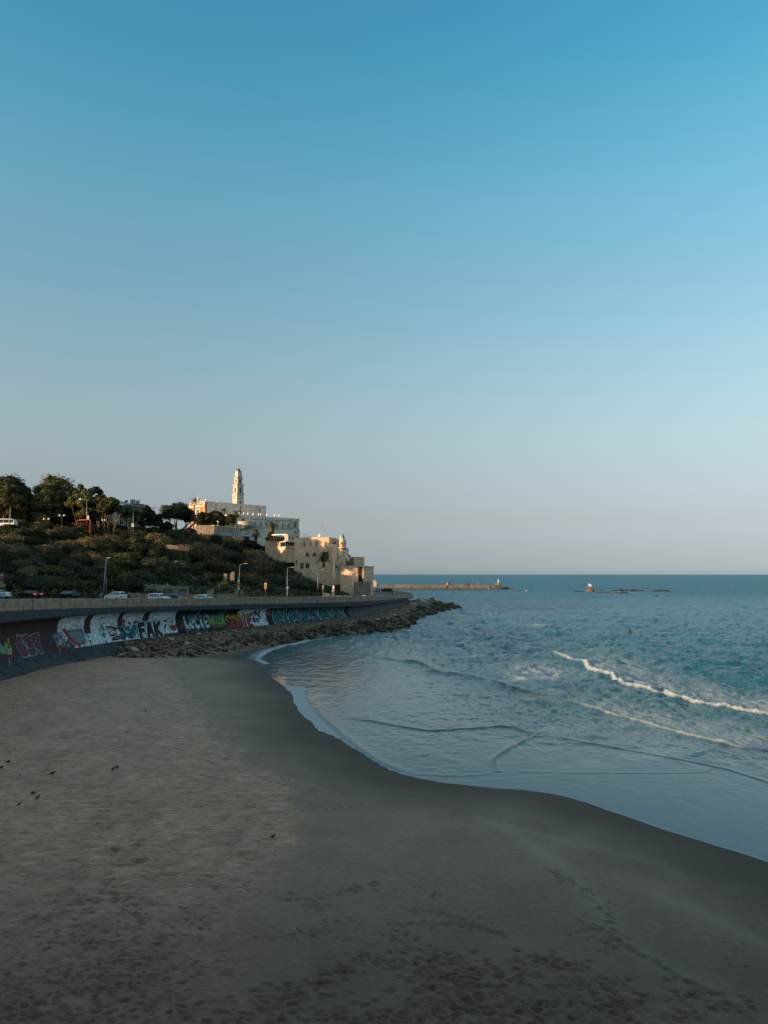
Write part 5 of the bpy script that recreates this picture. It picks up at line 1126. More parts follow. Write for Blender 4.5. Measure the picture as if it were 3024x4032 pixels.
V, Q = leaf_mesh('h', [(0, 0, .7, .6, .6, .9)], 500, .16, 79); o = np_mesh('potted_tree', V, Q, [M_yel], smooth=False); o.location = at(1129, 2119, 271); tag(o, 'little yellow green potted tree beside the white canopy', 'potted tree')
vh = bld('verandah_house', 'grey flat roofed house with dark glazed verandah left of the mosque', 'house', None); w = Wal(at(1133, 2105, 266), at(1180, 2105, 268)); mb = MB(); w.pbox(mb, 1134, 2104, 1179, 2131, -8, 0); mb.build('upper_storey', m_grhouse, vh)
mb = MB(); w.pbox(mb, 1121, 2131, 1161, 2134, -6, .8); w.pbox(mb, 1121, 2152, 1161, 2155.5, -6, .9); mb.build('floor_slab', m_white, vh); mb = MB(); w.pbox(mb, 1123, 2134, 1161, 2152, -5.5, .1); mb.build('verandah_glass', m_dkglass, vh)
for px in (1123, 1132, 1141, 1150, 1158): mb = MB(); w.pbox(mb, px - .5, 2134, px + .5, 2152, .12, .35); mb.build('post', m_metal, vh)
mb = MB(); w.pbox(mb, 1123, 2155.5, 1158, 2215, -6, -.1); mb.build('lower_storey', m_sand_st, vh)
for px in (1140, 1153, 1168): window(w, px - 2.3, 2112, px + 2.3, 2129 if px < 1160 else 2121, vh, m_grhouse, fw=.08)
fin(vh, tuple(at(1140, 2180, 266)))
# ---- mosque
Yb = 250 * 142 / 144; ml = at(1160, 2120, 250); mr = at(1296, 2118, Yb); mw = Wal(ml, mr)
ms = bld('mosque', 'sandstone mosque building with rows of dark windows, above the road', 'mosque', ml)
sR = mw.hit(1296, 2150)[0]; sR2 = mw.hit(1326, 2180)[0]; z_mid = mw.hit(1300, 2153)[1]; zt = ml.z
mb = MB(); mw.box(mb, 0, sR, z_mid, zt, -12, 0); mb.build('upper_wall', m_sand_st, ms); mb = MB(); mw.box(mb, 0, sR2, 6, z_mid, -12, 0); mb.build('lower_wall', m_sand_st, ms)
mb = MB(); mw.box(mb, -.02, sR + .02, zt, zt + .22, -12, .03); mb.build('parapet', m_sand_st, ms)
bw = Wal(mw.P(sR, -4.2, 0), D=mw.D); mb = MB(); bw.box(mb, 0.02, bw.hit(1333, 2140)[0], z_mid, zt - .1, -7.8, 0); mb.build('rear_wall', m_sand_st, ms)
mb = MB(); bw.pbox(mb, 1312, 2135, 1316, 2146, .01, .06); bw.pbox(mb, 1318, 2135, 1323, 2143, .01, .06); mb.build('rear_window', m_dkglass, ms)
mb = MB(); s0, s1 = mw.hit(1297, 2149)[0], mw.hit(1315, 2149)[0]; mw.box(mb, s0, s1, z_mid, z_mid + .8, -.2, 0.02); mb.build('balcony_rail', m_white, ms)
mb = MB(); mw.pbox(mb, 1316, 2144, 1325.5, 2160, -1.1, .02); mb.build('pillar', m_sand_st, ms)
for x0, y0, x1, y1 in [(1196, 2134, 1202.5, 2152), (1219.5, 2134, 1226, 2152), (1243, 2134, 1250, 2152), (1278, 2134, 1286.5, 2152), (1204, 2176, 1216, 2192), (1232, 2176, 1244, 2192), (1165, 2205, 1171, 2222), (1183, 2216, 1195, 2238), (1204, 2216, 1218, 2238)]: window(mw, x0, y0, x1, y1, ms, m_sand_st, fw=.12, pane=m_dkglass)
window(mw, 1276, 2174, 1294, 2201, ms, m_sand_st, arch=True, pointed=True); 
sd_ = Wal(mw.P(sR2, 0, 0), D=-mw.n); mb = MB(); sd_.box(mb, .8, 2.2, mw.hit(1326, 2202)[1], mw.hit(1326, 2176)[1], .02, .08); mb.build('side_window', m_dkglass, ms)
mb = MB(); mw.pbox(mb, 1180, 2112.5, 1200, 2118.5, -4, -2.5); mb.build('roof_box', m_white, ms); mb = MB(); mw.pbox(mb, 1215, 2112.5, 1241, 2118.5, -4.5, -2.6); mb.build('stair_head', m_sand_st, ms); mb = MB(); mw.pbox(mb, 1200, 2113.5, 1214, 2118.5, -4, -2.7); mb.build('plant_box', m_metal, ms)
for px, y0 in ((1185, 2099), (1194, 2098), (1207, 2106)):
    mb = MB(); s_, z_ = mw.hit(px, y0); mb.tube([mw.P(s_, -3, zt), mw.P(s_, -3, z_)], .05, 5); mb.tube([mw.P(s_ - .3, -3, z_ - .3), mw.P(s_ + .3, -3, z_ - .3)], .03, 4); mb.build('antenna', m_dkmet, ms)
fin(ms, (ml.x, ml.y, 9))
p = mw.P(mw.hit(1243, 2112)[0], -3.5, zt + .9); rt = empty('satellite_dish', p, 0, 'white dish on the mosque roof beside the sunlit stair head', 'satellite dish'); mb = MB(); mb.tube([(0, 0, -1), (0, 0, 0)], .05); mb.build('post', m_metal, rt); mb = MB(); M = Vector((-.8, -.6, .3)).to_track_quat('Z', 'Y').to_matrix().to_4x4(); mb.loft([[M @ Vector((.6 * q * math.cos(6.283 * k / 12), .6 * q * math.sin(6.283 * k / 12), .2 * q * q + o)) for k in range(12)] for q, o in ((.05, 0), (1, 0), (1, -.05), (.05, -.05))]); mb.build('reflector', m_wht, rt)
# minaret
Ym = 243.0; mc = at(1346.7, 2180, Ym); mi = empty('minaret', (mc.x, mc.y, at(1346, 2228, Ym).z - 1), 0, 'round stone minaret with turquoise dome and white bands', 'minaret'); k_ = Ym / F; zb_ = mi.location.z
def mz(py): return at(1346.7, py, Ym).z - zb_
mb = MB(); mb.smooth = True; mb.lathe([(14.2 * k_, 0), (13.4 * k_, mz(2206)), (12.6 * k_, mz(2201)), (12.2 * k_, mz(2190)), (12.8 * k_, mz(2173))], 24); mb.build('shaft', m_sand_st, mi)
mb = MB(); mb.smooth = True; mb.lathe([(13.1 * k_, mz(2168)), (13.3 * k_, mz(2163)), (15 * k_, mz(2158.5))], 24); mb.build('gallery_support', m_sand_st, mi)
mb = MB(); mb.smooth = True; mb.lathe([(10.6 * k_, mz(2156.5)), (10.5 * k_, mz(2138)), (10.3 * k_, mz(2119))], 24); mb.build('upper_shaft', m_sand_st, mi)
for y0, y1, r_ in ((2173, 2168, 13.8), (2201, 2198.5, 13.0), (2158.5, 2156.5, 15.6), (2119, 2116.5, 11.6)): mb = MB(); mb.lathe([(r_ * k_, mz(y0)), (r_ * k_, mz(y1))], 24); mb.build('white_band' if r_ != 11.6 else 'dome_ring', m_white if r_ != 11.6 else m_sand_st, mi)
mb = MB()
for i in range(16): a_ = i * math.pi / 8; mb.box(-.12, .12, -.12, .12, mz(2163), mz(2159), Matrix.Translation((14.2 * k_ * math.cos(a_), 14.2 * k_ * math.sin(a_), 0)) @ Matrix.Rotation(a_, 4, 'Z'))
mb.build('corbels', m_shut, mi)
mb = MB(); mb.smooth = True; r_ = 9.2 * k_; z0 = mz(2116.5); hD = mz(2101.5) - z0; mb.lathe([(r_ * math.cos(q) ** .8 if q < 1.5 else .02, z0 + hD * math.sin(q)) for q in [0, .2, .45, .7, .95, 1.2, 1.4, 1.57]], 24); dm = mb.build('dome', m_green_d, mi)
mb = MB(); mb.smooth = True; mb.lathe([(.05, z0 + hD - .05), (.18, z0 + hD + .15), (.05, z0 + hD + .3), (.14, z0 + hD + .5), (.03, z0 + hD + .65), (.02, mz(2092))], 8); mb.build('finial', m_white, dm)
for i in range(7):
    a_ = -math.pi / 2 + (i - 3) * .62; mb = MB(); c = Vector((10.9 * k_ * math.cos(a_), 10.9 * k_ * math.sin(a_), mz(2138))); dv = Vector((math.cos(a_), math.sin(a_), 0)); mb.tube([c, c + dv * .3], [.08, .27], 10); mb.build('loudspeaker', m_dkmet if i % 2 else m_wht, mi)
# low sea front block
Lw = Wal(at(1341, 2226, 238), at(1409, 2226, 236)); sf = bld('sea_front_building', 'low sandstone sea front block with flat roof at the road bend, right of the minaret', 'building', None)
zl = Lw.hit(1375, 2228)[1]; s0 = Lw.hit(1341, 2250)[0]; s1 = Lw.hit(1408, 2250)[0]; s2 = Lw.hit(1432, 2250)[0]
mb = MB(); Lw.box(mb, s0, s1, 4, zl, -9, 0); mb.build('front_wall', m_sand_st, sf); mb = MB(); Lw.box(mb, s1, s2 - .55, 4, zl - .4, -9, -1.2); mb.build('recess_wall', m_brick, sf); mb = MB(); Lw.box(mb, s2 - .55, s2, 4, zl - .3, -9, 0); mb.build('end_pier', m_sand_st, sf)
mb = MB(); Lw.box(mb, s1 - 1.2, s2 + .35, zl - .3, zl - .1, -9.2, .3); mb.build('roof_slab', m_sand_st, sf); mb = MB(); Lw.pbox(mb, 1409, 2270, 1421, 2288, -1.18, -1.1); mb.build('window', m_dkglass, sf); mb = MB(); Lw.pbox(mb, 1426, 2278, 1431, 2292, .02, .5); mb.build('wall_box', m_dkmet, sf)
for px, py in ((1327 + 25, 2262), (1330 + 34, 2268), (1396, 2258)): mb = MB(); Lw.pbox(mb, px, py, px + 2.5, py + 4, -.02, .06); mb.build('vent_hole', m_shut, sf)
mb = MB(); Lw.pbox(mb, 1396, 2291, 1434, 2352, -6, .5); mb.build('plinth', m_brick, sf)
mb = MB(); Lw.pbox(mb, 1366, 2330, 1396, 2352, -4, .3); mb.build('plinth_step', m_sand_st, sf)
fin(sf, tuple(at(1375, 2345, 238)))
q = Lw.P(Lw.hit(1402, 2234)[0], .08, Lw.hit(1402, 2234)[1]); rt = empty('sign', q, math.atan2(Lw.D.y, Lw.D.x), 'white sign board with a line of blue lettering on the sea front block', 'sign'); mb = MB(); mb.box(-.85, .85, -.05, .05, -.33, .33); mb.build('board', m_wht, rt)
mb = MB()
for i in range(9): mb.box(-.68 + i * .155, -.68 + i * .155 + .1, -.065, -.055, -.12, .12)
mb.build('lettering', paint('blue_letters', (.03, .07, .3), .5), rt)
db = bld('stone_house', 'small two faced stone block with flat roof behind the sea front block', 'house', None); Ye = 250; e0 = at(1394, 2196, Ye); wA = Wal(at(1372, 2200, Ye + 3.5), e0); wB = Wal(e0, at(1410, 2200, Ye + 2.5))
mb = MB(); wA.pbox(mb, 1386, 2192.5, 1394, 2232, -4, 0); mb.build('tall_wall', m_sand_st, db); mb = MB(); wA.pbox(mb, 1366, 2202, 1386, 2232, -4, -.05); mb.build('low_wall', m_sand_st, db); mb = MB(); zA = wA.hit(1394, 2195)[1]; wB.box(mb, 0.02, 1.7, zA - 6, zA, -4, 0); mb.build('side_wall', m_brick, db); fin(db, tuple(at(1390, 2230, Ye)))
def small(name, label, cat, px, py, Y, parts, group=None):
    rt = empty(name, at(px, py, Y), 0, label, cat, group)
    for nm, mat_, fn_ in parts: mb = MB(); fn_(mb); mb.build(nm, mat_, rt)
    return rt
small('water_tank', 'white cylindrical water tank on the roof right of the minaret', 'water tank', 1370.5, 2211, 246, [('tank', m_wht, lambda m: m.lathe([(.5, .3), (.5, 1.3), (.4, 1.42), (.02, 1.45)], 14)), ('stand', m_metal, lambda m: m.box(-.45, .45, -.45, .45, 0, .3))])
def flagf(m):
    n = 6
    for k in range(n): m.add([(.03 + .0 + k * .12, .05 * math.sin(k), 1.75 - .09 * k), (.03 + (k + 1) * .12, .05 * math.sin(k + 1), 1.75 - .09 * (k + 1)), (.03 + (k + 1) * .12, .05 * math.sin(k + 1) + .02, 1.0 - .1 * (k + 1)), (.03 + k * .12, .05 * math.sin(k) + .02, 1.0 - .1 * k)], [(0, 1, 2, 3)])
small('flag', 'small dark red flag on a thin pole beside the white water tank', 'flag', 1372, 2203, 245, [('pole', m_metal, lambda m: m.tube([(0, 0, -.6), (0, 0, 1.9)], .035, 6)), ('cloth', paint('dark_red_cloth', (.22, .02, .03), .8), flagf)])
small('antenna', 'thin antenna mast on the roof of the small stone block', 'antenna', 1384, 2203, 248, [('mast', m_dkmet, lambda m: m.tube([(0, 0, -.5), (0, 0, 1.9)], .03, 6)), ('crossbar', m_dkmet, lambda m: m.tube([(-.3, 0, 1.6), (.3, 0, 1.6)], .02, 5))])
small('domed_kiosk', 'tiny white domed kiosk at the foot of the minaret', 'kiosk', 1325, 2240, 239, [('body', m_grhouse, lambda m: m.box(-.55, .55, -.5, .5, -1.5, 1.0)), ('dome', paint('pale_grey_dome', (.42, .45, .47), .7), lambda m: m.lathe([(.62, 1.0), (.6, 1.3), (.42, 1.75), (.05, 2.0)], 14)), ('opening', m_shut, lambda m: m.box(-.25, .25, -.53, -.5, .3, .85))])
# ---- brown stone house with roof terrace
Yh = 216; hw = Wal(at(455, 2000, Yh), at(573, 2000, Yh + 6)); bh = bld('stone_house', 'brown stone house with roof terrace and grey canopy among the hill top trees', 'house', None)
mb = MB(); hw.pbox(mb, 456, 1998, 571, 2095, -9, 0); mb.build('wall', m_brick, bh); mb = MB(); hw.pbox(mb, 521, 1983, 569, 1998, -8, -.3); mb.build('upper_wall', m_brick, bh)
mb = MB(); hw.pbox(mb, 441, 2015, 457, 2090, -3, .5); mb.build('side_wing', m_sand_st, bh); window(hw, 471, 2027, 486, 2066, bh, m_wht, fw=.25)
cn_ = MB(); a0 = hw.hit(450, 1985)[0]; a1 = hw.hit(522, 1985)[0]; zc_ = hw.hit(490, 1983)[1]; cn_.add([hw.P(a0, .5, zc_), hw.P(a1, .5, zc_ - .3), hw.P(a1 - .6, -5, zc_ + 1.1), hw.P(a0 + .6, -5, zc_ + 1.3), hw.P(a0, .5, zc_ - .12), hw.P(a1, .5, zc_ - .42), hw.P(a1 - .6, -5, zc_ + .98), hw.P(a0 + .6, -5, zc_ + 1.18)], [(0, 1, 2, 3), (7, 6, 5, 4), (0, 4, 5, 1), (1, 5, 6, 2), (2, 6, 7, 3), (3, 7, 4, 0)]); cn_.build('canopy', m_metal, bh)
for px in (458, 488, 516): mb = MB(); hw.pbox(mb, px - .9, 1985, px + .9, 1999, -.3, -.1); mb.build('canopy_post', m_metal, bh)
mb = MB(); hw.pbox(mb, 529, 1964, 548, 1982, -3, -2.9); hw.pbox(mb, 551, 1968, 564, 1982, -3, -2.9); mb.build('glass_screen', paint('pale_glass_screen', (.30, .42, .48), .2, .1, 1), bh)
for px in (529, 538, 548, 556, 564): mb = MB(); hw.pbox(mb, px - .5, 1963, px + .5, 1984, -2.88, -2.75); mb.build('screen_post', m_dkmet, bh)
mb = MB(); hw.pbox(mb, 507, 1968, 515, 1975, -3, -2); mb.build('chimney', m_dkmet, bh); fin(bh, tuple(at(500, 2085, Yh)))
lw_ = bld('stone_house', 'corner of a brown stone house behind the trees at the left edge', 'house', None); w = Wal(at(-60, 2000, 225), at(16, 2000, 225)); mb = MB(); w.pbox(mb, -60, 1994, 16, 2080, -6, 0); mb.build('wall', m_brick, lw_); mb = MB(); w.pbox(mb, -62, 1991, 17.5, 1994, -6.2, .2); mb.build('coping', m_brick, lw_); fin(lw_, tuple(at(0, 2070, 225)))
# ---- masonry walls on the slope
def slopewall(pts, th, label, mat_=None, name='stone_wall', h=None, group='masonry walls on the hillside'):
    """pts: (px, py_top, py_bottom, Y)"""
    mb = MB(); rings = []; rj = random.Random(len(pts) * 7 + int(pts[0][0]))
    P_ = []
    for (a, b) in zip(pts[:-1], pts[1:]):
        n_ = max(1, int(abs(b[0] - a[0]) / 12)); P_ += [tuple(a[i] + (b[i] - a[i]) * k / n_ for i in range(4)) for k in range(n_)]
    P_.append(pts[-1])
    for px, yt, yb, Y in P_:
        t_ = at(px, yt, Y); z0 = at(px, yb, Y).z; z1 = t_.z + rj.uniform(-.12, .12); rings.append([(t_.x, t_.y, z0), (t_.x, t_.y, z1), (t_.x, t_.y + th, z1), (t_.x, t_.y + th, z0)])
    mb.loft(rings); o = mb.build(name, mat_ or m_rub_w); return tag(o, label, 'wall', group)
slopewall([(-40, 2114, 2165, 178), (50, 2110, 2165, 178), (84, 2124, 2165, 179)], .9, 'sunlit rough stone wall stub at the left edge of the hillside', m_sand_st)
slopewall([(84, 2140, 2160, 180), (140, 2138, 2160, 181), (270, 2139, 2158, 184)], .6, 'long low stone wall running right from the sunlit wall stub')
slopewall([(655, 2144, 2160, 190), (700, 2150, 2166, 190), (745, 2154, 2170, 191)], .6, 'short low stone wall below the hillside steps', m_brick)
slopewall([(545, 2304, 2350, 158), (655, 2304, 2350, 159), (740, 2310, 2350, 160)], .7, 'upper tier of the retaining wall behind the white hatchback')
slopewall([(480, 2336, 2362, 151), (560, 2337, 2362, 151), (700, 2341, 2362, 153), (830, 2341, 2362, 155), (925, 2336, 2362, 158)], .6, 'long low roadside retaining wall behind the white cars')
slopewall([(816, 2324, 2356, 162), (838, 2322, 2356, 163)], .8, 'broken roadside wall next to the small blue sign')
slopewall([(880, 2259, 2284, 183), (893, 2257, 2284, 183)], 1.0, 'left stump of the ruined masonry above the roadside', m_brick)
slopewall([(906, 2259, 2290, 183), (914, 2250, 2290, 183), (922, 2252, 2290, 183)], 1.0, 'taller right stump of the ruined masonry above the roadside', m_brick)
slopewall([(922, 2320, 2360, 168), (934, 2320, 2360, 168)], 1.2, 'stone gate pillar beside the yellow and white sign post', m_brick)
slopewall([(945, 2322, 2360, 169), (954, 2322, 2360, 169)], 1.2, 'stone gate pillar right of the yellow and white sign post', m_brick)
slopewall([(1306, 2322, 2356, 205), (1316, 2322, 2356, 205)], 1.2, 'small stone gate pillar below the squat palm', m_sand_st)
slopewall([(1270, 2334, 2356, 200), (1300, 2338, 2356, 200)], 1.0, 'low pale wall at the foot of the path below the squat palm', m_sand_st)
slopewall([(1310, 2345, 2356, 196), (1372, 2346, 2356, 198)], .5, 'sunlit low wall cap just above the parapet before the sea front block', m_cream)
st_ = bld('steps', 'narrow stone steps climbing the slope beneath the open multi trunk tree', 'steps', None)
for i in range(14):
    f_ = i / 13; px = 650 - 30 * f_; t_ = find_t(px, 2150 - 66 * f_); p = terr(px, t_); mb = MB(); mb.box(p.x - .9, p.x + .9, p.y - .4, p.y + .5, p.z - .4, p.z + .35); mb.build('step', m_rub_w, st_)
fin(st_, tuple(terr(650, find_t(650, 2150)))); 
small('stone_block', 'sunlit stone block at the head of the hillside steps', 'block', 622, 2092, 232, [('block', m_sand_st, lambda m: m.box(-.9, .9, -.6, .6, -.3, .9)), ('cap', m_sand_st, lambda m: m.box(-.95, .95, -.65, .65, .9, 1.02))])
# ================================================================ off-frame town to the left and behind (throws the long morning shadow over the beach)
twn = [(-128, 92, 24, 33), (-130, 62, 24, 33), (-134, 34, 26, 31), (-140, 4, 27, 32.5), (-147, -28, 28, 33), (-152, -60, 30, 42), (-160, -94, 34, 43), (-168, -130, 32, 43)]
for i, (x, y, w_, h_) in enumerate(twn):
    rt = empty('apartment_block', (x, y, 8), math.radians(8), ['pale', 'tan', 'grey', 'cream', 'white', 'sand coloured', 'brown', 'light grey'][i] + f' apartment block number {i + 1} along the coast road, outside the picture', 'building', 'town blocks outside the picture')
    mb = MB(); mb.box(-9, 9, -w_ / 2 - 3, w_ / 2 + 3, -2, h_ - 8); mb.build('walls', m_cream, rt); mb = MB(); mb.box(-3, 3, -3, 3, h_ - 8, h_ - 5); mb.build('stair_head', m_cream, rt)
    mb = MB()
    for f_ in range(int((h_ - 8) / 3.2)):
        for k in range(6): mb.box(9.0, 9.05, -w_ / 2 + k * w_ / 6 + 1, -w_ / 2 + k * w_ / 6 + 2.6, f_ * 3.2 + 1, f_ * 3.2 + 2.5)
    mb.build('windows', m_dkglass, rt)

# tall block added unseen behind the camera to darken the near sand
rt = empty('shade_tower', (0, -22, 0), 0, 'tall unseen block added right behind the viewpoint to shade the beach', 'building', 'town blocks outside the picture')
mb = MB(); mb.box(-62, 75, -12, 14, -1, 75); mb.build('walls', stone('shade_tower_render', (.12, .11, .10), 3.0, .05, .2), rt); mb = MB()
for f_ in range(12):
    for k in range(30): mb.box(-60 + k * 4.4, -57.4 + k * 4.4, 14.0, 14.05, 3 + f_ * 3.3, 5 + f_ * 3.3)
mb.build('windows', m_dkglass, rt)

# ================================================================ vehicles
m_glass = paint('car_glass', (.02, .028, .034), .12, .1, 1); m_tyre = paint('tyre_rubber', (.012, .012, .013), .85, .2, 4); m_rim = paint('alloy_rim', (.35, .35, .36), .35, .1, 3, metal=.8)
m_cw = paint('white_car_paint', (.80, .80, .78), .22, .03, 1); m_cd = paint('dark_car_paint', (.012, .022, .026), .18, .1, 1); m_cg = paint('dark_teal_car_paint', (.015, .04, .05), .2, .1, 1)
m_red_l = paint('red_tail_lamp', (.35, .01, .01), .3, .05, 1); m_red_on = paint('lit_tail_lamp', (.6, .02, .01), .3, .05, 1, emit=(1, .05, .02), es=.7); m_clear = paint('clear_lamp', (.5, .5, .48), .15, .05, 1); m_plate = paint('number_plate', (.65, .5, .05), .5, .05, 1)
CARP = {'sedan': ([(-2.3, .35), (-2.32, .75), (-2.2, 1.0), (-1.55, 1.06), (1.05, .98), (1.9, .82), (2.25, .62), (2.28, .32)], [(-1.75, 1.03), (-1.0, 1.42), (.1, 1.46), (.55, 1.36), (1.25, .96)]),
        'suv': ([(-2.2, .4), (-2.25, .85), (-2.2, 1.1), (1.05, 1.08), (1.85, .98), (2.15, .7), (2.18, .36)], [(-2.12, 1.1), (-1.9, 1.58), (-1.4, 1.68), (.2, 1.66), (.6, 1.56), (1.2, 1.07)]),
        'hatch': ([(-1.95, .35), (-2.0, .8), (-1.95, 1.0), (1.1, 1.0), (1.75, .86), (2.0, .62), (2.02, .32)], [(-1.88, 1.0), (-1.6, 1.36), (-.9, 1.5), (.2, 1.5), (.6, 1.4), (1.3, .98)])}
def car(px, Y, dirv, kind, paint_m, label, lit=False, sc_=1.0):
    x = at(px, 2345, Y).x; z = lotz(px) + .01; rt = empty('parked_car', (x, Y, z), math.atan2(dirv[1], dirv[0]), label, 'car', 'cars along the coast road'); rt.scale = (sc_,) * 3
    low, cab = CARP[kind]; W = .89
    def ring(pr, w, dz=0, k=1.0): return [(a * k, w, b + dz) for a, b in pr]
    mb = MB(); mb.smooth = False; full = low
    mb.loft([ring(full, -W + .1, 0, .985), ring(full, -W), ring(full, W), ring(full, W - .1 + .1, 0), ring(full, W - .001 + .001, 0)][:3] + [[(a * .985, W - .0, b) for a, b in full]][:0])
    b = mb.build('body', paint_m, rt); bv = b.modifiers.new('bevel', 'BEVEL'); bv.width = .07; bv.segments = 2; bv.limit_method = 'ANGLE'
    mb = MB(); rings = []
    for w in (-1, 1): rings.append([(a, w * (W - .04 - .30 * (b_ - .95) / .55 * .75), b_) for a, b_ in cab])
    mb.loft(rings); c = mb.build('cabin', paint_m, rt); bv = c.modifiers.new('bevel', 'BEVEL'); bv.width = .05; bv.segments = 2; bv.limit_method = 'ANGLE'
    def yw(b_, s): return s * (W - .04 - .30 * (b_ - .95) / .55 * .75 + .012)
    # side glass, windscreen, rear window
    pr = cab; top = max(b_ for a, b_ in pr) - .12; a_l = pr[0][0]; a_r = pr[-1][0]; bot = 1.1 if kind == 'suv' else 1.03
    ix0 = np.interp(bot + .03, [pr[0][1], pr[1][1]], [pr[0][0], pr[1][0]]) + .22; ix1 = np.interp(top, [pr[0][1], pr[1][1], pr[2][1]], [pr[0][0], pr[1][0], pr[2][0]]) + .2
    jx1 = pr[-1][0] - (pr[-1][0] - pr[-2][0]) * (bot + .03 - pr[-1][1]) / (pr[-2][1] - pr[-1][1]) - .14; jx2 = pr[-1][0] - (pr[-1][0] - pr[-2][0]) * min(1, (top - pr[-1][1]) / (pr[-2][1] - pr[-1][1])) - .12
    for s in (-1, 1):
        mid = .05
        for q0, q1, t0, t1 in ((ix0, mid - .05, ix1, mid - .05), (mid + .05, jx1, mid + .05, jx2)):
            mb = MB(); v = [(q0, yw(bot + .03, s), bot + .03), (q1, yw(bot + .03, s), bot + .03), (t1, yw(top, s), top), (t0, yw(top, s), top)]
            mb.add(v + [(a, b_ - s * .02, c_) for a, b_, c_ in v], [(0, 1, 2, 3), (7, 6, 5, 4), (0, 4, 5, 1), (1, 5, 6, 2), (2, 6, 7, 3), (3, 7, 4, 0)]); mb.build('side_window', m_glass, rt)
    for nm, (p0, p1) in (('windscreen', (pr[-1], pr[-2])), ('rear_window', (pr[0], pr[1]))):
        p0, p1 = Vector((p0[0], 0, p0[1])), Vector((p1[0], 0, p1[1])); d = p1 - p0; nrm = Vector((d.z, 0, -d.x)).normalized() * (1 if nm == 'windscreen' else -1)
        a, b_ = p0 + d * .12, p0 + d * .93; mb = MB(); v = [a + Vector((0, -W + .16, 0)), a + Vector((0, W - .16, 0)), b_ + Vector((0, W - .32, 0)), b_ + Vector((0, -W + .32, 0))]
        mb.add([q + nrm * .012 for q in v] + [q - nrm * .02 for q in v], [(0, 1, 2, 3), (7, 6, 5, 4), (0, 4, 5, 1), (1, 5, 6, 2), (2, 6, 7, 3), (3, 7, 4, 0)]); mb.build(nm, m_glass, rt)
    for sx in (-1, 1):
        for s in (-1, 1):
            wx = sx * 1.33; hub = empty('wheel', (wx, s * .80, .32)); hub.parent = rt
            mb = MB(); mb.smooth = True; rr = [(.20, -.1), (.31, -.1), (.325, -.06), (.325, .06), (.31, .1), (.20, .1)]; n_ = 20
            mb.loft([[(r_ * math.cos(6.283 * k / n_), y_, r_ * math.sin(6.283 * k / n_)) for k in range(n_)] for r_, y_ in rr]); mb.build('tyre', m_tyre, hub)
            mb = MB(); mb.loft([[(r_ * math.cos(6.283 * k / 10), y_, r_ * math.sin(6.283 * k / 10)) for k in range(10)] for r_, y_ in ((.2, s * .08), (.19, s * .115), (.06, s * .1))]); mb.build('rim', m_rim, hub)
    xr, xf = low[1][0], low[-2][0]
    for s in (-1, 1):
        mb = MB(); mb.box(xr - .03, xr + .18, s * .62 - .19 if s > 0 else -.86, s * .62 + .24 if s > 0 else -.43, .78, .94); mb.build('taillight', m_red_on if lit else m_red_l, rt)
        mb = MB(); mb.box(xf - .28, xf + .03, .45 if s > 0 else -.86, .86 if s > 0 else -.45, .62, .76); mb.build('headlight', m_clear, rt)
        mb = MB(); mb.box(.85, 1.03, s * 1.0 - .08, s * 1.0 + .08, .98, 1.1); mb.build('mirror', paint_m, rt)
    return rt
car(-12, 126, (-.93, .36), 'sedan', m_cw, 'white saloon cut off by the left edge of the picture')
car(116, 130, (-.88, .47), 'sedan', m_cd, 'dark saloon with a lit red tail lamp, second car from the left', True)
car(266, 135, (-.9, .43), 'suv', m_cd, 'dark low car between the lit dark saloon and the leaning lamp post', sc_=.95)
car(456, 140, (-.86, .5), 'suv', m_cw, 'white estate car seen from behind, right of the leaning lamp post')
car(627, 138, (.88, -.47), 'suv', m_cw, 'white hatchback facing right, tallest of the white cars', sc_=1.02)
car(684, 150, (.9, -.42), 'sedan', m_cg, 'dark teal car half hidden behind the tallest white hatchback')
car(803, 146, (.92, -.39), 'hatch', m_cw, 'small rounded white car furthest right on the road')
# van on the hill top
Yv = 190; pv_ = at(20, 2076, Yv); vn = empty('van', (pv_.x, Yv, pv_.z), math.radians(2), 'white minibus with dark windows parked on the hill top behind the olive bush', 'van')
mb = MB(); mb.loft([[(a, w, b_) for a, b_ in [(-3.2, .3), (-3.25, 1.9), (-3.0, 2.15), (2.1, 2.15), (2.45, 1.9), (2.75, 1.2), (2.8, .3)]] for w in (-1.0, 1.0)]); o = mb.build('body', m_cw, vn); bv = o.modifiers.new('bevel', 'BEVEL'); bv.width = .12; bv.segments = 3
for a0_, a1_ in ((-3.0, -1.6), (-1.5, -.1), (0, 1.3), (1.4, 2.35)): mb = MB(); mb.box(a0_, a1_, -1.02, -1.0, 1.1, 1.95); mb.build('side_window', m_glass, vn)
for wx in (-2, 1.9): mb = MB(); mb.smooth = True; mb.loft([[(wx + .36 * math.cos(6.283 * k / 16), y_, .3 + .36 * math.sin(6.283 * k / 16)) for k in range(16)] for y_ in (-1.03, -.8)]); mb.build('wheel', m_tyre, vn)

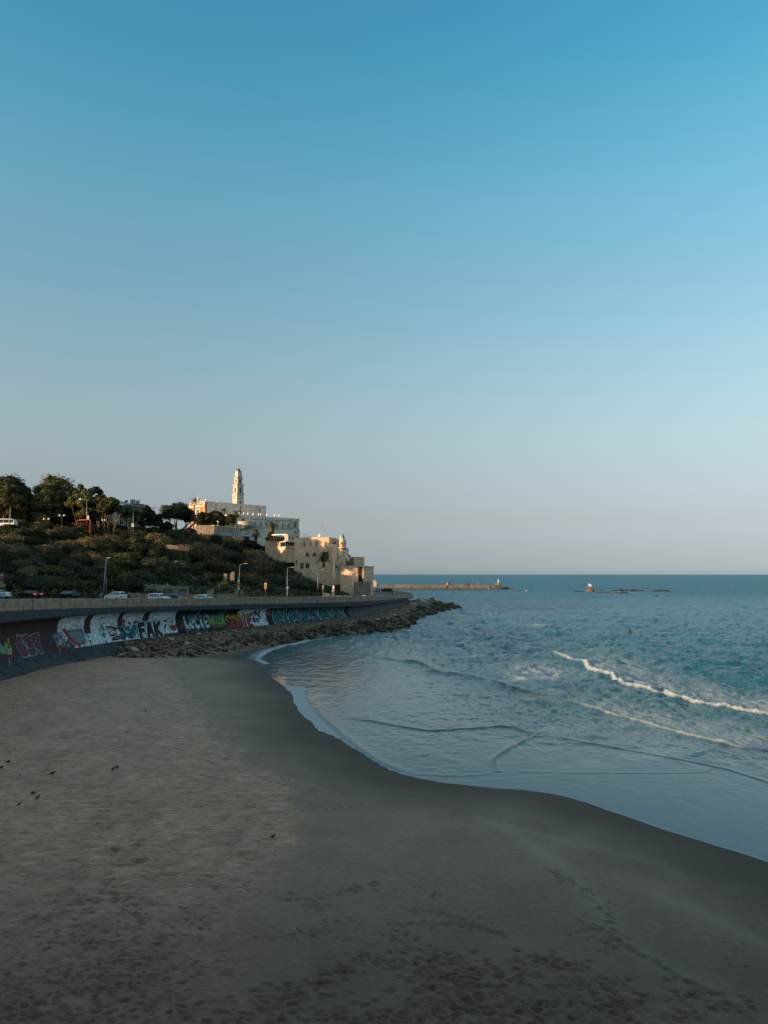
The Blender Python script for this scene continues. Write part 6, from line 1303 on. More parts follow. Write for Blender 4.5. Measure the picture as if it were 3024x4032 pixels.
# ================================================================ lamps, signs, frame
def pole_lamp(px0, px1, ytop, Y, label, arm=1.1, mat_=None, r0=.09, plates=(), head=True, base_z=None, side=1):
    mat_ = mat_ or m_metal; zb = lotz(min(px0, 1440)) if base_z is None else base_z
    if px0 > 1440: zb = 4.9
    top = at(px1, ytop, Y); b = at(px0, 2345, Y); b.z = zb; rt = empty('street_lamp', b, 0, label, 'street lamp', 'street lamps along the coast road'); t_ = top - b
    mb = MB(); mb.smooth = True; mb.tube([(0, 0, 0), t_ * .5, t_], [r0, r0 * .8, r0 * .55], 8); mb.build('pole', mat_, rt)
    if arm:
        mb = MB(); mb.smooth = True; mb.tube([t_ - Vector((0, 0, .1)), t_ + Vector((side * .25, 0, .12)), t_ + Vector((side * arm, -.1, .22))], [.05, .045, .04], 6); mb.build('arm', mat_, rt)
        mb = MB(); e = t_ + Vector((side * (arm + .1), -.1, .22)); mb.box(e.x - .3, e.x + .38, e.y - .14, e.y + .14, e.z - .05, e.z + .07); mb.build('lamp_head', paint('lamp_head_grey', (.5, .48, .42), .4, .05), rt)
    return rt
pole_lamp(405, 419, 2201, 148, 'tall leaning lamp post with a short flat head, beside the white estate car', arm=.3, r0=.17)
pole_lamp(938, 945, 2223, 160, 'lamp post behind the stacked green, yellow and white signs')
pole_lamp(1130, 1132, 2237, 182, 'lamp post carrying a small blue sign, left of the mosque')
pole_lamp(1251, 1252, 2247, 198, 'lamp post just below the mosque windows')
pole_lamp(1315, 1315.7, 2160, 212, 'tallest thin lamp post rising in front of the mosque corner', arm=0)
pole_lamp(1389, 1390, 2264, 216, 'thin lamp post in front of the sea front block', arm=0, r0=.07)
pole_lamp(1447, 1447.5, 2269, 300, 'dark lamp post against the sea, right of the sea front block', mat_=m_dkmet, r0=.13)
pole_lamp(1468, 1468, 2280, 300, 'thick dark post without an arm against the sea', arm=0, mat_=m_dkmet, r0=.2)
pole_lamp(1433.5, 1434, 2270, 330, 'faint dark lamp post half hidden by the sea front block', mat_=m_dkmet, r0=.07)
def hill_lamp(px, ytop, Y, gx, gy, label, extras=True):
    b = at(px, 2076, Y); t_ = at(px - .5, ytop, Y) - b; g_ = at(gx, gy, Y) - b; rt = empty('street_lamp', b, 0, label, 'street lamp', 'lamps on the hill top')
    mb = MB(); mb.smooth = True; mb.tube([(0, 0, -.5), t_], [.11, .07], 8); mb.tube([t_, t_ + Vector((-.5, 0, .35)), g_ + Vector((.35, 0, .05))], .05, 6); mb.build('pole', m_metal, rt)
    mb = MB(); mb.smooth = True; mb.lathe([(.02, -.3), (.26, -.22), (.36, 0), (.3, .2), (.05, .32)], 12, g_); mb.build('globe', m_wht, rt)
    if extras:
        mb = MB(); mb.tube([t_ * .7 - Vector((.45, 0, 0)), t_ * .7 + Vector((.3, 0, 0))], .06, 5); mb.tube([t_ * .54 - Vector((.5, 0, 0)), t_ * .54 + Vector((.5, 0, 0))], .08, 5); mb.build('bracket', m_metal, rt); mb = MB(); mb.box(.1, .5, -.2, .2, t_.z * .3, t_.z * .44); mb.build('equipment_box', m_wht, rt)
hill_lamp(342, 1972, 199, 318, 1966, 'tall lamp post with white globe and cross brackets above the red frame')
hill_lamp(525, 1989, 202, 503, 1983, 'tall lamp post with white globe before the stone house', False)
hill_lamp(626, 2003, 224, 605, 2000, 'thin lamp post between the stone house and the open tree', False)
small('control_box', 'small white box with green label at the foot of the middle hill top lamp post', 'box', 523, 2074, 201.5, [('cabinet', m_wht, lambda m: m.box(-.28, .28, -.2, .2, 0, .95)), ('label_plate', paint('green_plate', (.03, .3, .2), .5), lambda m: m.box(-.22, .22, -.215, -.2, .6, .85))])
def twin(px, py, Y, base, lab_):
    h = at(px, py, Y).z - at(px, base, Y).z
    small('twin_globe_lamp', lab_, 'park lamp', px, base, Y, [('pole', m_dkmet, lambda m: (m.tube([(0, 0, -.5), (0, 0, h + .1)], .06, 6), m.tube([(-.6, 0, h - .1), (-.3, 0, h - .25), (.3, 0, h - .25), (.6, 0, h - .1)], .035, 5))), ('globe', m_wht, lambda m: (setattr(m, 'smooth', True), m.lathe([(.02, -.3), (.22, -.2), (.3, 0), (.22, .2), (.02, .3)], 12, (-.6, 0, h + .15)))), ('globe', m_wht, lambda m: (setattr(m, 'smooth', True), m.lathe([(.02, -.3), (.22, -.2), (.3, 0), (.22, .2), (.02, .3)], 12, (.6, 0, h + .15))))], 'twin globe park lamps')
twin(182, 2046, 194, 2074, 'lower left park lamp with two white globes before the dark trees'); twin(243, 2032, 198, 2074, 'upper right park lamp with two white globes before the dark trees')
small('park_lamp', 'park lamp with two white globes beside the umbrella shaped pine', 'park lamp', 408, 2074, 199, [('pole', m_dkmet, lambda m: m.tube([(0, 0, -.4), (0, 0, 1.6)], .05, 6)), ('globe', m_wht, lambda m: (setattr(m, 'smooth', True), m.lathe([(.02, -.3), (.3, 0), (.02, .3)], 12, (-.35, 0, 1.8)))), ('globe', m_wht, lambda m: (setattr(m, 'smooth', True), m.lathe([(.02, -.3), (.3, 0), (.02, .3)], 12, (.35, 0, 1.8))))])
p0 = at(38, 2076, 187); tp = at(41, 1994, 187) - p0; rt = empty('flagpole', p0, 0, 'bare pale pole standing in front of the white minibus', 'pole'); mb = MB(); mb.smooth = True; mb.tube([(0, 0, -.5), tp], [.13, .08], 8); mb.build('pole', m_metal, rt); mb = MB(); mb.lathe([(.03, 0), (.12, .1), (.02, .22)], 8, tp); mb.build('cap', m_metal, rt)
# red frame
a_ = at(302, 2078, 200); zt_ = at(302, 2049, 200).z; b_ = at(354, 2080, 197.5); mb = MB(); P0 = Vector((a_.x, a_.y, a_.z - 1.5)); P1 = Vector((b_.x, b_.y, b_.z - 1.5)); U1 = Vector((P0.x, P0.y, zt_)); U2 = Vector((P1.x, P1.y, zt_)); dx_ = (U2 - U1).normalized()
mb.tube([P0, U1 - Vector((0, 0, .35)), U1 - Vector((0, 0, .1)) + dx_ * .12, U1 + dx_ * .4, U2 - dx_ * .4, U2 - Vector((0, 0, .1)) - dx_ * .12, U2 - Vector((0, 0, .35)), P1], .19, 4); o = mb.build('entrance_frame', m_redfr); tag(o, 'red square edged gateway frame on the hill top in front of the dark trees', 'gateway')
# signs
mS = {'w': m_wht, 'y': paint('yellow_sign', (.70, .38, .02), .5, .05), 'r': paint('red_sign', (.42, .03, .03), .5, .05), 'b': paint('blue_sign', (.02, .10, .36), .5, .05), 'g': paint('green_sign', (.05, .35, .27), .5, .05), 'k': m_dkmet, 's': m_metal, 'o': paint('orange_sign', (.7, .28, .12), .5, .05)}
def disc(m, r_, y0, y1, z, n=20, x=0): m.loft([[(x + r_ * math.cos(6.283 * k / n), y, z + r_ * math.sin(6.283 * k / n)) for k in range(n)] for y in (y0, y1)])
def sign_post(px, Y, base, plates, label, top=None, cat='road sign', lean=0):
    """plates: (kind, py centre, w px, h px, colour)"""
    b = at(px, base, Y); rt = empty('sign_post', b, 0, label, cat, 'signs along the coast road'); zt = at(px, top or plates[0][1] - plates[0][3] / 2, Y).z - b.z
    mb = MB(); mb.tube([(0, 0, -.3), (lean, 0, zt)], .035, 6); mb.build('post', m_metal, rt); k = Y / F
    for kind, py, w, h, c_ in plates:
        z = at(px, py, Y).z - b.z; w *= k; h *= k; mb = MB(); y0 = -.06
        if kind == 'rect': mb.box(-w / 2, w / 2, y0 - .02, y0, z - h / 2, z + h / 2); pl = mb.build('plate', mS[c_], rt)
        elif kind in ('disc', 'noparking', 'ring'):
            disc(mb, w / 2, y0, y0 - .02, z); pl = mb.build('plate', mS['r'] if kind != 'disc' else mS[c_], rt)
            if kind != 'disc': m2 = MB(); disc(m2, w * .39, y0 - .022, y0 - .03, z); m2.build('face', mS[c_], pl)
            if kind == 'noparking': m2 = MB(); M = Matrix.Translation((0, 0, z)) @ Matrix.Rotation(math.radians(-45), 4, 'Y'); m2.box(-w * .4, w * .4, y0 - .036, y0 - .031, -w * .05, w * .05, M); m2.build('stroke', mS['r'], pl)
        elif kind == 'tri':
            for q, mt, yy in ((1, mS['r'], 0), (.68, mS['w'], .012)):
                m2 = MB(); cz = z - h * .08; pts = [(-w / 2 * q, cz - h * .42 * q), (w / 2 * q, cz - h * .42 * q), (0, cz + h * .58 * q)]
                m2.add([(a, y0 - .01 - yy, b2) for a, b2 in pts] + [(a, y0 - yy, b2) for a, b2 in pts], [(0, 1, 2), (5, 4, 3), (0, 3, 4, 1), (1, 4, 5, 2), (2, 5, 3, 0)])
                if q == 1: pl = m2.build('plate', mt, rt)
                else: m2.build('face', mt, pl)
            m2 = MB(); m2.box(-.05, .05, y0 - .035, y0 - .028, z - h * .25, z + h * .2); m2.build('symbol', m_dkmet, pl)
        if kind == 'rect' and c_ == 'b': m2 = MB(); m2.box(-w * .1, w * .1, y0 - .03, y0 - .021, z - h * .3, z + h * .3); m2.build('symbol', m_wht, pl)
        if kind == 'rect' and c_ == 'y':
            for q in (-.25, 0, .25): m2 = MB(); m2.box(-w * .36, w * .36, y0 - .03, y0 - .021, z + h * q - h * .05, z + h * q + h * .05); m2.build('line_of_text', m_dkmet, pl)
sign_post(4, 100, 2362, [('tri', 2261, 21, 18, 'w'), ('noparking', 2278, 17, 17, 'b'), ('rect', 2300, 12, 22, 'y')], 'post at the left edge with triangle, blue round and yellow plates')
sign_post(15.5, 104, 2362, [('disc', 2305, 12, 12, 's')], 'back of a grey round sign on a post near the left edge')
sign_post(939, 156, 2356, [('rect', 2276, 8.5, 11, 'g'), ('rect', 2288, 8.5, 14, 'w'), ('disc', 2298, 11, 11, 'o'), ('rect', 2305, 10.5, 11, 'y'), ('noparking', 2318, 12, 12, 'w')], 'tall stack of green, white, yellow and round signs on one post', top=2270)
sign_post(1045, 164, 2356, [('ring', 2299, 10, 10, 'w'), ('rect', 2311, 9.5, 13, 'y'), ('noparking', 2322, 7, 9, 'b')], 'short post with white round, yellow and blue round signs')
sign_post(1131.5, 180, 2356, [('rect', 2314, 12, 12, 'b')], 'blue rectangular sign with white mark on the lamp post left of the mosque')
sign_post(863, 158, 2356, [('rect', 2305, 9, 10, 'b')], 'small blue sign above the broken roadside wall', top=2300)
sign_post(657, 146, 2356, [('rect', 2300, 2.5, 9, 'w')], 'plain thin post behind the tallest white hatchback', top=2294)
sign_post(1271.5, 196, 2356, [('rect', 2311, 7, 16, 's')], 'narrow pale board on a post near the squat palm')
sign_post(1312.5, 205, 2356, [('rect', 2313, 7.5, 14, 'w')], 'small white plate with dark mark on a post below the mosque corner')
sign_post(417, 146, 2356, [('rect', 2288, 4, 26, 's')], 'tall thin grey panel beside the leaning lamp post')
# warning boards at the wall foot
for s_, y0, y1, yb, lb in [(12, 2549, 2585, 2615, 'red and white warning board at the left edge of the sea wall'), (213, 2508, 2541, 2563, 'red and white warning board left of the silver graffiti letters'), (725, 2432, 2456, 2472, 'red and white warning board between the painted panels and the white letters')]:
    q = wall_pt(s_, .75, ZB - .25); Yq = float(q[1]); b = Vector(q); rt = empty('warning_sign', b, math.radians(27), lb, 'warning sign', 'warning boards at the foot of the sea wall'); k = Yq / F; H1 = (yb - y0) * k; H0 = (yb - y1) * k; w = (13.5 if s_ < 700 else 13) * k / 2
    mb = MB(); mb.tube([(0, 0, 0), (0, 0, H1 - .05)], .035, 6); mb.build('post', m_wht, rt)
    mb = MB(); mb.box(-w, w, -.07, -.04, H0, H1); bd = mb.build('board', m_wht, rt); mb = MB(); mb.box(-w * .92, w * .92, -.078, -.071, H0 + .03, H0 + (H1 - H0) * .36); mb.build('red_panel', mS['r'], bd)
    mb = MB(); disc(mb, w * .55, -.071, -.078, H0 + (H1 - H0) * .68); ds = mb.build('symbol_ring', mS['r'] if s_ > 700 else m_dkmet, bd); mb = MB(); disc(mb, w * .4, -.079, -.083, H0 + (H1 - H0) * .68); mb.build('symbol_face', m_wht, bd)
    mb = MB(); mb.box(-w * .08, w * .1, -.088, -.084, H0 + (H1 - H0) * .6, H0 + (H1 - H0) * .76); mb.build('symbol', m_dkmet, bd)
for i, (px, lb) in enumerate([(597, 'dark teal bench on the terrace left of the tallest white hatchback'), (662, 'dark teal bench on the terrace just behind the thin post'), (718, 'dark teal bench on the terrace behind the dark teal car')]):
    def bench(m): m.box(-.9, .9, -.25, .25, .42, .5); m.box(-.9, .9, .22, .3, .5, .95)
    p = at(px, 2335, 157); rt = empty('park_bench', p, 0, lb, 'bench', 'benches on the roadside terrace'); mt = paint('dark_teal_slats', (.02, .07, .08), .6)
    mb = MB(); mb.box(-.9, .9, -.25, .22, .3, .38); mb.build('seat', mt, rt); mb = MB(); mb.box(-.9, .9, .23, .3, .38, .85); mb.build('backrest', mt, rt)
    for s in (-.8, .8): mb = MB(); mb.box(s - .05, s + .05, -.2, .2, -.2, .299); mb.build('leg', m_dkmet, rt)
# ================================================================ people
m_skin = paint('skin', (.45, .27, .18), .6, .08, 3); m_hair = paint('dark_hair', (.02, .014, .01), .7)
def figure(loc, rz, J, label, cloth, legs, name='person', head_hair=True, group=None):
    """J: joints; body is one skinned surface"""
    rt = empty('person', loc, rz, label, 'person', group)
    names = ['pelvis', 'waist', 'chest', 'neck', 'head', 'crown', 'shL', 'elL', 'haL', 'shR', 'elR', 'haR', 'hpL', 'knL', 'anL', 'toL', 'hpR', 'knR', 'anR', 'toR']
    ED = [(0, 1), (1, 2), (2, 3), (3, 4), (4, 5), (2, 6), (6, 7), (7, 8), (2, 9), (9, 10), (10, 11), (0, 12), (12, 13), (13, 14), (14, 15), (0, 16), (16, 17), (17, 18), (18, 19)]
    R = [.13, .115, .145, .055, .095, .07, .065, .045, .04, .065, .045, .04, .09, .06, .045, .035, .09, .06, .045, .035]
    def skin(nm, ids, inf, mt):
        me = bpy.data.meshes.new(nm); mp = {a: k for k, a in enumerate(ids)}; me.from_pydata([J[names[a]] for a in ids], [(mp[a], mp[b]) for a, b in ED if a in mp and b in mp], []); o = link_mesh(nm, me, rt, [mt])
        sk = o.modifiers.new('skin', 'SKIN'); me.skin_vertices or None
        for a in ids: sv = me.skin_vertices[0].data[mp[a]]; sv.radius = (R[a] + inf, R[a] * .85 + inf); sv.use_root = (a == ids[0])
        sk.use_smooth_shade = True; sb = o.modifiers.new('sub', 'SUBSURF'); sb.levels = 1; sb.render_levels = 2; return o
    def mk(nm, ids, inf, mt):
        me = bpy.data.meshes.new(nm); mp = {a: k for k, a in enumerate(ids)}
        me.from_pydata([J[names[a]] for a in ids], [(mp[a], mp[b]) for a, b in ED if a in mp and b in mp], []); o = link_mesh(nm, me, rt, [mt]); o.modifiers.new('skin', 'SKIN').use_smooth_shade = True
        me = o.data
        if not me.skin_vertices: return o
        for a in ids: sv = me.skin_vertices[0].data[mp[a]]; sv.radius = (R[a] + inf, R[a] * .85 + inf); sv.use_root = (a == ids[0])
        sb = o.modifiers.new('sub', 'SUBSURF'); sb.levels = 1; sb.render_levels = 2; return o
    mk('body', list(range(20)), 0, m_blk if 'wetsuit' in label else m_skin); mk('top', [0, 1, 2, 6, 7, 9, 10], .018, cloth); mk('trousers', [0, 12, 13, 14, 16, 17, 18], .014, legs)
    h = Vector(J['head']); c = Vector(J['crown']); mb = MB(); mb.smooth = True; up = (c - h).normalized(); M = up.to_track_quat('Z', 'Y').to_matrix().to_4x4(); rings = [[h + (M @ Vector((r_ * math.cos(6.283 * k / 12), r_ * math.sin(6.283 * k / 12) + .015, z))) for k in range(12)] for r_, z in ((.098, .02), (.115, .06), (.11, .11), (.08, .16), (.02, .185))]; mb.loft(rings); mb.build('hair', m_hair, rt)
    return rt
def stand(walk=.12, bend=0.0, arm=(0, 0)):
    b = bend; return {'pelvis': (0, 0, .95), 'waist': (b * .1, 0, 1.12), 'chest': (b * .3, 0, 1.36 - b * .08), 'neck': (b * .42, 0, 1.5 - b * .12), 'head': (b * .5, 0, 1.6 - b * .15), 'crown': (b * .55, 0, 1.7 - b * .18),
     'shL': (b * .33, .19, 1.4 - b * .1), 'elL': (b * .4 + .06 + arm[0] * .2, .24, 1.12 - b * .1), 'haL': (b * .6 + .2 + arm[0] * .3, .2, .95 + arm[0] * .3), 'shR': (b * .33, -.19, 1.4 - b * .1), 'elR': (b * .4 - .05, -.24, 1.12 - b * .1), 'haR': (b * .5 - .02, -.23, .88),
     'hpL': (0, .1, .9), 'knL': (walk + .05, .1, .5), 'anL': (walk, .1, .09), 'toL': (walk + .16, .1, .04), 'hpR': (0, -.1, .9), 'knR': (-walk * .4 + .05, -.1, .5), 'anR': (-walk * 1.2, -.1, .09), 'toR': (-walk * 1.2 + .15, -.1, .04)}
m_blk = paint('black_cloth', (.015, .015, .018), .85); m_whc = paint('white_cloth', (.62, .64, .66), .85); m_tqc = paint('turquoise_cloth', (.05, .30, .38), .85); m_dkb = paint('dark_blue_cloth', (.02, .03, .06), .85)
def lot_at(px, Y):
    if px < 1452: return lotz(px)
    y0 = float(np.interp(px, S, WY)); y1 = float(np.interp(px, [1452, 1522, 1560, 1592, 1618], [405, yend + 112, yend + 78, yend + 46, yend + 16])); k = (Y - y0) / (y1 - y0); return plat(px, k).z
def pplace(px, Y): p = at(px, 2340, Y); return (p.x, p.y, lot_at(px, Y) + .01)
figure(pplace(1464, 212), .3, stand(.1, .9, (1, 0)), 'person in dark clothes leaning forward on the promenade, sunlit from behind', m_blk, m_blk)
figure(pplace(1552, 262), 2.0, stand(.05, .2), 'person in a white top on the promenade near the end of the wall', m_whc, m_dkb)
figure(pplace(1544, 264), 1.2, stand(.05, .3), 'person in black beside the one in white near the end of the wall', m_blk, m_blk)
figure(pplace(398, 130), 1.6, stand(.1, 0), 'person in turquoise walking on the promenade left of the leaning lamp post', m_tqc, m_tqc)
figure(pplace(1593, 275), 1.6, stand(.05, .1), 'person in brown at the far parapet near the wall corner', paint('brown_cloth', (.12, .05, .03), .8), m_blk)
# surfer
ps = onz(2487, 2499, .0); rt = empty('surfboard', (ps.x, ps.y, .46), .15, 'white and dark surfboard floating offshore under the surfer', 'surfboard'); mb = MB(); mb.smooth = True
mb.loft([[(x, w * math.cos(a), .04 * abs(x) ** 2 * .25 + .05 + .04 * math.sin(a)) for a in [k * math.pi / 4 for k in range(8)]] for x, w in ((-1.25, .04), (-.9, .2), (-.3, .29), (.4, .28), (1.0, .16), (1.3, .02))]); mb.build('board', m_dkmet, rt); mb = MB(); mb.box(.75, 1.28, -.12, .12, .1, .16); mb.build('nose', m_wht, rt)
figure((ps.x - .25, ps.y, -.38), .15, {'pelvis': (-.2, 0, .98), 'waist': (-.22, 0, 1.12), 'chest': (-.15, 0, 1.36), 'neck': (-.12, 0, 1.5), 'head': (-.1, 0, 1.6), 'crown': (-.1, 0, 1.7), 'shL': (-.15, .19, 1.4), 'elL': (.05, .22, 1.18), 'haL': (.25, .15, 1.02), 'shR': (-.15, -.19, 1.4), 'elR': (.05, -.22, 1.18), 'haR': (.25, -.15, 1.02),
        'hpL': (-.12, .12, .97), 'knL': (.2, .34, .92), 'anL': (.2, .38, .55), 'toL': (.3, .38, .48), 'hpR': (-.12, -.12, .97), 'knR': (.2, -.34, .92), 'anR': (.2, -.38, .55), 'toR': (.3, -.38, .48)}, 'surfer in a black wetsuit sitting on a board in the open water', m_blk, m_blk)
# ================================================================ birds
m_crow = paint('black_feathers', (.012, .013, .016), .6, .2, 8); m_crowg = paint('pale_grey_feathers', (.42, .44, .45), .7, .15, 8)
def bird(px, py, rz, label, pale=False, s=1.0, feed=0.0, grp='birds on the sand'):
    p = onz(px, py, .0); zz = 1.3 * (1 - math.exp(-float(seg_dist(np.array([p.x]), np.array([p.y]), SH_W)[0][0]) / 15)); p = onz(px, py, zz); rt = empty('bird', p, rz, label, 'bird', grp); s *= .8; rt.scale = (s, s, s)
    mb = MB(); mb.smooth = True; f_ = feed
    path = [(-.26, 0, .13, .012, .035), (-.16, 0, .15, .022, .04), (-.10, 0, .165, .05, .05), (-.02, 0, .175, .075, .07), (.06, 0, .185, .07, .065), (.11, 0, .21 - f_ * .07, .045, .045), (.14, 0, .245 - f_ * .12, .035, .035), (.165, 0, .26 - f_ * .16, .034, .032), (.195, 0, .255 - f_ * .17, .018, .015), (.24, 0, .245 - f_ * .19, .003, .003)]
    mb.loft([[(x, w * math.cos(6.283 * k / 10), z + h * math.sin(6.283 * k / 10)) for k in range(10)] for x, y, z, h, w in path])
    for sd in (-1, 1): mb.tube([(0.0, sd * .035, .13), (.01, sd * .035, .06), (-.005, sd * .035, .0), (.04, sd * .035, .0)], [.012, .007, .006, .004], 5)
    mb.build('body', m_crowg if pale else m_crow, rt)
    for sd in (-1, 1): mb = MB(); mb.smooth = True; mb.loft([[(x, sd * (w + .012 * math.cos(6.283 * k / 8)), z + h * math.sin(6.283 * k / 8)) for k in range(8)] for x, z, h, w in ((-.2, .15, .012, .03), (-.08, .175, .04, .066), (.04, .19, .045, .068), (.08, .19, .01, .055))]); mb.build('wing', m_crow, rt)
    return rt
bird(6, 3031, -.5, 'dark bird cut by the left edge of the picture', s=1.15); bird(32, 3008, .1, 'dark bird just right of the one at the left edge', s=1.15, feed=1)
bird(119, 2997, 2.2, 'black and pale grey bird furthest up the beach in the left group', True, 1.05); bird(80, 3058, 2.4, 'black and pale grey bird left of the long tailed dark bird', True, 1.1)
bird(207, 3056, .05, 'dark long tailed bird in profile, centre of the left group', s=1.3); bird(446, 3036, 1.5, 'lower left bird of the close pair on the pale sand', s=1.15); bird(460, 3028, 2.8, 'upper right bird of the close pair on the pale sand', s=.95, feed=1)
bird(129, 3132, 2.9, 'dark bird upper left of the lowest pair', s=1.1, feed=1); bird(148, 3151, 1.3, 'lowest dark bird of the left group', s=1.15); bird(76, 3174, 1.0, 'small dark bird standing in the scuffed sand near the left edge', s=.8)
bird(573, 2804, 1.9, 'single dark bird alone high up on the beach'); 
for px, py, rz, lb in [(748, 3488, .4, 'small white shell lying on the left part of the beach'), (1242, 3941, 1.0, 'thin white feather lying near the bottom of the beach')]:
    p = onz(px, py, .55 if px > 1000 else .95); o_ = MB(); o_.smooth = True; o_.loft([[(x, w * math.cos(6.283 * k / 8), .02 + h * math.sin(6.283 * k / 8)) for k in range(8)] for x, w, h in ((-.09, .004, .004), (-.04, .025, .014), (.03, .028, .016), (.09, .004, .004))]); o = o_.build('seashell' if px < 1000 else 'feather', m_wht); o.location = p; o.rotation_euler = (0, 0, rz); tag(o, lb, 'shell' if px < 1000 else 'feather')
p = onz(1076, 3301, .6); rt = bird(1076, 3301, .6, 'small dark bird on the smooth damp sand', s=.8)
for px, py, lb in [(1271, 2071, 'upper of two tiny birds flying above the mosque'), (1280, 2089, 'lower of two tiny birds flying above the mosque')]:
    rt = empty('flying_bird', at(px, py, 230), .4, lb, 'bird', 'birds in the air'); mb = MB(); mb.smooth = True
    mb.loft([[(x, w * math.cos(6.283 * k / 8), h * math.sin(6.283 * k / 8)) for k in range(8)] for x, w, h in ((-.2, .05, .01), (-.05, .06, .05), (.08, .05, .05), (.15, .025, .03), (.2, .003, .003))])
    for sd in (-1, 1): mb.loft([[(x0, sd * y, z), (x1, sd * y, z + .01), (x1, sd * y, z - .01)] for x0, x1, y, z in ((-.08, .08, .03, .02), (-.05, .07, .25, .12), (-.1, -.02, .45, .06))])
    mb.build('body', m_crow, rt)
# ================================================================ far breakwater, light, reef
m_bw = stone('breakwater_concrete', (.17, .15, .13), 1.4, .3, .7, scale=.4); m_bwd = paint('wet_stained_concrete', (.10, .065, .04), .9, .3, .5); m_bwg = paint('breakwater_gap', (.09, .07, .055), .9)
Yw = 640.0; bwk = empty('breakwater', onz(1700, 2320.5), 0, 'long concrete breakwater across the harbour mouth on the horizon', 'breakwater'); yb = onz(1700, 2320.5).y
def bx(px): return at(px, 2310, yb).x
segs = [(1330, 1470), (1470, 1547), (1549, 1618), (1621, 1693), (1696, 1762), (1766, 1846), (1850, 1930), (1934, 1984)]; rj = random.Random(3)
for i, (a0, a1) in enumerate(segs):
    x0, x1 = bx(a0), bx(a1); h = 4.25 + rj.uniform(-.15, .15) - .06 * i; mb = MB(); dy = (i % 2) * .25; n_ = 6
    rings = []
    for k in range(n_ + 1):
        x = x0 + (x1 - x0) * k / n_; e = 0 if i < 7 else (k / n_) ** 3 * 2.5
        rings.append([(x - e * .4, yb + dy + u + e, z) for u, z in ((.0, -1), (.1, 1.3), (.9, 1.5), (1.2, h - .6), (1.9, h - .05 + rj.uniform(-.1, .1)), (7, h), (7, -1))])
    mb.loft(rings); o = mb.build('wall_section', m_bw, bwk); o.matrix_parent_inverse = Matrix.Translation(-bwk.location)
mb = MB(); mb.box(bx(1330), bx(1975), yb - .35, yb + .3, -1, 1.0); o = mb.build('wet_footing', m_bwd, bwk); o.matrix_parent_inverse = Matrix.Translation(-bwk.location)
mb = MB(); mb.box(bx(1330), bx(1978), yb + 1.6, yb + 6.5, -1, 3.6); o = mb.build('core', m_bwg, bwk); o.matrix_parent_inverse = Matrix.Translation(-bwk.location)
for i, (px, s, lb) in enumerate([(1765, 1.5, 'largest block on top of the breakwater, left of its middle'), (1840, 1.15, 'dark block on top of the breakwater, right of its middle'), (1887, .9, 'small low block on top of the breakwater towards the light'), (1700, .6, 'low broken block on the left half of the breakwater top'), (1600, .6, 'low broken block near the land end of the breakwater')]):
    o = rock(Vector((bx(px), yb + 3, 4.3 + s * .3)), s * 1.6, 'tan' if i != 1 else 'dark', lb, 'blocks on the breakwater')
lh = empty('harbour_light', (bx(1965), yb + 3.2, 4.1), 0, 'small white and dark green banded harbour light at the breakwater end', 'lighthouse'); H = 4.4
mb = MB(); mb.smooth = True; mb.lathe([(.85, 0), (.62, H)], 16); mb.build('tower', m_wht, lh)
for z0, z1 in ((.75, 1.65), (2.6, 3.3)): mb = MB(); r0_, r1_ = .865 - .23 * z0 / H, .865 - .23 * z1 / H; mb.lathe([(r0_, z0), (r1_, z1)], 16); mb.build('green_band', paint('dark_green_paint', (.015, .10, .06), .5), lh)
mb = MB(); mb.lathe([(.75, H), (.75, H + .12), (.35, H + .13), (.35, H + .8), (.5, H + .82), (.03, H + 1.3)], 12); mb.build('lantern', paint('green_lantern', (.03, .22, .16), .4), lh)
small('hut', 'small dark hut left of the harbour light', 'hut', 1956, 2303, yb + 3.5, [('walls', m_brick, lambda m: m.box(-1.1, 1.1, -1, 1, -.4, 1.8)), ('roof', m_bwg, lambda m: m.box(-1.25, 1.25, -1.1, 1.1, 1.8, 2.05))])
small('hut', 'pale domed hut far behind the white quay poles', 'hut', 1476, 2306, yb + 2, [('walls', m_cream, lambda m: m.box(-1.5, 1.5, -1.5, 1.5, -1, 3.2)), ('dome', m_cream, lambda m: m.lathe([(1.6, 3.2), (1.4, 4.0), (.8, 4.7), (.05, 5.0)], 12))])
for i, (px, py, s, k) in enumerate([(1992, 2318, 2.6, 'dark'), (2003, 2319, 2.2, 'dark'), (2014, 2320, 2.0, 'dark'), (2026, 2320.5, 2.0, 'dark'), (2037, 2321, 1.3, 'dark'), (2056, 2322, 1.0, 'dark'), (1984, 2318, 3.0, 'dark')]):
    p = onz(px, py + 1, 0); rock(p, s, 'dark', f'{["largest", "second", "third", "fourth", "fifth", "last", "innermost"][i]} dark rock trailing off the breakwater end', 'rocks off the breakwater end', sq=(.6, .8))
yr = onz(2325, 2330).y
small('rock', 'orange brown lit rock standing out of the reef under the white flag', 'rock', 2325, 2330, yr, [('rock', paint('orange_brown_rock', (.22, .115, .04), .9, .4, .35, bump=.5), lambda m: (setattr(m, 'smooth', False), m.loft([[(r_ * (2.8 + .3 * math.sin(k * 2.3)) * math.cos(6.283 * k / 12), r_ * 2.0 * math.sin(6.283 * k / 12), z) for k in range(12)] for r_, z in ((1.0, -.6), (1.05, .8), (.95, 2.0), (.7, 2.6), (.2, 2.75))])))])
def wflag(m):
    for k in range(6): m.add([(.05 + k * .45, .1 * math.sin(k), 4.0 - .12 * k), (.05 + (k + 1) * .45, .1 * math.sin(k + 1), 4.0 - .12 * (k + 1)), (.05 + (k + 1) * .45, .1 * math.sin(k + 1) + .03, 2.0 - .1 * (k + 1)), (.05 + k * .45, .1 * math.sin(k) + .03, 2.0 - .1 * k)], [(0, 1, 2, 3)])
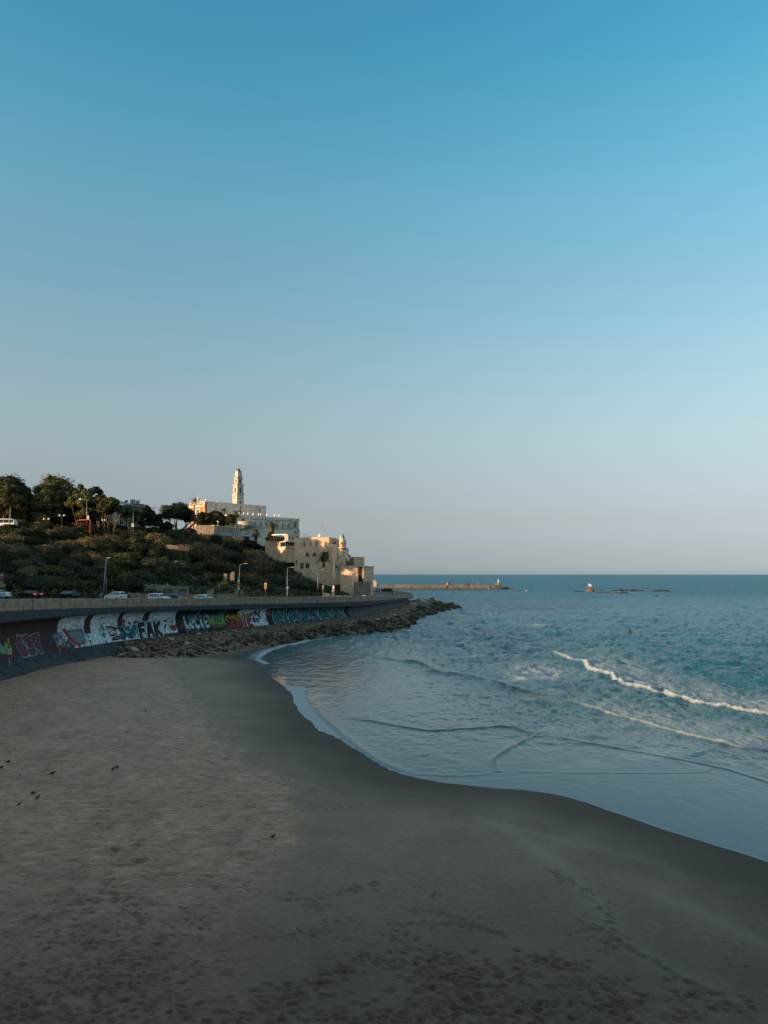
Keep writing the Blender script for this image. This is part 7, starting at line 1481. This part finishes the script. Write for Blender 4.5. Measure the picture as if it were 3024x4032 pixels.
small('flag', 'white flag on a thin pole above the orange brown reef rock', 'flag', 2315, 2318, yr, [('pole', m_metal, lambda m: m.tube([(0, 0, -.6), (0, 0, 4.1)], .07, 6)), ('cloth', m_whc, wflag)])
def reef(px0, px1, py, h, label, seed):
    y = onz(px0, py).y; x0 = at(px0, py, y).x; x1 = at(px1, py, y).x; r_ = random.Random(seed); n_ = max(6, int((x1 - x0) / 1.6)); mb = MB(); rings = []
    for k in range(n_ + 1):
        q = k / n_; e = math.sin(math.pi * min(1, max(.02, q))) ** .4; hh = h * e * r_.uniform(.55, 1.15); w = 1.8 * e * r_.uniform(.7, 1.2); x = x0 + (x1 - x0) * q; rings.append([(x, y - w, -.4), (x, y - w * .7, hh * .6), (x, y - w * .1, hh), (x, y + w * .7, hh * .7), (x, y + w, -.4)])
    mb.loft(rings); o = mb.build('reef', paint('wet_reef_rock', (.03, .035, .035), .7, .4, .5)); return tag(o, label, 'reef', 'dark reef ridges')
reef(2256, 2306, 2331, .9, 'short dark reef ridge left of the orange brown rock', 1); reef(2345, 2412, 2334, .8, 'dark reef ridge just right of the orange brown rock', 2); reef(2405, 2482, 2336, 1.0, 'lowest dark reef ridge with white water on it', 3)
reef(2350, 2376, 2325, .9, 'tiny reef top behind the orange brown rock', 4); reef(2408, 2545, 2327.5, 1.5, 'long middle reef ridge on the horizon side', 5); reef(2545, 2642, 2328.5, 1.4, 'right hand reef ridge, furthest from the orange brown rock', 6); reef(2566, 2655, 2346, .35, 'barely showing dark reef strip nearer than the others', 7)
for px, py, mt, lb in [(2073, 2329, mS['o'], 'small orange buoy right of the breakwater end'), (1786, 2328, m_dkmet, 'small dark buoy in front of the breakwater'), (1924, 2323, mS['g'], 'small green buoy near the end of the breakwater')]:
    p = onz(px, py); rt = empty('buoy', p, 0, lb, 'buoy'); mb = MB(); mb.smooth = True; k = p.y / F; r_ = 2.2 * k; mb.lathe([(r_ * .6, -.3), (r_, .2), (r_, .9), (r_ * .5, 1.3), (.03, 1.45)], 12); mb.build('float', mt, rt); mb = MB(); mb.tube([(0, 0, 1.4), (0, 0, 2.1)], .05, 5); mb.build('staff', m_dkmet, rt)
# quay: white poles and dark railing
for px, y0, y1, lb in [(1473.7, 2306, 2324, 'leftmost slim white pole on the quay'), (1488, 2302, 2321, 'second slim white pole on the quay'), (1498, 2293, 2329, 'tallest slim white pole on the quay'), (1507.5, 2303, 2316, 'rightmost slim white pole on the quay')]:
    b = at(px, y1, 372); small('quay_pole', lb, 'pole', px, y1, 372, [('pole', m_wht, lambda m: m.tube([(0, 0, 0), (0, 0, (y1 - y0) * 372 / F)], [.28, .12], 6)), ('foot', m_white, lambda m: m.lathe([(.4, -.3), (.35, .3)], 8))], 'white poles on the quay')
rl = empty('railing', at(1480, 2332, 350), 0, 'dark railing and clutter along the quay behind the road bend', 'railing'); mb = MB(); a0 = at(1436, 2330, 352); a1 = at(1520, 2326, 385)
for z in (.3, .6, .95): mb.tube([a0 + Vector((0, 0, z)), a1 + Vector((0, 0, z))], .06, 4)
o = mb.build('rails', m_dkmet, rl); o.matrix_parent_inverse = Matrix.Translation(-rl.location); mb = MB()
for k in range(22): p = a0.lerp(a1, k / 21); mb.tube([p - Vector((0, 0, .4)), p + Vector((0, 0, 1.05))], .07, 4)
o = mb.build('posts', m_dkmet, rl); o.matrix_parent_inverse = Matrix.Translation(-rl.location)
for px, w, lb in [(1445, 2.4, 'dark low kiosk left of the quay poles'), (1462, 1.7, 'dark cabinet behind the thick dark post'), (1512, 4.0, 'dark hedge like block at the far quay end')]:
    small('kiosk', lb, 'kiosk', px, 2327, 378, [('body', m_dkmet, lambda m: m.box(-w, w, -1, 1, -.3, 1.3)), ('roof', m_shut, lambda m: m.box(-w - .15, w + .15, -1.15, 1.15, 1.3, 1.45))], 'dark kiosks on the quay')
small('barrier_block', 'orange and white road block on the promenade left of the leaning person', 'road block', 1434, 2347, 208, [('block', mS['o'], lambda m: m.box(-.45, .45, -.2, .2, -.7, .25)), ('stripe', m_wht, lambda m: m.box(-.455, .455, -.205, .205, -.05, .12))])
